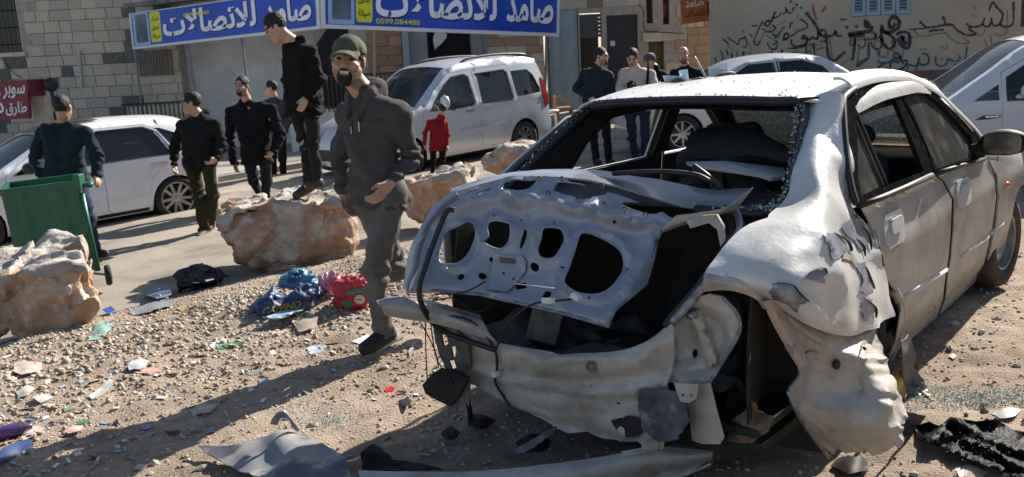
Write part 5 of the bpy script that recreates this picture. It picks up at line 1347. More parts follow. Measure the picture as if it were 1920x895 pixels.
# dark scorched hole at its lower right corner
ppx('scorched_hole', [(1148,788),(1175,780),(1200,784),(1206,812),(1180,822),(1160,812)], [], lambda a, b: KX(a, b, -1.062), m_void, tp, step=9, jag=3)
ppx('crumpled_panel', [(1196,732),(1240,728),(1286,740),(1292,790),(1270,824),(1236,828),(1206,808),(1198,770)], [], lambda a, b: KX(a, b, -1.075 + .02*float(fbm(a*.03, b*.03, 1., 3))), pmat('paint_blue_grey', (.10,.11,.135), rough=.5, c2=(.05,.05,.06), scale=12, c3=(.2,.2,.21), s3=16, lo3=.58, hi3=.68), wreck, thick=.006, jag=2)
ppx('corner_post', [(1288,724),(1332,718),(1345,770),(1358,818),(1350,832),(1318,832),(1300,826),(1294,780)], [], lambda a, b: KX(a, b, -1.00 - .03*math.sin((a-1285)/75*math.pi)), m_beige, wreck, thick=.01)
ppx('bracket_tab', [(1264,718),(1310,720),(1306,748),(1292,756),(1276,752)], [[(1281+3*math.cos(t), 741+3*math.sin(t)) for t in np.linspace(0, 6.28, 7)[:-1]], [(1297+3*math.cos(t), 741+3*math.sin(t)) for t in np.linspace(0, 6.28, 7)[:-1]]], lambda a, b: KX(a, b, -1.085), m_beige, wreck, step=7, thick=.006)
# rear lamp bucket
def circ(cx, cy, r, n=10, ry=None): return [(cx+r*math.cos(2*math.pi*k/n), cy+(ry or r)*math.sin(2*math.pi*k/n)) for k in range(n)]
lb = [(1251,611),(1275,585),(1298,562),(1330,551),(1356,556),(1382,582),(1391,611),(1382,637),(1362,668),(1346,696),(1330,719),(1308,724),(1272,720),(1239,712),(1215,684),(1200,655),(1225,636)]
def lamp_fn(a, b):
    cx, cy = 1300, 640; d = math.hypot((a-cx)/75, (b-cy)/72)
    rel = .055*float(sstep(1.02, .72, d)) - .034*float(sstep(1., .4, abs(a-1322-(b-640)*.35)/17))*(1 if d < .8 else 0) - .03*math.exp(-((b-688)/13)**2-((a-1290)/34)**2) - .03*math.exp(-((b-600)/12)**2-((a-1290)/20)**2) + .014*float(fbm(a*.03, b*.03, 4., 2))
    x = -1.03 + .06*(a-1200)/190
    return KX(a, b, x + rel)
lbo = ppx('lamp_bucket', lb, [circ(1304, 663, 6, 10, 9)], lamp_fn, m_beige, wreck, step=6, thick=.006)
for a, b in ((1300,590),(1240,672)):
    p = lamp_fn(a, b); MB().lathe([(0, -.03), (.012, -.03), (.012, -.012), (.02, -.01), (.022, 0)], 10, 'x').build('bolt', m_bare, lbo, smooth=True).location = tuple(p)
# folded right edge of the bucket and trunk gutter above it
P = [lamp_fn(a, b) + np.array([-.01, 0, 0]) for a, b in ((1358,557),(1383,583),(1391,611),(1382,637),(1346,696),(1331,719))]
MB().tube(smooth_poly(P, 3, False), .007, 6).build('bucket_edge', m_bare, lbo, smooth=True)
P = [KX(1260, 606, -1.03), KX(1300, 560, -1.0), KX(1345, 505, -.95), KX(1372, 462, -.80), KX(1388, 425, -.66), KX(1380, 395, -.6)]
MB().tube(smooth_poly(P, 5, False), [.016]*26, 8).build('trunk_gutter', m_bare, wreck, smooth=True)
P2 = [np.array(p)+np.array([.01, .03, -.02]) for p in P]
MB().tube(smooth_poly(P2, 5, False), .02, 8).build('trunk_seal', m_rubber, wreck, smooth=True)
ppx('hinge_arm', [(1288,414),(1318,404),(1345,402),(1358,424),(1360,452),(1352,462),(1346,430),(1330,418),(1296,428)], [], lambda a, b: KX(a, b, -.78), m_beige, wreck, step=7, thick=.012)
# dark wheel house between bucket and flap, with a torn brown liner
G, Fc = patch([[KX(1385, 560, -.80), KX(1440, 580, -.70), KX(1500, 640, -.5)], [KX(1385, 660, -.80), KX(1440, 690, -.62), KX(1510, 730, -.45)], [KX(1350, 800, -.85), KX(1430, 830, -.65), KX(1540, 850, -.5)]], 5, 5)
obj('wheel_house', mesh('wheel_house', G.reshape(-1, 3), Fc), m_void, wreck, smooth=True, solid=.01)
ppx('torn_liner', [(1368,790),(1396,770),(1408,755),(1420,757),(1424,770),(1438,776),(1452,782),(1440,808),(1412,830),(1385,832),(1362,824)], [], lambda a, b: KX(a, b, -.93 + .05*float(fbm(a*.03, b*.03, 9., 2))), pmat('liner_brown', (.13,.08,.05), rough=.85, c2=(.2,.15,.11), scale=14), wreck, thick=.006, jag=2)
MB().box((-.9,-.72,.16), (2.2,.72,.2)).build('underbody', m_void, wreck)

# ---- trunk lid, stripped to its pressed inner frame
LTL, LTR, LBL = np.array([-1.02,.70,1.065]), np.array([-.60,-.45,1.03]), np.array([-1.26,.72,.70])
LN = np.cross(LTR-LTL, LBL-LTL); LN /= np.linalg.norm(LN)
if LN[0] > 0: LN = -LN            # towards the camera side (rear)
ribs = [[(965,346),(935,400),(905,470),(890,520)], [(1010,385),(1003,440),(992,490)], [(1112,372),(1098,420),(1080,500),(1050,560)], [(815,400),(880,378),(960,372),(1040,384),(1100,392),(1180,405),(1240,420)], [(770,530),(850,538),(960,560),(1060,582),(1130,600)], [(1215,440),(1190,510),(1150,580)]]
RB = [np.array(smooth_poly(r, 6, False)) for r in ribs]
HC = [((855,455),45),((933,440),30),((1036,457),32),((1115,495),66),((975,350),30),((1086,358),42),((1200,380),36)]
def HB(a, b):
    return sum(.014*math.exp(-((math.hypot(a-c[0], b-c[1])-r)/7)**2) for c, r in HC)
def lid_fn(off=0.0):
    def f(a, b):
        h = 0.0
        for i, R in enumerate(RB):
            d = np.min(np.hypot(R[:, 0]-a, R[:, 1]-b)); h += (.030 if i != 3 else .040)*math.exp(-(d/15)**2)
        h += .014*float(fbm(a*.014, b*.014, 2.2, 3)) + .010*max(0., float(ridged(a*.012, b*.016, 3.1, 2))) + HB(a, b) + .007*float(crumple(a*.011, b*.014, 31)) + .05*((a-980)/230)**2*(-1) - .02
        p = KP(a, b, LTL, LN)
        return p + LN*(h+off)
    return f
lid_out = [(755,541),(763,492),(788,432),(812,388),(848,362),(900,347),(960,332),(1020,328),(1090,342),(1160,360),(1225,380),(1268,404),(1240,425),(1229,440),(1221,478),(1207,526),(1152,583),(1140,611),(1060,590),(985,571),(900,553),(820,544)]
hol = [[(818,485),(826,433),(857,417),(879,411),(890,429),(881,457),(861,485),(836,492)], [(913,429),(921,417),(953,417),(957,433),(949,457),(933,466),(907,457),(915,443)], [(981,431),(989,433),(987,445),(977,465),(973,459)],
       [(1022,429),(1050,429),(1058,441),(1056,461),(1038,485),(1014,483),(1009,469),(1014,449)], [(1090,439),(1114,437),(1142,449),(1163,469),(1165,497),(1150,529),(1122,549),(1090,551),(1066,541),(1062,525),(1074,485),(1082,457)],
       [(945,356),(953,342),(998,337),(1004,340),(981,358),(949,362)], [(1038,350),(1058,341),(1134,352),(1114,370),(1094,374),(1046,362)], [(1162,376),(1193,370),(1238,380),(1225,391),(1201,391)], [(893,362),(920,351),(918,357),(899,366)],
       circ(861,517,7,9,7.5), circ(919,484,5,8), circ(903,517,7,9), circ(1001,499,7.5,10), [(962,528),(984,527),(985,537),(966,542)], [(1013,556),(1020,544),(1034,545),(1032,556),(1016,560)], circ(1150,412,4,7,3), circ(930,408,2.5,6), circ(975,410,2.5,6), circ(1040,421,2.5,6), circ(1055,503,3,6), circ(835,497,2.5,6), circ(1104,558,2.5,6), circ(1172,498,3,6)]
hol = [smooth_poly(h, 3) if len(h) in (8, 12, 5, 6) and i < 9 else h for i, h in enumerate(hol)]
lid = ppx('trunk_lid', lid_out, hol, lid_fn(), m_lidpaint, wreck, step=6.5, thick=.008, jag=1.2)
P = [lid_fn(.006)(a, b) for a, b in lid_out[13:] + lid_out[:2]]
MB().tube(P, .008, 6).build('lid_edge', m_bare, lid, smooth=True)
# hems around the big openings
for h in (hol[0], hol[3], hol[4], hol[1]):
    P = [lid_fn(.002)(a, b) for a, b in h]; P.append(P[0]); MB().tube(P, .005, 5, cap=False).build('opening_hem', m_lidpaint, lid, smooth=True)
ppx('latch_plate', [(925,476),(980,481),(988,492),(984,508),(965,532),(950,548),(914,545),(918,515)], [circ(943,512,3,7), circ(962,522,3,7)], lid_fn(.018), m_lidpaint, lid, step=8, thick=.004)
ppx('rust_mark', [(935,482),(965,485),(966,494),(938,493)], [], lid_fn(.0235), m_rust, lid, step=8)
for a, b in ((1028,362),(1055,337),(1126,345),(1085,376),(1132,382),(1170,392),(1208,396),(1010,334)):
    MB().lathe([(.006, .0), (.011, .002), (.012, -.001)], 9, 'x').build('spot_weld', m_rust, lid).location = tuple(lid_fn(.012)(a, b))
# lid's outer skin, folded back along its top
SK = [[(848,354,-1.02),(905,338,-.98),(980,323,-.90),(1060,320,-.80),(1150,327,-.72),(1240,340,-.64),(1330,357,-.60),(1412,352,-.58)],
      [(846,358,-1.05),(905,342,-1.0),(980,327,-.95),(1065,327,-.86),(1155,340,-.78),(1245,360,-.70),(1330,374,-.66),(1400,364,-.62)],
      [(846,362,-1.07),(905,347,-1.04),(980,332,-.99),(1070,334,-.93),(1160,352,-.85),(1240,378,-.76),(1310,393,-.70),(1385,380,-.65)]]
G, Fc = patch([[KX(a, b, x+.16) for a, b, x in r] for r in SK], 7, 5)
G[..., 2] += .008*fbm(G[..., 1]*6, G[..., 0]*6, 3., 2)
obj('lid_skin', mesh('lid_skin', G.reshape(-1, 3), Fc), pmat('paint_shaded_skin', (.17,.19,.235), rough=.32, coat=.4, metal=.2, c2=(.26,.27,.29), scale=3), lid, smooth=True, solid=.008)  # outer skin darkened to blue-grey, its shade put into the paint
UL = [[(1268,404,-.74),(1310,399,-.70),(1362,388,-.66),(1412,351,-.58)], [(1246,424,-.76),(1290,414,-.72),(1345,402,-.67),(1380,392,-.62)], [(1229,440,-.78),(1275,424,-.70),(1330,408,-.62),(1370,396,-.58)]]
G, Fc = patch([[KX(a, b, x) for a, b, x in r] for r in UL], 5, 4)
obj('lid_underside', mesh('lid_underside', G.reshape(-1, 3), Fc), m_beige, lid, smooth=True, solid=.006)
# crumpled left edge
LE = [[(756,540,-1.27),(764,490,-1.22),(790,425,-1.12),(815,385,-1.06),(852,358,-1.03)], [(775,545,-1.25),(785,490,-1.21),(806,430,-1.10),(832,392,-1.04),(862,372,-1.01)]]
G, Fc = patch([[KX(a, b, x-.02) for a, b, x in LE[0]], [KX(a, b, x-.05) for a, b, x in [((p[0]+r_[0])/2, (p[1]+r_[1])/2, (p[2]+r_[2])/2) for p, r_ in zip(*LE)]], [KX(a, b, x-.02) for a, b, x in LE[1]]], 6, 4)
G[..., 0] += .012*fbm(G[..., 1]*14, G[..., 2]*14, 4., 2)
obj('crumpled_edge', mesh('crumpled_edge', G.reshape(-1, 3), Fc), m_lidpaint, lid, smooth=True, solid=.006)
# loose trim strip and glass strips lying at the window base
P = [KX(a, b, -.62) for a, b in ((1150,326),(1230,322),(1300,327),(1330,340))]
MB().tube(smooth_poly(P, 4, False), .011, 6).build('window_base_strip', m_rubber, wreck, smooth=True)
P = [KX(a, b, -.58) for a, b in ((1300,312),(1325,330),(1352,352))]
MB().tube(P, .014, 6).build('bent_strip', m_rubber, wreck, smooth=True)

# ---- left flange of the tail panel, wiring and the mangled left corner
FB = [[(706,566,-1.36),(745,563,-1.30),(800,572,-1.22),(850,586,-1.15),(905,604,-1.10)], [(714,574,-1.39),(750,576,-1.34),(805,586,-1.26),(855,600,-1.19),(915,622,-1.12)], [(722,590,-1.36),(760,597,-1.31),(815,606,-1.24),(868,620,-1.17),(930,640,-1.11)]]
G, Fc = patch([[KX(a, b, x) for a, b, x in r] for r in FB], 6, 4)
fb = obj('bent_crossmember', mesh('bent_crossmember', G.reshape(-1, 3), Fc), m_beige, wreck, smooth=True, solid=.01)
G, Fc = patch([[KX(a, b, x) for a, b, x in ((728,557,-1.30),(780,560,-1.2),(840,574,-1.12),(900,592,-1.05))], [KX(a, b, x) for a, b, x in FB[0][:1]+[(770,567,-1.27),(838,582,-1.17),(905,604,-1.10)]]], 5, 3)
obj('crossmember_top', mesh('crossmember_top', G.reshape(-1, 3), Fc), m_bare, fb, smooth=True, solid=.006)
ppx('broken_lamp_mount', [(812,612),(850,606),(878,640),(884,690),(868,704),(840,700),(822,660)], [[(828,628),(838,626),(842,646),(832,650)], [(846,650),(858,648),(862,668),(850,672)], [(842,676),(852,674),(858,690),(848,692)]], lambda a, b: KX(a, b, -1.10 + .02*float(fbm(a*.05, b*.05, 3., 2))), pmat('plastic_grey', (.05,.05,.048), rough=.7, c2=(.1,.095,.085), scale=14), wreck, step=7, thick=.012, jag=1.5)
ppx('black_plastic_plate', [(793,722),(812,700),(828,690),(866,702),(880,708),(862,742),(846,762),(820,750),(800,738)], [], lambda a, b: KX(a, b, -1.14), m_plastic, wreck, step=10, thick=.012)
ppx('frayed_liner', [(846,740),(872,712),(884,716),(880,760),(866,742),(858,772),(840,784)], [], lambda a, b: KX(a, b, -1.12), pmat('fibre_grey', (.17,.155,.135), rough=.95, c2=(.1,.09,.08), scale=18), wreck, step=7, thick=.006, jag=2.5)
def wire(name, pts, r, mat=m_wire, par=wreck): return MB().tube(smooth_poly([KX(a, b, x) for a, b, x in pts], 5, False), r, 6).build(name, mat, par, smooth=True)
wire('hose', ((852,394,-1.14),(838,396,-1.16),(822,432,-1.20),(800,492,-1.26),(786,545,-1.30),(796,584,-1.28),(826,618,-1.2),(880,640,-1.14),(928,656,-1.12)), .012)
wire('wire', ((786,530,-1.29),(790,560,-1.3),(810,590,-1.25),(880,600,-1.15),(925,650,-1.12),(932,690,-1.1),(928,715,-1.1),(945,745,-1.07),(955,762,-1.06)), .006)
wire('wire', ((798,590,-1.25),(798,640,-1.22),(800,690,-1.2),(802,735,-1.18)), .0028)
wire('wire', ((806,592,-1.24),(812,640,-1.2),(822,680,-1.17),(850,720,-1.15)), .0028)
wire('wire', ((778,590,-1.28),(800,625,-1.24),(816,660,-1.2),(822,688,-1.18)), .0028)
wire('wire', ((810,565,-1.2),(850,560,-1.15),(890,585,-1.1),(920,575,-1.05)), .003)
wire('wire', ((815,552,-1.2),(870,548,-1.24),(910,528,-1.25)), .004)
wire('wire', ((930,655,-1.12),(945,620,-1.14),(970,590,-1.18),(1000,570,-1.22),(1030,566,-1.2),(1080,560,-1.15)), .0045)
wire('wire', ((965,532,-1.2),(1000,536,-1.22),(1040,541,-1.2)), .002, m_conn)
for (a, b, x, w) in ((1028,564,-1.21,.045),(1080,557,-1.16,.036),(929,702,-1.115,.022)):
    p = KX(a, b, x); o = MB().box((-.014,-w/2,-.011),(.014,w/2,.011)).build('connector', m_conn, wreck, bevel=.003); o.location = tuple(p); o.rotation_euler = (.3 if w < .04 else -.1, .2, 0) if w != .022 else (1.45, 0, 0)
m_sup = MB()
wire('wire', ((868,715,-1.08),(882,780,-1.0),(878,830,-.98),(870,865,-.98)), .012, m_plastic)
# inner wheel-arch plastic behind the rear door
ppx('torn_arch_liner', [(1690,640),(1704,628),(1716,668),(1712,690),(1732,712),(1744,750),(1738,780),(1726,756),(1702,742),(1690,700)], [], lambda a, b: KY(a, b, -.88-.03*float(fbm(a*.03, b*.03, 2., 2))), pmat('liner_dark_grey', (.07,.072,.08), rough=.6, c2=(.12,.115,.11), scale=8), wreck, thick=.006, jag=1.5)
ppx('yellow_foam', [(1676,700),(1690,690),(1697,720),(1690,765),(1678,758)], [], lambda a, b: KY(a, b, -.84), pmat('foam_ochre', (.32,.2,.05), rough=.9), wreck, step=8, thick=.02, jag=2)
ppx('splash_guard', [(1692,768),(1720,778),(1740,780),(1722,810),(1698,830),(1690,800)], [], lambda a, b: KY(a, b, -1.0), m_plastic, wreck, thick=.008, jag=1.5)
# rear wheel-arch lip beside the door
P = [K_side(a, b, -.01) for a, b in ((1676,545),(1690,575),(1690,610),(1678,650),(1666,676))]
MB().tube(smooth_poly(P, 4, False), .022, 8).build('arch_lip', m_beige, wreck, smooth=True)

# ---- objects lying on the roof
def roof_pt(px_, py_):
    r = cray(px_, py_); z = 1.44
    for _ in range(6):
        p = CO + r*((z-CO[2])/r[2]); z = float(np.interp(p[0], xs_, zc)) - .012*(p[1]/.5)**2 + .01
    return p
def to_world(p): return np.array([TX, TY, 0]) + _fx*p[0] + _lf*p[1] + np.array([0, 0, p[2]])
def shard(name, pxs, x, mat, label, cat, thick=.006):
    V = [to_world(KX(a, b, x+i*.012)) for i, (a, b) in enumerate(pxs)]; c = np.mean(V, 0); c[2] = min(v[2] for v in V)
    o = obj(name, mesh(name, [v-c for v in V], [tuple(range(len(V)))]), mat, None, solid=thick); o.location = tuple(c); return tag(o, label, cat)
m_bluelens = pmat('lens_pale_blue', (.45,.6,.72), rough=.15, c2=(.6,.7,.78), scale=20)
shard('broken_mirror', [(1243,142),(1285,144),(1290,150),(1268,160),(1250,160)], .50, m_bluelens, 'pale blue broken mirror piece lying on the wreck roof', 'debris')
shard('lamp_shard', [(1273,133),(1289,130),(1291,151),(1277,151)], .52, m_bluelens, 'upright clear lamp shard on the wreck roof behind the blue mirror piece', 'debris')
shard('glass_pane', [(1328,126),(1362,118),(1366,142),(1330,150)], .75, pmat('pane_blue', (.3,.4,.45), rough=.1, alpha=.45), 'tilted glass pane fragment standing on the wreck roof', 'debris')
def roof_tube(name, pts, r, mat, label):
    V = [to_world(KX(a, b, x)) for a, b, x in pts]; c = V[0]
    o = MB().tube(smooth_poly([v-c for v in V], 4, False), r, 6).build(name, mat, None, smooth=True); o.location = tuple(c); return tag(o, label, 'debris')
roof_tube('aerial_rod', [(1302,107,.62),(1313,126,.62),(1325,150,.62)], .006, m_bare, 'thin metal aerial rod with round tip standing on the wreck roof')
roof_tube('cable_loop', [(1256,158,.48),(1268,150,.5),(1290,152,.55),(1312,148,.6),(1330,152,.65),(1352,140,.7),(1375,138,.78),(1380,150,.8)], .010, pmat('cable_brown', (.05,.04,.03), rough=.7, c2=(.15,.12,.08), scale=30), 'tangled brown cable and wire bundle on the wreck roof')
roof_tube('rubber_strip', [(1384,148,.85),(1420,143,.9),(1460,140,.95),(1492,136,1.0)], .008, m_rubber, 'thin black rubber strip lying along the wreck roof')

# ------------------------------------------------------------------ people
def skin_mat(name, c): return pmat(name, c, rough=.5, c2=tuple(v*.82 for v in c), scale=25, lo=.4, hi=.7, spec=.35)
m_skin = skin_mat('skin_olive', (.48,.28,.19)); m_skin2 = skin_mat('skin_light', (.48,.30,.21))
m_beard = pmat('beard_black', (.012,.010,.009), rough=.8, bump=.4, bscale=160)
m_hair = pmat('hair_black', (.010,.009,.008), rough=.65, bump=.5, bscale=120)
m_hair_grey = pmat('hair_grey', (.06,.055,.05), rough=.7, bump=.4, bscale=120)
m_stubble = pmat('stubble', (.30,.185,.135), rough=.7, c2=(.20,.13,.10), scale=90)
m_lip = pmat('lip', (.28,.11,.085), rough=.45); m_teeth = pmat('teeth', (.62,.58,.5), rough=.3)
m_eye = pmat('eye_dark', (.012,.009,.008), rough=.15)
def cloth(name, c, var=.7, sc=7, rough=.9): return pmat(name, c, rough=rough, c2=tuple(v*var for v in c), scale=sc, lo=.35, hi=.7, bump=.25, bscale=300, spec=.2, bd=.004)

def unit(v): v = np.asarray(v, float); return v/(np.linalg.norm(v)+1e-9)
def hand(S, wr, d, nrm, thumb_side, s=1.0, curl=.5, k=.006):
    """palm and five bent fingers; d: direction from the wrist, nrm: palm normal, thumb_side: across the palm"""
    d = unit(d); t = unit(np.asarray(thumb_side) - d*(np.asarray(thumb_side) @ d)); n = unit(np.cross(d, t)); n = n if n @ np.asarray(nrm) > 0 else -n
    S.cap(wr, wr+d*.03*s, .026*s, .030*s, .012); c = wr + d*.055*s
    for o in (-.025, -.008, .009, .024): S.cap(wr+d*.022*s+t*o*.7*s, wr+d*.085*s+t*o*s, .016*s, .0125*s, .010)
    for i, (o, L) in enumerate(((.026, .070), (.009, .078), (-.009, .073), (-.026, .058))):
        a = wr + d*.085*s + t*o*s; c1 = unit(d*math.cos(curl*.7) + n*math.sin(curl*.7) + t*o*2); b = a + c1*L*.45*s
        c2 = unit(d*math.cos(curl*1.7) + n*math.sin(curl*1.7)); e = b + c2*L*.32*s; c3 = unit(d*math.cos(curl*2.4) + n*math.sin(curl*2.4)); f = e + c3*L*.25*s
        S.cap(a, b, .0105*s, .0095*s, k); S.cap(b, e, .0095*s, .0085*s, k*.6); S.cap(e, f, .0085*s, .007*s, k*.6)
    a = wr + d*.03*s + t*.024*s; b = a + unit(d*.75 + t*.6 + n*.25)*.042*s; e = b + unit(d*.95 + t*.1 + n*.3)*.032*s
    S.cap(a, b, .015*s, .012*s, .008); S.cap(b, e, .011*s, .0085*s, k)

def person(label, J, head_az, torso_az, top, bottom, shoe, skin=m_skin, hair=m_hair, beard=None, hr=.009, br=.016, s=1.0, head_pitch=0.0, head_roll=0.0,
           hood=None, cap_=None, bald=False, hair_len=0, hem=.14, loose=1.0, fold=.010, sleeves=True, group='people standing in the street', shirt=None, smile=False, name='person', shoe_sole=None, hands=(True, True), collar=True, sandal=False, leg_loose=1.0, curl=.5, vneck=None, hscale=1.10):
    P = {k: at(*v) for k, v in J.items()}
    base = (P['anL']+P['anR'])/2; base = np.array([base[0], base[1], min(P['anL'][2], P['anR'][2])-.08*s])
    for k in P: P[k] = P[k]-base
    e = empty(name, base, label=label, cat='person', group=group)
    az = math.radians(head_az); hy = np.array([math.sin(az)*math.cos(head_pitch), math.cos(az)*math.cos(head_pitch), math.sin(head_pitch)])
    hx = unit(np.cross(hy, [0, 0, 1.])); hz = np.cross(hx, hy)
    hx, hz = hx*math.cos(head_roll) + hz*math.sin(head_roll), hz*math.cos(head_roll) - hx*math.sin(head_roll)
    RH = np.stack([hx, hy, hz])       # rows are head axes
    RT = [list(RH[:, i]) for i in range(3)]
    Hc = P['head']; bs = s; s = s*hscale      # head scale; restored below
    def h(x, y, z, s=s): return Hc + (hx*x + hy*y + hz*z)*s
    az2 = math.radians(torso_az); tf = np.array([math.sin(az2), math.cos(az2), 0])
    pts = np.array(list(P.values())); lo = pts.min(0)-.25*s; hi = pts.max(0)+.25*s
    hl, hh = Hc-.165*s, Hc+.165*s
    # R argument for ellipsoids: rows of world axes expressed in the head frame
    Rm = [[hx[i], hy[i], hz[i]] for i in range(3)]
    # ---- body (one continuous skin mesh)
    S = SDF(axis(lo[0], hi[0], br, (hl[0], hh[0], hr)), axis(lo[1], hi[1], br, (hl[1], hh[1], hr)), axis(lo[2], hi[2], br, (hl[2], hh[2], hr)))
    def E(c, r, k=.02, s=s): S.ell(h(*c), np.array(r)*s, k*s, Rm)
    E((0,-.012,.035), (.074,.093,.088), 0); E((0,.022,-.050), (.056,.068,.078), .035)
    E((0,.058,-.088), (.026,.026,.022), .03); S.cap(h(-.05,.02,-.05), h(-.022,.06,-.088), .022*s, .018*s, .03*s); S.cap(h(.05,.02,-.05), h(.022,.06,-.088), .022*s, .018*s, .03*s)
    S.cap(h(-.036,.082,.026), h(.036,.082,.026), .011*s, .011*s, .012*s)
    for sg in (1, -1):
        S.cut(h(sg*.031,.099,.008), np.array([.018,.016,.011])*s, .008*s, Rm); E((sg*.031,.082,.007), (.0125,.011,.0095), .002)
        E((sg*.046,.066,-.022), (.02,.02,.015), .02); E((sg*.077,-.008,-.008), (.009,.019,.031), .006)
    S.cap(h(0,.092,.018), h(0,.113,-.022), .008*s, .0125*s, .008*s); E((.011,.101,-.026), (.008,.009,.007), .006); E((-.011,.101,-.026), (.008,.009,.007), .006)
    S.cap(h(-.022,.083,-.052), h(.022,.083,-.052), .008*s, .008*s, .008*s); S.cap(h(-.018,.083,-.066), h(.018,.083,-.066), .009*s, .009*s, .008*s)
    if beard: E((0,.060,-.096), (.028,.027,.026), .015); S.cap(h(-.026,.088,-.044), h(.026,.088,-.044), .007*s, .007*s, .006*s)
    if smile: S.cut(h(0,.098,-.058), np.array([.029,.014,.0075])*s, .003*s, Rm)
    hs = s; s = bs
    S.cap(h(0,-.015,-.06), P['neck']+[0,0,.01], .054*s, .060*s, .02*s)
    S.cap(P['neck'], (P['shL']+P['shR'])/2-[0,0,.06], .05*s, .045*s, .05*s)
    for a in 'LR':
        S.cap(P['neck']-[0,0,.06], P['sh'+a]-[0,0,.02], .04*s, .036*s, .03*s); S.cap(P['sh'+a]-[0,0,.02], P['el'+a], .028*s, .022*s, .02*s); S.cap(P['el'+a], P['wr'+a], .022*s, .024*s, .02*s)
        S.cap((P['shL']+P['shR'])/2*.7+P['sh'+a]*.3-[0,0,.05], (P['hpL']+P['hpR'])/2*.4+P['hp'+a]*.6, .072*s, .062*s, .05*s)
        S.cap(P['hp'+a], P['kn'+a], .055*s, .038*s, .03*s); S.cap(P['kn'+a], P['an'+a], .036*s, .031*s, .02*s)
        fd_ = P['to'+a]-P['an'+a]; S.cap(P['an'+a]-[0,0,.03*s], P['an'+a]+fd_*.8, .034*s, .026*s, .02*s)
        if hands['LR'.index(a)]:
            d = unit(P['hd'+a]-P['wr'+a]); sidev = np.cross(tf, [0,0,1.])*(1 if a == 'R' else -1)
            hand(S, P['wr'+a], d, -sidev, tf, s, curl)
    cols = [skin, beard or m_beard, m_lip, m_eye, m_teeth, hair, m_stubble]
    def mf(C):
        L = (C-Hc) @ RH.T / hs; x, y, z = L[:, 0], L[:, 1], L[:, 2]; m = np.zeros(len(C))
        inh = (np.abs(z) < .14) & (np.abs(x) < .12)
        lip = inh & (y > .078) & (np.abs(x) < .024) & (z > -.072) & (z < -.046); m[lip] = 2
        if beard:
            b = inh & (z < -.036) & (z > -.14) & (y > .035) & (((x/.038)**2 + ((z+.084)/.047)**2) < 1) & ~((np.abs(x) < .022) & (z > -.072) & (z < -.050)) & ~((np.abs(x) > .031) & (z > -.046)); st_ = inh & (z < -.045) & (y > -.01) & (np.abs(x) > .028); m[st_ & ~lip] = 6; m[b] = 1
            side = inh & (np.abs(x) > .052) & (y > -.005) & (y < .02) & (z < .0) & (z > -.08); m[side] = 6
        if smile: m[inh & (y > .07) & (np.abs(x) < .022) & (z > -.0645) & (z < -.0525)] = 4
        for sg in (1, -1):
            m[inh & (((x-sg*.031)/.0125)**2 + ((z-.007)/.0072)**2 < 1) & (y > .06)] = 3
            m[inh & (np.abs(z-.029-.004*np.cos((x-sg*.031)*60)) < .0065) & (np.abs(x-sg*.033) < .023) & (y > .05)] = 5
        return m
    sdf_obj('body', S, cols, e, matfn=mf)
    # ---- hair or cap
    s = hs
    S = SDF(axis(hl[0], hh[0], hr), axis(hl[1], hh[1], hr), axis(hl[2], hh[2]+.02, hr))
    if not bald:
        S.ell(h(0,-.016,.040), np.array([.0795,.0975,.0925])*s, 0, Rm)
        S.cut(h(0,.122,-.012), np.array([.092,.078,.104])*s, .012*s, Rm); S.cut(h(0,.075,-.10), np.array([.12,.085,.105])*s, .012*s, Rm)
        S.cut(h(0,-.01,-.165), np.array([.13,.13,.092-hair_len])*s, .012*s, Rm)
        for sg in (1, -1): S.cut(h(sg*.085,-.006,-.012), np.array([.02,.024,.036])*s, .006*s, Rm)
        if cap_ is not None: S.half(tuple(hz), float(h(0,0,.052) @ hz))
        S.warp(lambda x, y, z: .0045*s*fbm(x*70, y*70, z*50, 2))
        sdf_obj('hair', S, hair, e)
    if cap_ is not None:
        S = SDF(axis(hl[0]-.05, hh[0]+.05, hr*.8), axis(hl[1]-.08, hh[1]+.08, hr*.8), axis(hl[2], hh[2]+.05, hr*.8))
        S.ell(h(0,-.012,.044), np.array([.084,.101,.086])*s, 0, Rm)
        S.half(tuple(-hz), float(-(h(0,0,.040) @ hz)))
        for t in np.linspace(-1, 1, 13):
            x = .062*t; S.cap(h(x,.06,.046-.010*t*t), h(x*1.0,.172-.035*t*t,.030-.022*t*t), .0085*s, .0065*s, .006)
        S.cut(h(0,-.01,.020), np.array([.078,.094,.098])*s, .003, Rm)
        S.warp(lambda x, y, z: .003*fbm(x*30, y*30, z*30, 2))
        cp_ = sdf_obj('cap', S, cap_, e)
    s = bs
    # ---- top garment
    tl = [P[k] for k in ('neck','shL','shR','elL','elR','wrL','wrR','hpL','hpR')]; lo = np.min(tl, 0)-.22*s; hi = np.max(tl, 0)+.2*s
    st = br*.72; S = SDF(axis(lo[0], hi[0], st), axis(lo[1], hi[1], st), axis(lo[2], hi[2], st))
    hem_z = (P['hpL'][2]+P['hpR'][2])/2 - hem*s + .10*s; mid = (P['shL']+P['shR'])/2; hipm = (P['hpL']+P['hpR'])/2; L_ = loose
    for a in 'LR':
        S.cap(mid*.55+P['sh'+a]*.45-[0,0,.045*s], hipm*.45+P['hp'+a]*.55+np.array([0,0,.12*s]), .118*s*L_, .112*s*L_, .06*s)
        S.cap(hipm*.35+P['hp'+a]*.65+np.array([0,0,.12*s]), np.array([*(hipm*.35+P['hp'+a]*.65)[:2], hem_z-.02*s]), .116*s*max(1, L_), .126*s*max(1, L_), .05*s)
        S.cap(mid*.4+P['sh'+a]*.6+[0,0,-.01*s], P['sh'+a]-[0,0,.015*s], .068*s, .062*s, .05*s)
        S.cap(P['sh'+a]-[0,0,.01*s], P['el'+a], .064*s*L_, .056*s*L_, .035*s)
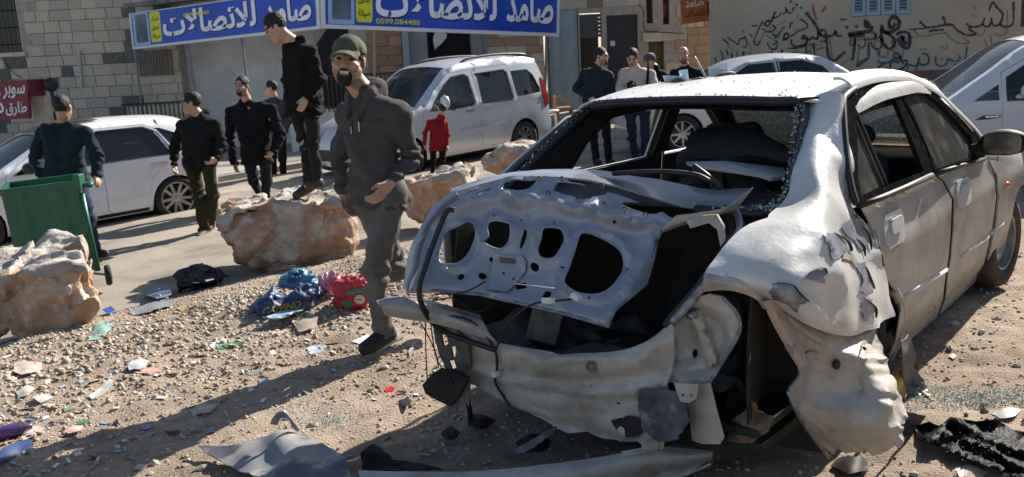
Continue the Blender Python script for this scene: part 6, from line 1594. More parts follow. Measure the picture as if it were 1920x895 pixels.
        if sleeves: S.cap(P['el'+a], P['wr'+a]*.94+P['el'+a]*.06, .055*s*L_, .041*s*L_, .03*s)
        S.cap(P['neck']-[0,0,.045*s], P['sh'+a]-[0,0,.012*s], .058*s, .052*s, .04*s)
    S.cap(mid+tf*.045*s-[0,0,.10*s], hipm+tf*.05*s+[0,0,.2*s], .085*s, .085*s, .06*s)
    if collar: S.cap(P['neck']-[0,0,.02*s], P['neck']+[0,0,.02*s], .072*s, .066*s, .03*s)
    if hood is not None and hood is top:
        b = P['neck']-tf*.075*s
        for sx in (-1, 0, 1): S.cap(b+np.cross(tf,[0,0,1.])*sx*.05*s+[0,0,.02*s], b-tf*.025*s-[0,0,.10*s], .05*s, .05*s, .04*s)
    S.cut(P['neck']+[0,0,.075*s]+tf*.03*s, np.array([.062,.062,.055])*s, .01*s)
    if vneck is not None:
        for t in (0, .33, .66, 1.): S.cut(P['neck']+tf*(.085+.045*t)*s-[0,0,(-.01+.13*t)*s], np.array([.052-.034*t, .055, .05])*s, .008*s)
    S.half((0, 0, -1), -hem_z)
    def folds(x, y, z):
        r = np.full(x.shape, 0.0); f = fold*s
        r += f*.7*fbm(x*7+z*3, y*7-z*4, z*10, 3) + f*.35 - f*1.1*np.maximum(0, ridged(x*3.6+z*2.2, y*3.6-z*1.4, z*4.2, 2)-.15)
        for a in 'LR':
            for (p, q_, g) in ((P['sh'+a], P['el'+a], 42), (P['el'+a], P['wr'+a], 60)):
                d = q_-p; Ld = np.linalg.norm(d); t = ((x-p[0])*d[0]+(y-p[1])*d[1]+(z-p[2])*d[2])/Ld**2
                dist = np.sqrt((x-p[0]-np.clip(t,0,1)*d[0])**2+(y-p[1]-np.clip(t,0,1)*d[1])**2+(z-p[2]-np.clip(t,0,1)*d[2])**2)
                w = np.exp(-(dist/.085)**4)*((t > -.1) & (t < 1.1)); ph = 5*vnoise(x*9, y*9, z*9)
                r += w*f*.55*np.sin(t*Ld*g*1.4+ph)*(.4+np.exp(-((t-(1 if g == 42 else 0))/.3)**2))
        w = sstep(hem_z+.30*s, hem_z, z); r += w*f*.5*np.sin(z*75+6*vnoise(x*8, y*8, z*5))
        return r
    S.warp(folds)
    jk = sdf_obj('jacket' if hem > .05 else 'shirt', S, top, e)
    if vneck is not None:
        Sv = SDF(axis(mid[0]-.26, mid[0]+.26, st), axis(mid[1]-.26, mid[1]+.26, st), axis(mid[2]-.4, mid[2]+.12, st))
        for a in 'LR': Sv.cap(mid*.55+P['sh'+a]*.45-[0,0,.06*s], hipm*.45+P['hp'+a]*.55+np.array([0,0,.14*s]), .072*s, .07*s, .06*s)
        Sv.cap(mid+tf*.035*s-[0,0,.08*s], hipm+tf*.03*s+[0,0,.2*s], .060*s, .055*s, .05*s); Sv.cap(P['neck']-[0,0,.06*s], P['neck']-[0,0,.03*s], .062*s, .058*s, .03*s); Sv.half((0, 0, -1), -(mid[2]-.2)); Sv.cut(P['neck']+[0,0,.06*s]+tf*.05*s, np.array([.062,.075,.085])*s, .008*s)
        sdf_obj('shirt', Sv, vneck, e)
    if hood is not None and hood is not top:
        S = SDF(axis(P['neck'][0]-.2, P['neck'][0]+.2, st*.8), axis(P['neck'][1]-.2, P['neck'][1]+.2, st*.8), axis(P['neck'][2]-.2, P['neck'][2]+.2, st*.8))
        b = P['neck']-tf*.055*s; sd = np.cross(tf,[0,0,1.])
        for sx in (-1, 1):
            S.cap(b+sd*sx*.02*s+[0,0,.05*s], P['neck']+sd*sx*.075*s+tf*.02*s+[0,0,.0], .042*s, .038*s, .03*s); S.cap(P['neck']+sd*sx*.075*s+tf*.02*s, P['neck']+sd*sx*.045*s+tf*.10*s-[0,0,.10*s], .036*s, .022*s, .03*s)
            S.cap(b+sd*sx*.05*s+[0,0,.03*s], b-tf*.035*s-[0,0,.08*s], .05*s, .045*s, .04*s)
        S.warp(lambda x, y, z: .006*fbm(x*22, y*22, z*22, 2)); sdf_obj('hood', S, hood, jk)
    # ---- trousers
    tl = [P[k] for k in ('hpL','hpR','knL','knR','anL','anR')]; lo = np.min(tl, 0)-.2*s; hi = np.max(tl, 0)+.22*s
    S = SDF(axis(lo[0], hi[0], st), axis(lo[1], hi[1], st), axis(lo[2], hi[2], st))
    Ll = leg_loose
    for a in 'LR':
        S.cap(hipm+[0,0,.06*s], P['hp'+a]+[0,0,.02*s], .092*s, .092*s, .05*s); S.cap(P['hp'+a]+[0,0,.02*s], P['kn'+a], .092*s*Ll, .066*s*Ll, .05*s)
        S.cap(P['kn'+a], P['an'+a]+(P['kn'+a]-P['an'+a])*.06, .064*s*Ll, .054*s*Ll, .03*s)
    def tfold(x, y, z):
        r = fold*.6*s*fbm(x*8+z*2, y*8, z*7, 3) + fold*s*(.3-.9*np.maximum(0, ridged(x*5+z*1.2, y*5, z*2.4, 2)-.15))
        for a in 'LR':
            for (p, q_) in ((P['hp'+a], P['kn'+a]), (P['kn'+a], P['an'+a])):
                d = q_-p; Ld = np.linalg.norm(d); t = ((x-p[0])*d[0]+(y-p[1])*d[1]+(z-p[2])*d[2])/Ld**2
                ins = (t > -.05) & (t < 1.05); r += ins*fold*s*.5*np.sin(t*Ld*46+7*vnoise(x*8, y*8, z*6))*(.25+np.exp(-((t-(1 if p is P['hp'+a] else 0))/.22)**2)+np.exp(-((t-1)/.15)**2)*(p is P['kn'+a]))
        return r
    S.warp(tfold); sdf_obj('trousers', S, bottom, e)
    # ---- shoes
    for a in 'LR':
        A_, T_ = P['an'+a], P['to'+a]; d = unit(T_-A_); g = br*.62
        S = SDF(axis(min(A_[0],T_[0])-.14, max(A_[0],T_[0])+.14, g), axis(min(A_[1],T_[1])-.14, max(A_[1],T_[1])+.14, g), axis(min(A_[2],T_[2])-.14, max(A_[2],T_[2])+.14, g))
        heel = A_ - np.array([0,0,.045*s]) - d*.03*s
        S.cap(heel, T_-d*.05*s, .043*s, .040*s, .02*s); S.cap(A_-[0,0,.01*s], T_*.45+A_*.55-[0,0,.01*s], .050*s, .038*s, .03*s)
        so = -.085*s
        nrm = unit(np.cross(np.cross(d, [0,0,1.]), d))
        sole0 = A_ @ nrm - .074*s
        S.half(tuple(-nrm), float(-sole0))
        sh = sdf_obj('sandal' if sandal else 'shoe', S, shoe, e)
        if shoe_sole is not None:
            S = SDF(axis(min(A_[0],T_[0])-.14, max(A_[0],T_[0])+.14, g), axis(min(A_[1],T_[1])-.14, max(A_[1],T_[1])+.14, g), axis(min(A_[2],T_[2])-.14, max(A_[2],T_[2])+.14, g))
            S.cap(heel, T_-d*.045*s, .050*s, .047*s, .02*s); S.half(tuple(-nrm), float(-(sole0-.006*s))); S.half(tuple(nrm), float(sole0+.024*s))
            sdf_obj('sole', S, shoe_sole, sh)
    e['_j'] = 0; del e['_j']
    return e, P, base, h

c_jacket = cloth('jacket_brown_grey', (.072,.066,.064), .72); c_hoodgrey = cloth('hood_grey', (.085,.078,.078), .8)
c_trgrey = cloth('trousers_grey', (.125,.123,.12), .75); c_navy = cloth('jacket_navy', (.015,.026,.036), .6); c_jeans = cloth('jeans_blue', (.02,.035,.085), .7)
c_black = cloth('cloth_jet', (.0075,.0075,.008), .8); c_olive = cloth('trousers_olive', (.035,.032,.015), .7); c_blackjean = cloth('jeans_black', (.022,.023,.026), .6)
c_red = cloth('hoodie_red', (.25,.014,.016), .8); c_pink = cloth('shirt_pale_pink', (.50,.41,.39), .9); c_djeans = cloth('jeans_dark', (.016,.024,.045), .7)
c_char = cloth('hoodie_charcoal', (.013,.013,.014), .6); c_blackj = cloth('jacket_soft_black', (.010,.010,.011), .55)
c_greyblue = cloth('shirt_grey_blue', (.04,.045,.055), .8); c_cap = cloth('cap_olive', (.10,.10,.068), .75, 20)
c_shoeblk = pmat('shoe_black', (.012,.012,.013), rough=.6); c_sole = pmat('sole_white', (.42,.41,.39), rough=.7, c2=(.28,.26,.23), scale=18); c_boot = pmat('boot_brown', (.06,.035,.025), rough=.6, c2=(.035,.022,.016), scale=12)
c_sandal = pmat('sandal_brown', (.10,.06,.045), rough=.7)

# man in the cap, walking past the wreck
e, P, base, h = person('man in olive cap and brown jacket smiling as he walks past the wreck',
    dict(head=(653,114,4.84), neck=(684,180,4.90), shL=(744,212,4.78), shR=(651,207,5.02), elL=(772,298,4.84), elR=(640,296,5.10), wrL=(731,344,4.66), wrR=(645,362,5.02), hdL=(702,378,4.60), hdR=(652,388,5.0),
         hpL=(730,372,4.84), hpR=(692,372,5.0), knL=(703,505,4.82), knR=(742,500,5.12), anL=(722,622,4.88), anR=(872,512,5.38), toL=(672,664,4.78), toR=(842,560,5.36)),
    181, 220, c_jacket, c_trgrey, c_shoeblk, beard=m_beard, hr=.0048, br=.0115, head_pitch=.02, head_roll=.13, vneck=c_navy, hscale=1.05, hood=c_hoodgrey, cap_=c_cap, hem=.13, loose=.80, fold=.017, smile=True, shoe_sole=c_sole, group=None, leg_loose=1.0, curl=.45)
# zip, chest pocket zips
f_ = unit([math.sin(math.radians(225)), math.cos(math.radians(225)), 0])
def jacket_hit(o_parent, px_, py_, off=.004):
    jk = [c for c in o_parent.children if c.name.startswith('jacket')][0]
    if not hasattr(jacket_hit, 'bv'): jacket_hit.bv = BVHTree.FromPolygons([tuple(v.co) for v in jk.data.vertices], [tuple(p.vertices) for p in jk.data.polygons])
    o = Vector(CAM-base); r = Vector(ray(px_, py_)).normalized(); q_ = jacket_hit.bv.ray_cast(o, r)
    return np.array(q_[0]-r*off) if q_[0] is not None else None
for nm, ln, r in (('zip', ((667,205),(660,225),(659,248),(657,252)), .003), ('zip_pull', ((659,238),(660,252)), .005), ('pocket_zip', ((673,229),(674,247)), .004), ('pocket_seam', ((672,228),(700,226),(722,224)), .002), ('collar_seam', ((641,188),(648,196),(658,206)), .002)):
    pp = [jacket_hit(e, a, b) for a, b in ln]; pp = [p for p in pp if p is not None]
    if len(pp) > 1: MB().tube(pp, r, 5).build(nm, m_chrome if 'pull' in nm or nm == 'pocket_zip' else m_trim, e)

person('man in navy jacket and blue jeans seen from behind beside the green bin',
    dict(head=(117,202,9.80), neck=(116,228,9.85), shL=(78,248,9.88), shR=(160,248,9.80), elL=(68,300,9.95), elR=(183,296,9.82), wrL=(84,338,9.80), wrR=(180,330,9.72), hdL=(95,345,9.7), hdR=(184,342,9.65),
         hpL=(105,345,9.85), hpR=(148,345,9.85), knL=(118,410,9.8), knR=(167,410,9.8), anL=(130,465,9.85), anR=(180,470,9.85), toL=(138,476,9.62), toR=(203,477,9.70)),
    -8, 5, c_navy, c_jeans, c_shoeblk, hr=.010, hem=.12, loose=1.1, fold=.016)
person('young man in black hoodie and olive cargo trousers looking left',
    dict(head=(359,194,11.0), neck=(372,216,11.04), shL=(404,234,11.0), shR=(340,236,11.12), elL=(416,276,11.0), elR=(328,282,11.2), wrL=(405,298,10.85), wrR=(327,314,11.1), hdL=(398,303,10.8), hdR=(330,326,11.05),
         hpL=(391,305,11.0), hpR=(361,305,11.1), knL=(398,368,10.95), knR=(372,368,11.0), anL=(394,420,11.1), anR=(383,432,10.95), toL=(384,438,10.95), toR=(370,449,10.75)),
    262, 200, c_char, c_olive, c_sandal, skin=m_skin2, hr=.010, hem=.13, loose=1.1, fold=.016, hood=c_char, sandal=True, leg_loose=1.1)
person('bearded man in black jacket standing behind the boulder',
    dict(head=(454,162,12.7), neck=(462,187,12.77), shL=(509,204,12.7), shR=(434,208,12.85), elL=(524,252,12.7), elR=(432,264,12.9), wrL=(513,285,12.55), wrR=(441,310,12.8), hdL=(504,293,12.5), hdR=(444,322,12.75),
         hpL=(497,300,12.7), hpR=(468,300,12.8), knL=(500,340,12.7), knR=(478,340,12.8), anL=(498,370,12.75), anR=(488,372,12.75), toL=(488,378,12.5), toR=(476,380,12.55)),
    200, 205, c_blackj, c_blackjean, c_shoeblk, beard=m_beard, hr=.011, vneck=c_black, hem=.15, loose=1.18, fold=.017)
person('young man in black hoodie standing on the boulder, looking down',
    dict(head=(518,52,8.65), neck=(548,80,8.7), shL=(583,100,8.6), shR=(543,98,8.85), elL=(598,150,8.55), elR=(540,150,8.9), wrL=(574,183,8.48), wrR=(548,190,8.75), hdL=(568,196,8.44), hdR=(552,200,8.7),
         hpL=(584,205,8.62), hpR=(556,205,8.78), knL=(588,275,8.62), knR=(571,275,8.75), anL=(594,338,8.72), anR=(579,346,8.70), toL=(570,352,8.62), toR=(549,372,8.55)),
    262, 245, c_black, c_blackjean, c_boot, skin=m_skin2, hr=.008, head_pitch=-.55, hem=.16, loose=1.08, fold=.016, hood=c_black, group=None, leg_loose=.86)
person('small child in red hoodie standing in front of the silver van',
    dict(head=(829,206,14.2), neck=(826,221,14.25), shL=(806,229,14.2), shR=(835,230,14.3), elL=(797,250,14.2), elR=(839,254,14.3), wrL=(796,272,14.1), wrR=(838,275,14.2), hdL=(797,279,14.1), hdR=(841,282,14.15),
         hpL=(812,280,14.25), hpR=(830,280,14.25), knL=(812,303,14.2), knR=(829,303,14.2), anL=(811,325,14.25), anR=(828,325,14.25), toL=(804,330,14.1), toR=(821,330,14.1)),
    -40, -20, c_red, c_black, c_shoeblk, hr=.011, s=.66, hem=.12, fold=.010, hood=c_red, group=None)
person('man in grey blue top at the railing, mostly hidden behind others',
    dict(head=(508,166,16.0), neck=(514,182,16.05), shL=(535,194,16.0), shR=(498,195,16.1), elL=(542,225,16.0), elR=(492,226,16.1), wrL=(535,250,15.9), wrR=(500,250,16.0), hdL=(530,257,15.9), hdR=(503,257,15.9),
         hpL=(528,262,16.0), hpR=(510,262,16.05), knL=(530,300,16.0), knR=(512,300,16.05), anL=(532,335,16.05), anR=(514,335,16.05), toL=(524,341,15.85), toR=(506,341,15.85)),
    270, 250, c_greyblue, c_black, c_shoeblk, hr=.014, br=.02, hem=.12)
person('bearded man in dark blue jacket standing beside the photographer',
    dict(head=(1127,106,14.25), neck=(1120,126,14.3), shL=(1096,138,14.4), shR=(1141,140,14.2), elL=(1082,166,14.45), elR=(1147,172,14.15), wrL=(1106,186,14.2), wrR=(1140,200,14.05), hdL=(1116,190,14.1), hdR=(1138,212,14.0),
         hpL=(1106,212,14.35), hpR=(1133,212,14.25), knL=(1114,258,14.35), knR=(1138,258,14.25), anL=(1118,300,14.35), anR=(1142,300,14.25), toL=(1126,306,14.15), toR=(1152,306,14.1)),
    120, 140, c_navy, c_black, c_shoeblk, beard=m_beard, skin=m_skin2, hr=.011, hem=.14, loose=1.1, hair_len=.02)
e, P, base, h = person('photographer in pale pink shirt holding a black camera',
    dict(head=(1186,108,14.15), neck=(1191,127,14.2), shL=(1221,138,14.15), shR=(1167,138,14.3), elL=(1229,168,14.05), elR=(1160,170,14.15), wrL=(1203,168,13.85), wrR=(1176,170,13.92), hdL=(1192,166,13.78), hdR=(1183,166,13.82),
         hpL=(1209,210,14.2), hpR=(1182,210,14.25), knL=(1209,258,14.2), knR=(1186,258,14.25), anL=(1210,300,14.25), anR=(1192,300,14.25), toL=(1202,306,14.05), toR=(1182,306,14.05)),
    195, 195, c_pink, c_djeans, c_shoeblk, skin=m_skin2, hr=.011, head_pitch=-.5, hem=.08, loose=1.08, group='people standing in the street')
cw = at(1184, 160, 13.72); co = empty('camera', cw, label='black camera held by the photographer in the pink shirt', cat='camera')
MB().box((-.065,-.03,-.045), (.065,.03,.045)).box((-.03,-.025,.045), (.03,.025,.07)).build('camera_body', m_plastic, co, bevel=.008)
MB().lathe([(0,-.11),(.030,-.11),(.034,-.09),(.034,-.03),(0,-.03)], 14, 'y').build('lens', m_trim, co, smooth=True)
sp = [at(1216,118,14.02), at(1215,135,13.98), at(1214,155,14.0), at(1212,172,14.02)]
st_ = MB().tube(sp, .022, 6).build('shoulder_strap', c_black, e, smooth=True)
st_.data.transform(Matrix.Translation(-Vector(base)))
person('man in dark jacket bending behind the photographer',
    dict(head=(1218,116,15.4), neck=(1228,128,15.4), shL=(1246,142,15.3), shR=(1220,142,15.5), elL=(1250,172,15.2), elR=(1218,172,15.5), wrL=(1240,190,15.1), wrR=(1222,190,15.3), hdL=(1236,198,15.0), hdR=(1220,198,15.2),
         hpL=(1242,205,15.4), hpR=(1224,205,15.4), knL=(1242,250,15.3), knR=(1226,250,15.35), anL=(1242,288,15.4), anR=(1226,288,15.4), toL=(1234,294,15.2), toR=(1218,294,15.2)),
    270, 260, c_black, c_black, c_shoeblk, hair=m_hair_grey, hr=.014, br=.02, hem=.14, head_pitch=-.4, loose=1.1)
person('bald man in black shirt standing behind the wreck',
    dict(head=(1281,104,14.7), neck=(1285,124,14.75), shL=(1311,137,14.7), shR=(1264,137,14.8), elL=(1317,168,14.7), elR=(1258,168,14.8), wrL=(1308,190,14.6), wrR=(1264,192,14.7), hdL=(1306,200,14.55), hdR=(1266,202,14.65),
         hpL=(1298,208,14.75), hpR=(1274,208,14.75), knL=(1298,252,14.7), knR=(1276,252,14.7), anL=(1298,290,14.75), anR=(1276,290,14.75), toL=(1292,297,14.5), toR=(1270,297,14.5)),
    190, 190, c_black, c_blackjean, c_shoeblk, hr=.011, hem=.14, bald=True, beard=m_hair_grey)

# ------------------------------------------------------------------ boulders
m_rockm = pmat('boulder_limestone', (.52,.46,.385), rough=.92, c2=(.40,.30,.22), c3=(.36,.19,.11), scale=7, s3=4.2, lo3=.47, hi3=.63, bump=.9, bscale=26, bd=.03, spec=.2, detail=12)
m_rock_orange = pmat('boulder_orange', (.40,.215,.125), rough=.92, c2=(.48,.33,.23), c3=(.55,.48,.40), scale=6, s3=7, lo3=.52, hi3=.66, bump=.9, bscale=30, bd=.03, spec=.2, detail=12)
m_rock_grey = pmat('boulder_grey', (.46,.42,.375), rough=.92, c2=(.28,.25,.225), c3=(.33,.17,.10), scale=5, s3=2.6, lo3=.56, hi3=.68, bump=.8, bscale=26, bd=.03, spec=.2, detail=12)
def boulder(name, poly_px, Y, depth, label, mat, seed, step=.022, top_mat=None, skew=0.0, zextra=.12, facet=.06, low=1.15):
    """outline traced on the photo at depth Y gives the front silhouette; the rock has its own thickness and broken faces"""
    V = np.array([at(a, b, Y) for a, b in poly_px]); base = np.array([V[:, 0].mean(), Y, V[:, 2].min()])
    zm = (V[:, 2].max()+V[:, 2].min())/2; V[:, 2] = np.where(V[:, 2] > zm, V[:, 2]-(CAMH-V[:, 2])*depth*low/Y, V[:, 2])
    O = V[:, [0, 2]] - base[[0, 2]]
    lo, hi = O.min(0)-.1, O.max(0)+.1; sh_ = base[0]*depth*1.5/Y; lo[0] += min(0, sh_); hi[0] += max(0, sh_)
    xs, zs = axis(lo[0], hi[0], step), axis(lo[1]-zextra, hi[1], step); ys = axis(-.22, depth*1.5+.12, step)
    # 2D signed distance of the outline
    X, Z = np.meshgrid(xs, zs, indexing='ij'); Pn = np.stack([X.ravel(), Z.ravel()], 1)
    d = np.full(len(Pn), 9.0); R = np.array(resample([tuple(p) for p in O], step))
    for i in range(0, len(Pn), 4000): d[i:i+4000] = np.sqrt(((Pn[i:i+4000, None]-R[None])**2).sum(-1)).min(1)
    ins = in_poly(Pn, [tuple(p) for p in O]); d[ins] *= -1; D2 = d.reshape(X.shape)
    S = SDF(xs, ys, zs)
    Yg = ys[None, :, None]; yc = depth*.12
    front = -(Yg + depth*.6 - .25*depth*0); back = Yg - depth
    # soften edges between silhouette and faces
    k = .05; a = np.stack([np.stack([np.interp(xs-base[0]*yy/Y, xs, D2[:, zi], left=.5, right=.5) for zi in range(len(zs))], 1) for yy in ys], 1); b = np.maximum(-(Yg+.06), Yg-depth*1.5)+0*a
    S.D = np.where((a > -k) & (b > -k), np.sqrt(np.maximum(a+k, 0)**2+np.maximum(b+k, 0)**2)-k, np.maximum(a, b))
    r = np.random.RandomState(seed)
    XX, YY_, ZZ_ = np.meshgrid(xs, ys, zs, indexing='ij')
    for _ in range(22):       # chisel planes off the front and sides
        n = unit(np.array([r.randn()*1.0, -abs(r.randn())-.15, r.randn()*.8])); ext = abs(n[0])*(hi[0]-lo[0])/2 + abs(n[1])*depth*.78 + abs(n[2])*(hi[1]-lo[1])/2
        c = np.array([0, depth*.72, (hi[1]+lo[1])/2]); off = n @ c + ext*(.60+.2*r.rand()); S.D = np.maximum(S.D, n[0]*XX+n[1]*YY_+n[2]*ZZ_-off) if r.rand() < .9 else S.D
    ns = 70; seeds = np.stack([r.uniform(lo[0], hi[0], ns), r.uniform(-.1, depth*1.5, ns), r.uniform(lo[1], hi[1], ns)], 1); snrm = np.array([unit(r.randn(3)) for _ in range(ns)]); soff = r.uniform(-.012, .03, ns); scol = r.choice([0, 0, 1, 1, 1], ns)
    def rough(x, y, z):
        f = fbm(x*3+seed, y*3, z*3, 3); cell = np.abs(fbm(x*5, y*5+seed, z*5, 2))
        strat = .012*np.sin(z*34 + 5*vnoise(x*3, y*3, z*2+seed))
        q_ = np.stack([x, y, z], 1); near_ = np.zeros(len(q_), int)
        for i in range(0, len(q_), 20000): near_[i:i+20000] = ((q_[i:i+20000, None]-seeds[None])**2).sum(-1).argmin(1)
        chip = ((q_-seeds[near_])*snrm[near_]).sum(1)*.26 + soff[near_]
        return chip + facet*.15*f - .03*np.maximum(0, ridged(x*3.1+seed, y*3.1, z*3.1, 3)-.2) + .03 + strat*.7 + .016*fbm(x*13, y*13, z*13, 3)
    S.warp(rough)
    def mf(C):
        k_ = np.zeros(len(C), int)
        Cw = C + .05*np.stack([fbm(C[:, 0]*6, C[:, 1]*6, C[:, 2]*6, 2), fbm(C[:, 1]*6, C[:, 2]*6, C[:, 0]*6, 2), fbm(C[:, 2]*6, C[:, 0]*6, C[:, 1]*6, 2)], 1)
        for i in range(0, len(C), 20000): k_[i:i+20000] = ((Cw[i:i+20000, None]-seeds[None])**2).sum(-1).argmin(1)
        m = scol[k_]; m[C[:, 2] > hi[1]-.19+.03*fbm(C[:, 0]*5, C[:, 1]*5, 1., 2)] = 2; return m
    o = sdf_obj(name, S, [mat, m_rock_orange, m_rock_grey], None, smooth=False, matfn=mf); o.location = tuple(base)
    return tag(o, label, 'boulder')
boulder('boulder', [(-60,480),(0,474),(50,463),(110,455),(160,462),(166,480),(163,512),(182,560),(190,600),(168,622),(120,636),(60,646),(-20,650),(-60,650)], 5.85, .55, 'large rust stained boulder at the left edge below the green bin', m_rockm, 3, .02, facet=.07)
boulder('boulder', [(405,402),(440,392),(490,384),(560,374),(610,366),(650,360),(664,372),(668,420),(666,468),(650,500),(585,514),(540,518),(480,514),(446,500),(426,466),(408,436)], 8.3, .62, 'large orange streaked boulder the young man stands on', m_rockm, 8, .022, facet=.07, low=.2)
boulder('boulder', [(752,345),(790,325),(850,308),(890,304),(904,318),(902,352),(880,390),(820,412),(770,420),(750,410)], 9.7, .5, 'pale boulder with an orange end behind the man in the cap', m_rockm, 12, .03)
boulder('boulder', [(906,290),(930,272),(970,264),(1005,264),(1016,280),(1014,312),(990,322),(930,324),(908,318)], 11.2, .45, 'small boulder farthest along the row, in front of the van rear wheel', m_rock_grey, 17, .03)
boulder('boulder', [(812,548),(830,536),(858,538),(868,560),(866,590),(850,600),(826,596),(812,576)], 6.3, .18, 'small tan rock behind the trunk lid next to the walking man', m_rockm, 21, .015, facet=.03)

# ------------------------------------------------------------------ green wheelie bin
YB2 = 8.35
bc = at(78, 470, YB2); bz = gz(bc[0], bc[1])
binn = empty('wheelie_bin', (bc[0], bc[1], bz), label='green plastic wheelie bin behind the left boulder', cat='bin')
m_green = pmat('bin_green', (.004,.085,.038), rough=.42, c2=(.007,.105,.05), scale=3, c3=(.025,.09,.055), s3=7, lo3=.6, hi3=.75, coat=.15)
def bl(px_, py_, dy=0.0): p = at(px_, py_, YB2+dy); return np.array([p[0]-bc[0], p[1]-bc[1], p[2]-bz])
tl, tr, br_, bl_ = bl(4, 368), bl(148, 350), bl(182, 505), bl(40, 520)
sidev = np.array([-.28, .62, 0.0])
def bin_pt(u, v, w): # u across front, v up, w depth
    b_ = bl_*(1-u)+br_*u; t_ = tl*(1-u)+tr*u; sh = sidev*(.82+.18*v)
    p = b_*(1-v)+t_*v; return p + sh*w
n = 13; V = []; F_ = []
ring = [(u, 0) for u in np.linspace(0, 1, n)] + [(1, w) for w in np.linspace(.1, 1, 8)] + [(u, 1) for u in np.linspace(.92, 0, n)] + [(0, w) for w in np.linspace(.9, .1, 8)]
for v in np.linspace(0, 1, 12):
    for i, (u, w) in enumerate(ring):
        ribm = .016*(1 if (w == 0 and (abs(u-.27) < .06 or abs(u-.72) < .06)) else 0)
        V.append(bin_pt(u, v, w - ribm*1.6))
F_ = grid_faces(12, len(ring), True)
F_.append(tuple(range(len(ring))))
obj('tub', mesh('tub', V, F_), m_green, binn, smooth=False, solid=.012, bevel=.004)
rim = [bin_pt(u*1.05-.025, 1.0, w*1.05-.025) for u, w in ring]; rim2 = [p+np.array([0,0,.06]) for p in rim]; ins = [bin_pt(.04+u*.92, 1.0, .05+w*.9)+np.array([0,0,.06]) for u, w in ring]; ins0 = [p-np.array([0,0,.06]) for p in ins]
m_ = len(ring); obj('rim', mesh('rim', rim+rim2+ins+ins0, [(a*m_+i, a*m_+(i+1) % m_, (a+1)*m_+(i+1) % m_, (a+1)*m_+i) for a in range(3) for i in range(m_)]), m_green, binn, bevel=.006)
for (a, c_) in ((bl(146,335), bl(152,356)), ):
    MB().box((-.03,-.05,0), (.035,.07,.14)).build('hinge_lug', m_green, binn, bevel=.01).location = tuple(a-np.array([0,0,.10]))
hb = [bl(148,352), bl(168,352), bl(170,346)]; MB().tube([hb[0]+np.array([0,.02,.02]), hb[1]+np.array([0,.02,.02]), hb[1]+sidev*.9+np.array([0,.02,.02])], .022, 8).build('handle_bar', m_green, binn, smooth=True)
MB().tube([bl(152,362), bl(166,430), bl(183,508)], .03, 8).build('corner_rib', m_green, binn, smooth=True)
w_ = bl(203, 516); wl_ = MB().lathe([(0,.03),(.05,.03),(.055,.015),(.09,.025),(.10,.0),(.09,-.025),(.05,-.02),(0,-.02)], 18, 'x').build('wheel', m_tyre, binn, smooth=True); wl_.location = tuple(w_); wl_.rotation_euler = (0, 0, .5)
MB().tube([w_, bl(170, 512)], .012, 6).build('axle', m_bare, binn)

# ------------------------------------------------------------------ plastic chair beside the van
YH = 18.3
cc = at(1060, 232, YH); ch = empty('garden_chair', (cc[0], cc[1], cc[2]), label='orange brown garden chair behind the silver van', cat='chair')
m_chair = pmat('chair_orange', (.30,.12,.04), rough=.5)
def cl_(px_, py_, dy=0): p = at(px_, py_, YH+dy); return p-cc
for a, b_ in (((1043,205),(1043,232)),((1068,205),(1070,234)),((1046,200),(1047,226)),((1072,200),(1073,228))): MB().tube([cl_(*a), cl_(*b_)], .025, 6).build('leg', m_chair, ch)
MB().box((cl_(1042,203)[0], -.25, cl_(1042,203)[2]-.02), (cl_(1073,203)[0], .22, cl_(1042,203)[2]+.02)).build('seat', m_chair, ch, bevel=.01)
MB().box((cl_(1040,203)[0]-.02, -.2, cl_(1042,203)[2]), (cl_(1040,203)[0]+.03, .22, cl_(1042,180)[2])).build('backrest', m_chair, ch, bevel=.01)
for dy in (-.22, .2): MB().tube(smooth_poly([cl_(1042,181,dy), cl_(1054,183,dy), cl_(1068,192,dy), cl_(1072,203,dy)], 4, False), .022, 6).build('armrest', m_chair, ch)
ch2 = empty('white_stool', at(1032, 240, 17.9), label='white plastic stool at the rear of the silver van', cat='stool'); L = np.array(ch2.location)
def c2_(px_, py_): return at(px_, py_, 17.9)-L
m_wpl = pmat('plastic_white', (.55,.55,.54), rough=.5)
for a, b_ in (((1024,212),(1022,240)),((1041,212),(1044,240))):
    for dy in (-.12, .12): MB().tube([c2_(*a)+[0,dy,0], c2_(*b_)+[0,dy*1.3,0]], .018, 6).build('leg', m_wpl, ch2)
MB().lathe([(0,.02),(.16,.02),(.18,0),(.16,-.03),(0,-.03)], 16, 'z', tuple(c2_(1032,208))).build('seat', m_wpl, ch2, smooth=True)

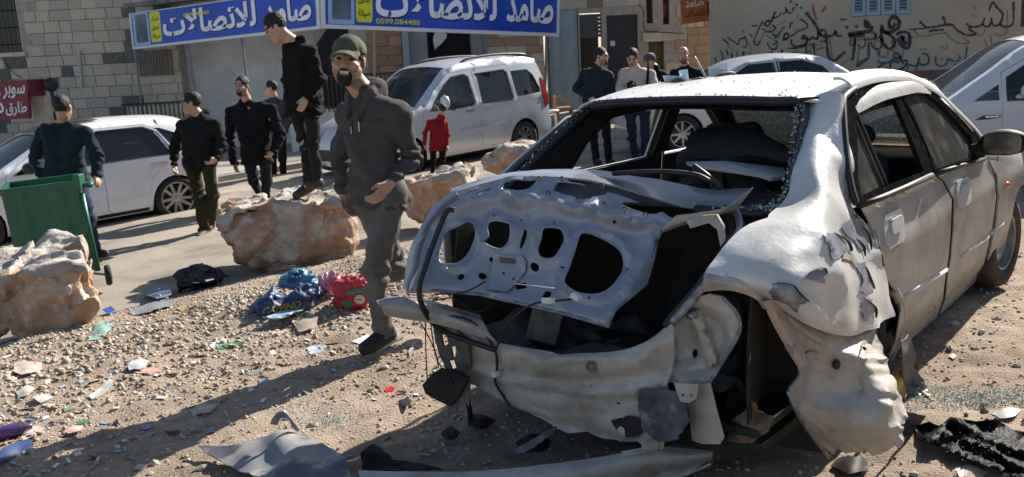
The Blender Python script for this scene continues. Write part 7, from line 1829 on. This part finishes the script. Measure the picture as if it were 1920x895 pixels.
# ------------------------------------------------------------------ loose stones
def stone_mesh(seed):
    r = np.random.RandomState(seed); bm = bmesh.new(); bmesh.ops.create_icosphere(bm, subdivisions=1, radius=1.0)
    dirs = [unit(r.randn(3)) for _ in range(7)]; offs = [.55+.3*r.rand() for _ in dirs]; sc = np.array([1, .6+.4*r.rand(), .42+.3*r.rand()])
    for v in bm.verts:
        p = np.array(v.co)
        for d, o in zip(dirs, offs):
            t = p @ d
            if t > o: p = p - d*(t-o)
        v.co = Vector(p*sc*(1+.12*r.randn()))
    V = [tuple(v.co) for v in bm.verts]; F = [tuple(v.index for v in f.verts) for f in bm.faces]; bm.free(); return V, F
m_st = [pmat('stone_a', (.42,.36,.28), rough=.95, c2=(.32,.265,.2), scale=14, spec=.15, bump=.3, bscale=60), pmat('stone_b', (.50,.45,.38), rough=.95, c2=(.4,.34,.27), scale=14, spec=.15, bump=.3, bscale=60), pmat('stone_c', (.30,.245,.185), rough=.95, c2=(.2,.165,.13), scale=14, spec=.15, bump=.3, bscale=60), pmat('stone_d', (.36,.355,.35), rough=.95, c2=(.26,.25,.24), scale=14, spec=.15, bump=.3, bscale=60)]
SM = [stone_mesh(40+i) for i in range(8)]
SME = {}
for i, (v, f) in enumerate(SM):
    for j, mt in enumerate(m_st):
        me = mesh('stone', v, f); me.materials.append(mt); SME[(i, j)] = me
sr = random.Random(5)
def density(x, y):
    n_ = (y-x)*R2; s_ = (x+y)*R2
    d = .25 + .9*math.exp(-((n_-5.0)/.9)**2) + .25*max(0, float(fbm(x*1.3, y*1.3, 4., 2)))
    return d
spots = []
while len(spots) < 230:
    px_ = sr.uniform(-20, 1940); py_ = sr.uniform(470, 895)
    p = gpz(px_, py_, 2)
    if not (2.6 < p[1] < 8 and -4 < p[0] < 3.6): continue
    if sr.random() > density(p[0], p[1]): continue
    cxy = to_car(p)
    if -.9 < cxy[0] < 3 and abs(cxy[1]) < .75: continue
    spots.append(p)
# stones one can pick out in the photograph
for (a, b_) in ((262,878),(290,872),(395,745),(590,800),(770,700),(820,690),(880,760),(1790,610),(1840,625),(1870,600),(1905,690),(560,830),(640,655),(215,770),(150,640),(300,640),(345,875),(380,880),(1830,655),(1780,655),(480,600),(700,735),(720,690)):
    spots.append(gpz(a, b_))
for k, p in enumerate(spots):
    o = bpy.data.objects.new('stone', SME[(sr.randrange(8), sr.choices(range(4), (4, 3, 2, 1))[0])]); scene.collection.objects.link(o)
    r_ = .012+.020*sr.random()**2.2 if k < 230 else .022+.016*sr.random()
    o.location = (p[0], p[1], p[2]+r_*.15); o.scale = (r_,)*3; o.rotation_euler = (sr.uniform(-.4,.4), sr.uniform(-.4,.4), sr.uniform(0, 6.28))
    tag(o, 'loose pale rubble stone lying on the dirt ground', 'stone', 'loose stones on the dirt')
# gravel
def scatter(name, N, area, rmin, rmax, mat, seed, dens=None, parent=None, bank=False):
    r = np.random.RandomState(seed); V = []; F = []
    x0, x1, y0, y1 = area; pts = np.stack([r.uniform(x0, x1, N*3), r.uniform(y0, y1, N*3)], 1)
    if dens is not None: pts = pts[r.rand(len(pts)) < dens(pts[:, 0], pts[:, 1])]
    pts = pts[:N]; z = ground_z(pts[:, 0], pts[:, 1]) + bumps(pts[:, 0], pts[:, 1])
    A = [np.array(v) for v, f in SM]; Vs = []; Fs = []; b = 0
    for i in range(len(pts)):
        k = r.randint(8); nb = (pts[i, 1]-pts[i, 0])*R2; sc = rmin + (rmax*(1+(.75*math.exp(-((nb-5.3)/.8)**2) if pts[i, 0] < -.4 else 0))-rmin)*r.rand()**2.3; w = r.rand()*6.28; c, s_ = math.cos(w), math.sin(w); tl_ = r.randn()*.3
        M_ = np.array([[c, -s_, 0], [s_, c, tl_], [0, -tl_, 1]])
        Vs.append(A[k] @ M_.T * sc + [pts[i, 0], pts[i, 1], z[i]+sc*.12]); Fs.append(np.array(SM[k][1])+b); b += len(A[k])
    Vs = np.concatenate(Vs); Fs = np.concatenate(Fs)
    me = bpy.data.meshes.new(name); me.vertices.add(len(Vs)); me.vertices.foreach_set('co', Vs.astype(np.float32).ravel())
    me.loops.add(len(Fs)*3); me.loops.foreach_set('vertex_index', Fs.astype(np.int32).ravel()); me.polygons.add(len(Fs)); me.polygons.foreach_set('loop_start', np.arange(0, len(Fs)*3, 3, dtype=np.int32)); me.polygons.foreach_set('loop_total', np.full(len(Fs), 3, dtype=np.int32)); me.update(calc_edges=True)
    return obj(name, me, mat, parent)
def dn(x, y):
    n_ = (y-x)*R2; return np.clip(.22 + 1.4*np.exp(-((n_-5.2)/.8)**2)*(x < .2) + .35*np.maximum(0, fbm(x*1.5, y*1.5, 4., 2)), 0, 1)
for j, (N, rm, rx, mt) in enumerate(((11000, .0035, .018, m_st[0]), (8000, .0035, .016, m_st[1]), (7000, .0035, .015, m_st[2]), (3000, .0035, .015, m_st[3]))):
    tag(scatter('gravel', N, (-4.2, 3.8, 2.8, 8.2), rm, rx, mt, 60+j, dn, bank=True), ('tan', 'pale', 'brown', 'grey')[j]+' gravel scattered over the dirt ground', 'gravel', kind='stuff')

# ------------------------------------------------------------------ broken glass on the ground
def ground_patch(cpx, rx, ry, N, seed):
    r = np.random.RandomState(seed); c = gpz(*cpx); out = []
    for _ in range(N):
        a = r.rand()*6.28; q_ = r.rand()**.7; x, y = c[0]+rx*q_*math.cos(a), c[1]+ry*q_*math.sin(a); out.append((x, y, gz(x, y)+.006))
    return np.array(out)
tag(crumbs('glass_crumbs', np.concatenate([ground_patch((1800,750), .34, .16, 900, 1), ground_patch((1720,735), .15, .12, 250, 2), ground_patch((1890,745), .2, .1, 300, 5)]), .0042, None, m_crumb, 3), 'greenish safety glass crumbs spread beside the wreck', 'glass', kind='stuff')
tag(crumbs('glass_crumbs', np.concatenate([ground_patch((620,790), .17, .13, 420, 3), ground_patch((560,760), .2, .12, 200, 4)]), .0036, None, m_crumb, 4), 'pale safety glass crumbs near the torn bumper', 'glass', kind='stuff')

# ------------------------------------------------------------------ torn car panels on the ground
def ground_panel(name, pxs, hts, mat, label, cat='car part', step=10, thick=.006, wav=.02, holes=[], sm=0, jag=1.5):
    """outline on the ground; hts: list of (px, py, height) control heights above the soil"""
    H = np.array([(a, b, h_) for a, b, h_ in hts], float)
    if sm: pxs = smooth_poly(pxs, sm)
    out = resample(pxs, 9); out = [(a+sr.uniform(-jag, jag), b+sr.uniform(-jag, jag)) for a, b in out]
    V, F = triangulate(out, holes, step); P_ = []
    for a, b in V:
        w = 1/((H[:, 0]-a)**2+(H[:, 1]-b)**2+150); h_ = (w @ H[:, 2])/w.sum(); z = 0.0
        h_ += wav*float(fbm(a*.02, b*.02, 3., 2))
        for _ in range(3): p = gp(a, b, z); z = gz(p[0], p[1]) + max(.004, h_)
        P_.append(gp(a, b, z))
    P_ = np.array(P_); c = P_.mean(0); c[2] = P_[:, 2].min()
    o = obj(name, mesh(name, P_-c, F), mat, None, smooth=True, solid=thick); o.location = tuple(c)
    return tag(o, label, cat)
m_fend = pmat('paint_torn_shaded', (.17,.175,.19), rough=.5, c2=(.36,.32,.26), scale=4, lo=.45, hi=.7, c3=(.07,.075,.095), s3=3, lo3=.52, hi3=.6, metal=.1)  # blue-black shade worked into the panel paint, with tan dust over it
ground_panel('torn_bodywork', [(372,836),(400,838),(450,833),(500,818),(524,806),(552,806),(600,830),(648,856),(658,900),(500,900),(440,880),(400,858)], [(380,838,.03),(460,832,.06),(530,812,.12),(640,858,.08),(560,860,.10),(500,890,.03),(420,865,.02),(650,895,.05)], m_fend, 'torn body panel, grey from painted shade, lying at the bottom edge', step=12, wav=.012)
hk = [[(508,794,.17),(514,780,.21),(530,770,.23),(542,780,.20),(548,800,.13)], [(520,797,.17),(524,788,.19),(532,782,.20),(545,790,.17),(560,808,.11)]]
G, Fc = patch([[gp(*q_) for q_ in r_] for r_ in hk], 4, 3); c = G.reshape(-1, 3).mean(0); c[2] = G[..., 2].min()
o = obj('bent_bracket', mesh('bent_bracket', G.reshape(-1, 3)-c, Fc), m_fend, None, smooth=True, solid=.012); o.location = tuple(c); tag(o, 'curled sheet metal bracket standing on the torn body panel', 'car part')
BT = [(672,884,.06),(760,886,.08),(860,886,.09),(960,880,.10),(1060,868,.11),(1130,858,.12),(1180,848,.14),(1236,838,.15),(1290,842,.14),(1336,846,.12)]
BB = [(680,930,.0),(760,935,.01),(860,935,.01),(960,932,.01),(1060,926,.01),(1130,918,.01),(1180,910,.01),(1236,902,.02),(1290,890,.03),(1332,870,.06)]
rows_ = [[gp(a, b, z) for a, b, z in BT], [gp((a+c)/2, b+(d-b)*.35, z*.9) for (a, b, z), (c, d, f) in zip(BT, BB)], [gp((a+c)/2, b+(d-b)*.75, z*.4) for (a, b, z), (c, d, f) in zip(BT, BB)], [gp(*q_) for q_ in BB]]
G, Fc = patch(rows_, 6, 5); c = G.reshape(-1, 3).mean(0); c[2] = G[..., 2].min()
bp = obj('torn_bumper', mesh('torn_bumper', G.reshape(-1, 3)-c, Fc), m_beige, None, smooth=True, solid=.008); bp.location = tuple(c); tag(bp, 'long beige bumper cover lying along the bottom edge under the wreck', 'car part')
q4 = [gp(a, b, z)-c for a, b, z in ((1168,856,.14),(1232,842,.155),(1234,828,.19),(1205,830,.19),(1204,842,.17),(1166,848,.16))]
obj('bumper_tab', mesh('bumper_tab', q4, [(0,1,2,3,4,5)]), m_beige, bp, solid=.01)
rows_ = [[gp(a, b-1, z) for a, b, z in BT[7:]], [gp(a, b+4, z-.03) for a, b, z in BT[7:]], [gp(a-6, b+30, .02) for a, b, z in BT[7:]]]
G, Fc = patch(rows_, 4, 3); obj('scorched_end', mesh('scorched_end', G.reshape(-1, 3)-c+np.array([0,-.02,.004]), Fc), pmat('scorched_paint', (.05,.045,.045), rough=.6, c2=(.2,.17,.13), scale=9), bp, smooth=True, solid=.004)
ground_panel('bumper_liner', [(676,850),(700,832),(716,842),(736,862),(800,872),(830,880),(700,884),(680,880)], [(700,835,.10),(800,875,.04),(690,880,.02)], m_plastic, 'dark torn bumper liner left of the long beige bumper', step=10)
ground_panel('metal_strip', [(940,858),(980,836),(1030,806),(1044,800),(1040,812),(1000,840),(960,858)], [(1040,805,.18),(945,858,.02)], pmat('strip_grey', (.12,.125,.14), rough=.5, metal=.4), 'thin grey metal strip under the wreck', step=10)
# dark debris under the tail
for k, (a, b_, w_, h_, lab) in enumerate(((900,790,26,14,'small black plastic lump under the left tail corner'),(845,812,20,12,'charred plastic lump beside the hanging wires'),(1000,830,34,16,'charred foam lump in the shadow under the tail'),(1600,872,40,18,'crushed black plastic piece below the hanging flap'))):
    ground_panel('charred_piece', [(a-w_, b_), (a-w_*.4, b_-h_), (a+w_*.5, b_-h_*.8), (a+w_, b_-2), (a+w_*.6, b_+h_*.8), (a-w_*.3, b_+h_)], [(a, b_, .06), (a-w_, b_, .0), (a+w_, b_, .0)], m_plastic, lab, 'debris', step=7, wav=.03, jag=3)

# ------------------------------------------------------------------ black plastic sheet
m_sheet = pmat('sheet_black', (.010,.010,.012), rough=.3, spec=.03, c2=(.03,.028,.026), scale=8, lo=.5, hi=.8, bump=.5, bscale=22, bd=.03)
def sheet_h(a, b): return .012 + .032*max(0., float(ridged(a*.010+b*.016, b*.040-a*.018, 5., 2))) + .012*(float(vnoise(a*.03, b*.06, 2.))+1)
pl = [(1716,800),(1742,790),(1760,800),(1782,782),(1830,790),(1868,786),(1900,806),(1930,812),(1930,900),(1880,885),(1820,862),(1760,838),(1720,820)]
V, F = triangulate(pl, [], 7); P_ = []
for a, b in V:
    h_ = sheet_h(a, b); z = 0
    for _ in range(3): p = gp(a, b, z); z = gz(p[0], p[1])+h_*(1 if 1730 < a else .4)
    P_.append(gp(a, b, z))
P_ = np.array(P_); c = P_.mean(0); c[2] = P_[:, 2].min()
o = obj('plastic_sheet', mesh('plastic_sheet', P_-c, F), m_sheet, None, smooth=True); o.location = tuple(c); tag(o, 'crumpled shiny black plastic sheet at the lower right corner', 'sheet')
q = np.random.RandomState(9); sel = q.permutation(len(P_))[:420]
wt = np.exp(-((V[:, 0]-1830)/60)**2-((V[:, 1]-835)/22)**2); sel = np.argsort(-wt*q.rand(len(wt)))[:150]
tag(crumbs('glass_crumbs', P_[sel] + q.randn(len(sel), 3)*[.015,.015,.001]+[0,0,.006], .0030, None, m_crumb, 6), 'glass crumbs lying on the black plastic sheet', 'glass', kind='stuff')

# ------------------------------------------------------------------ litter
def crumpled(name, pxs, hts, mat, label, cat='litter', wav=.03, **k): return ground_panel(name, pxs, hts, mat, label, cat, wav=wav, **k)
def packet(name, c_px, rx_px, ry_px, h_, mat, label, ang=0.0, seed=1):
    """a crumpled bag or packet with real volume"""
    c = gpz(*c_px); sc = np.linalg.norm(c-CAM)/FPX; rx, hz_ = rx_px*sc, ry_px*sc
    S = SDF(axis(-rx*1.4, rx*1.4, rx/24), axis(-rx*1.0, rx*1.0, rx/24), axis(-.03, hz_*2.6, hz_/12))
    S.ell((0, 0, hz_*.85), (rx*1.15, rx*h_*1.15, hz_*1.15), 0); rr0 = np.random.RandomState(seed)
    for _ in range(16):
        n_ = unit(rr0.randn(3)); c0 = np.array([0, 0, hz_*.85]); S.half(tuple(n_), float(n_ @ c0 + math.sqrt((n_[0]*rx)**2+(n_[1]*rx*h_)**2+(n_[2]*hz_)**2)*(.72+.3*rr0.rand())))
    S.warp(lambda x, y, z: rx*.10*fbm(x/rx*2.2+seed, y/rx*2.2, z/hz_*1.2, 2) - rx*.16*np.maximum(0, ridged(x/rx*1.8+seed, y/rx*1.8, z/hz_*.9, 3)) + .06*rx)
    o = sdf_obj(name, S, mat, None, smooth=False); o.location = tuple(c); o.rotation_euler = (0, 0, ang); return tag(o, label, 'litter'), rx, hz_
m_bagblue = pmat('bag_blue', (.02,.035,.11), rough=.5, c2=(.025,.055,.16), scale=9, c3=(.16,.11,.08), s3=6, lo3=.56, hi3=.68)
ob, rx, hz_ = packet('snack_bag', (536,588), 66, 22, .5, m_bagblue, 'crumpled blue snack bag with yellow lettering on the ground', ang=.25, seed=2)
bvb = BVHTree.FromPolygons([tuple(v.co) for v in ob.data.vertices], [tuple(p.vertices) for p in ob.data.polygons])
uv, Fc = text_tris('CAFFINO', False, .03)
Mi = ob.matrix_basis.inverted(); Vt = []
for u, v in uv:
    a, b_ = 492 + u*72 + v*2, 592 - u*14 - v*15
    o_ = Mi @ Vector(CAM); d_ = (Mi.to_3x3() @ Vector(ray(a, b_))).normalized(); hh = bvb.ray_cast(o_, d_)
    Vt.append(hh[0]-d_*.012 if hh[0] is not None else Mi @ Vector(at(a, b_, 5.9)))
obj('lettering', mesh('lettering', Vt, Fc), pmat('bag_yellow', (.42,.32,.03), rough=.5), ob)
packet('blue_wrapper', (560,552), 40, 11, .45, pmat('wrapper_cyan', (.04,.14,.24), rough=.45, c2=(.06,.2,.32), scale=12), 'bright blue wrapper on top of the snack bag', .1, 4)[0].location.z += .07
ob, rx, hz_ = packet('snack_packet', (664,578), 40, 31, .35, pmat('packet_red', (.34,.015,.03), rough=.45, c2=(.40,.025,.04), scale=8), 'red snack packet with green and white print beside the walking man', -.15, 7)
pb_ = BVHTree.FromPolygons([tuple(v.co) for v in ob.data.vertices], [tuple(p.vertices) for p in ob.data.polygons]); Mi = ob.matrix_basis.inverted()
def on_packet(pl_, nm, mt):
    V, F = triangulate(pl_, [], 5); out = []
    for a, b_ in V:
        o_ = Mi @ Vector(CAM); d_ = (Mi.to_3x3() @ Vector(ray(a, b_))).normalized(); hh = pb_.ray_cast(o_, d_)
        out.append(hh[0]-d_*.004 if hh[0] is not None else Mi @ Vector(at(a, b_, 5.9)))
    obj(nm, mesh(nm, out, F), mt, ob)
m_grn = pmat('print_green', (.02,.2,.09), rough=.4); m_wpr = pmat('print_white', (.55,.55,.5), rough=.4)
on_packet(circ(652,570,9,12,8), 'print_spot', m_grn); on_packet(circ(674,562,10,12,9), 'print_spot', m_wpr); on_packet([(648,546),(684,540),(686,548),(650,554)], 'print_band', m_grn)
packet('pink_wrapper', (622,552), 20, 22, .5, pmat('wrapper_pink', (.5,.12,.2), rough=.4, c2=(.55,.35,.38), scale=14), 'crumpled pink wrapper left of the red packet', .4, 9)
packet('black_bag', (378,536), 42, 17, .6, pmat('bag_black', (.012,.012,.016), rough=.45), 'black plastic bag between the bin and the big boulder', .2, 13)
LIT = [('cardboard_piece', [(545,600),(575,585),(596,592),(590,615),(560,622)], (.40,.33,.26), 'torn brown cardboard piece below the snack bag', .06),
 ('plastic_strip', [(492,595),(540,580),(572,575),(566,584),(520,600)], (.25,.38,.45), 'flat pale blue plastic strip under the snack bag', .02),
 ('paper_scrap', [(575,652),(598,645),(615,650),(605,660),(580,664)], (.35,.4,.48), 'bluish paper scrap in the walking man shadow', .02),
 ('paper_scrap', [(660,640),(690,628),(700,634),(676,645)], (.6,.6,.58), 'white paper scrap beside the walking man shoe', .02),
 ('card_scrap', [(355,770),(380,757),(408,760),(395,772),(365,778)], (.42,.37,.29), 'tan card scrap lying across the man shadow', .03),
 ('paper_scrap', [(264,800),(280,796),(284,802),(268,808)], (.18,.24,.5), 'small blue paper scrap in the shadow near the bottom left', .01),
 ('paper_scrap', [(120,808),(140,798),(156,800),(150,808),(128,814)], (.62,.42,.36), 'pale pink paper scrap at the lower left', .02),
 ('paper_box', [(40,815),(60,798),(84,802),(72,812),(42,820)], (.62,.5,.45), 'flattened white and red paper box at the left edge', .02),
 ('blue_sheet', [(-10,850),(30,828),(58,826),(64,834),(30,855),(-10,875)], (.03,.06,.16), 'crumpled blue plastic sheet in the lower left corner', .04),
 ('plastic_bag', [(236,682),(262,672),(278,676),(270,690),(242,694)], (.6,.62,.62), 'crumpled white plastic bag on the gravel', .03),
 ('pink_scrap', [(265,690),(292,690),(305,695),(285,702),(268,700)], (.65,.3,.26), 'pink paper scrap next to the white plastic bag', .02),
 ('clear_film', [(165,742),(190,725),(210,708),(212,722),(195,738),(172,748)], (.42,.43,.42), 'grey transparent film on the gravel at left', .03),
 ('bottle_crushed', [(26,682),(55,676),(80,680),(78,694),(40,702),(26,698)], (.48,.4,.36), 'crushed pink and clear plastic bottle below the left boulder', .05),
 ('green_strap', [(400,652),(430,642),(468,640),(440,650),(410,656)], (.03,.2,.07), 'green plastic strap lying on the gravel', .015),
 ('white_scrap', [(392,645),(420,636),(436,640),(415,650),(396,652)], (.6,.6,.58), 'white paper scrap beside the green strap', .02),
 ('green_film', [(165,640),(180,608),(200,598),(214,604),(206,622),(185,636)], (.22,.36,.31), 'pale green plastic film against the left boulder', .08),
 ('blue_scrap', [(192,580),(208,574),(216,582),(204,590)], (.02,.08,.35), 'small blue plastic piece right of the left boulder', .03),
 ('purple_wrapper', [(218,524),(232,518),(246,522),(244,530),(222,532)], (.07,.04,.2), 'purple wrapper beside the bin wheel', .04),
 ('grey_cloth', [(240,585),(280,568),(330,560),(325,572),(280,584),(250,592)], (.2,.22,.25), 'long grey cloth lying behind the left boulder', .04),
 ('white_rag', [(374,520),(382,510),(398,514),(402,524),(386,528)], (.3,.31,.35), 'pale rag on the black plastic bag', .2),
 ('blue_rag', [(270,552),(300,532),(320,540),(322,552),(295,560)], (.14,.2,.3), 'blue grey rag on the rubble beside the black bag', .06),
 ('card_scrap', [(205,548),(222,538),(222,552),(200,560)], (.4,.36,.28), 'cream card scrap in front of the bin wheel', .04),
 ('red_scrap', [(722,730),(732,723),(741,728),(737,735),(724,736)], (.55,.012,.012), 'bright red plastic scrap on the dirt left of the wreck', .025),
 ('metal_scrap', [(766,660),(774,642),(780,640),(776,655),(768,668)], (.3,.31,.33), 'thin grey metal sliver on the dirt by the walking man', .03),
 ('dark_lump', [(750,752),(762,745),(772,750),(768,760),(754,762)], (.03,.032,.04), 'dark plastic lump on the dirt left of the tail', .05),
 ('yellow_wrapper', [(330,578),(345,570),(352,576),(340,584)], (.45,.38,.16), 'yellowish wrapper on the gravel right of the left boulder', .03),
 ('brown_stick', [(310,640),(340,628),(344,631),(314,645)], (.15,.09,.05), 'short brown stick on the gravel', .02),
 ('wood_stick', [(1716,722),(1720,720),(1752,748),(1748,751)], (.32,.2,.12), 'thin tan stick by the glass crumbs at right', .015),
 ('card_scrap', [(1860,775),(1890,765),(1915,768),(1905,780),(1875,786)], (.33,.31,.28), 'grey card scrap above the black plastic sheet', .02),
 ('pink_card', [(1790,880),(1815,870),(1850,885),(1840,898),(1800,895)], (.4,.3,.26), 'brownish card piece below the black plastic sheet', .03),
 ('orange_scrap', [(1778,668),(1788,662),(1794,668),(1786,674)], (.4,.13,.05), 'small orange plastic scrap right of the wreck', .02),
 ('plastic_bag', [(30,735),(50,722),(66,728),(52,742),(36,746)], (.5,.47,.42), 'cream plastic bag scrap at the far left', .04),
 ('clear_cup', [(60,745),(90,738),(100,746),(76,756)], (.45,.44,.42), 'clear plastic cup scrap at the far left', .04)]
for nm, pl_, col, lab, h_ in LIT:
    cxm = sum(p[0] for p in pl_)/len(pl_); cym = sum(p[1] for p in pl_)/len(pl_)
    crumpled(nm, pl_, [(cxm, cym, h_)]+[(a, b_, h_*.15) for a, b_ in pl_], pmat('litter_%02d%02d%02d' % tuple(int(v*99) for v in col), col, rough=.5, c2=tuple(v*.7 for v in col), scale=18), lab, step=6, wav=h_*.6, thick=.003, jag=1.2)
# purple bottle, lower left
c = gpz(26, 822); o = MB().lathe([(0,0),(.03,0),(.033,.01),(.033,.10),(.028,.12),(.012,.14),(.012,.165),(0,.165)], 14, 'x').build('drink_bottle', pmat('bottle_label', (.07,.025,.13), rough=.3, c2=(.1,.04,.18), scale=9, coat=.4), None, smooth=True)
o.location = (c[0]-.08, c[1]-.03, c[2]+.03); o.rotation_euler = (0, -.05, .5); tag(o, 'small purple labelled bottle lying at the left edge', 'bottle')
MB().lathe([(.032,.10),(.03,.125),(.02,.15),(.014,.165)], 14, 'x').build('clear_neck', m_glass_clear, o, smooth=True)
# small unsorted scraps
r = np.random.RandomState(77); Vs = []; Fs = []
for col, N, sd in (((.55,.53,.5), 90, 1), ((.2,.3,.42), 30, 2), ((.45,.2,.18), 25, 3), ((.1,.22,.12), 14, 4), ((.25,.17,.1), 110, 5)):
    V = []; F = []
    while len(F) < N:
        px_, py_ = r.uniform(0, 900), r.uniform(500, 880); p = gpz(px_, py_, 2)
        if r.rand() > float(dn(p[0], p[1]))+.05 or p[1] > 8: continue
        w = r.rand()*3.14; L_, W_ = .01+.03*r.rand(), .003+.012*r.rand(); a = np.array([math.cos(w), math.sin(w), 0])*L_; b_ = np.array([-math.sin(w), math.cos(w), r.randn()*.6])*W_; n0 = len(V); p = p+[0,0,.008]
        V += [p-a-b_, p+a-b_*.6, p+a*.8+b_, p-a*.7+b_*.8]; F.append((n0, n0+1, n0+2, n0+3))
    tag(obj('litter_scraps', mesh('litter_scraps', V, F), pmat('scrap_%d' % sd, col, rough=.6), None, solid=.0015), 'tiny %s scraps strewn over the gravel' % ('white','blue','red','green','brown')[sd-1], 'litter', kind='stuff')
# dry weed by the small boulder
wd = gpz(1052, 280); we = empty('dry_weed', wd, label='dry green weed tuft behind the wreck left pillar', cat='plant')
for k in range(9):
    a = sr.uniform(0, 6.28); h_ = sr.uniform(.2, .5); tip = np.array([.12*math.cos(a), .12*math.sin(a), h_])
    MB().tube(smooth_poly([(0,0,0), tip*.5+[0,0,.05], tip], 3, False), [.006]*6+[.002], 4).build('stem', pmat('weed', (.10,.10,.035), rough=.8), we)
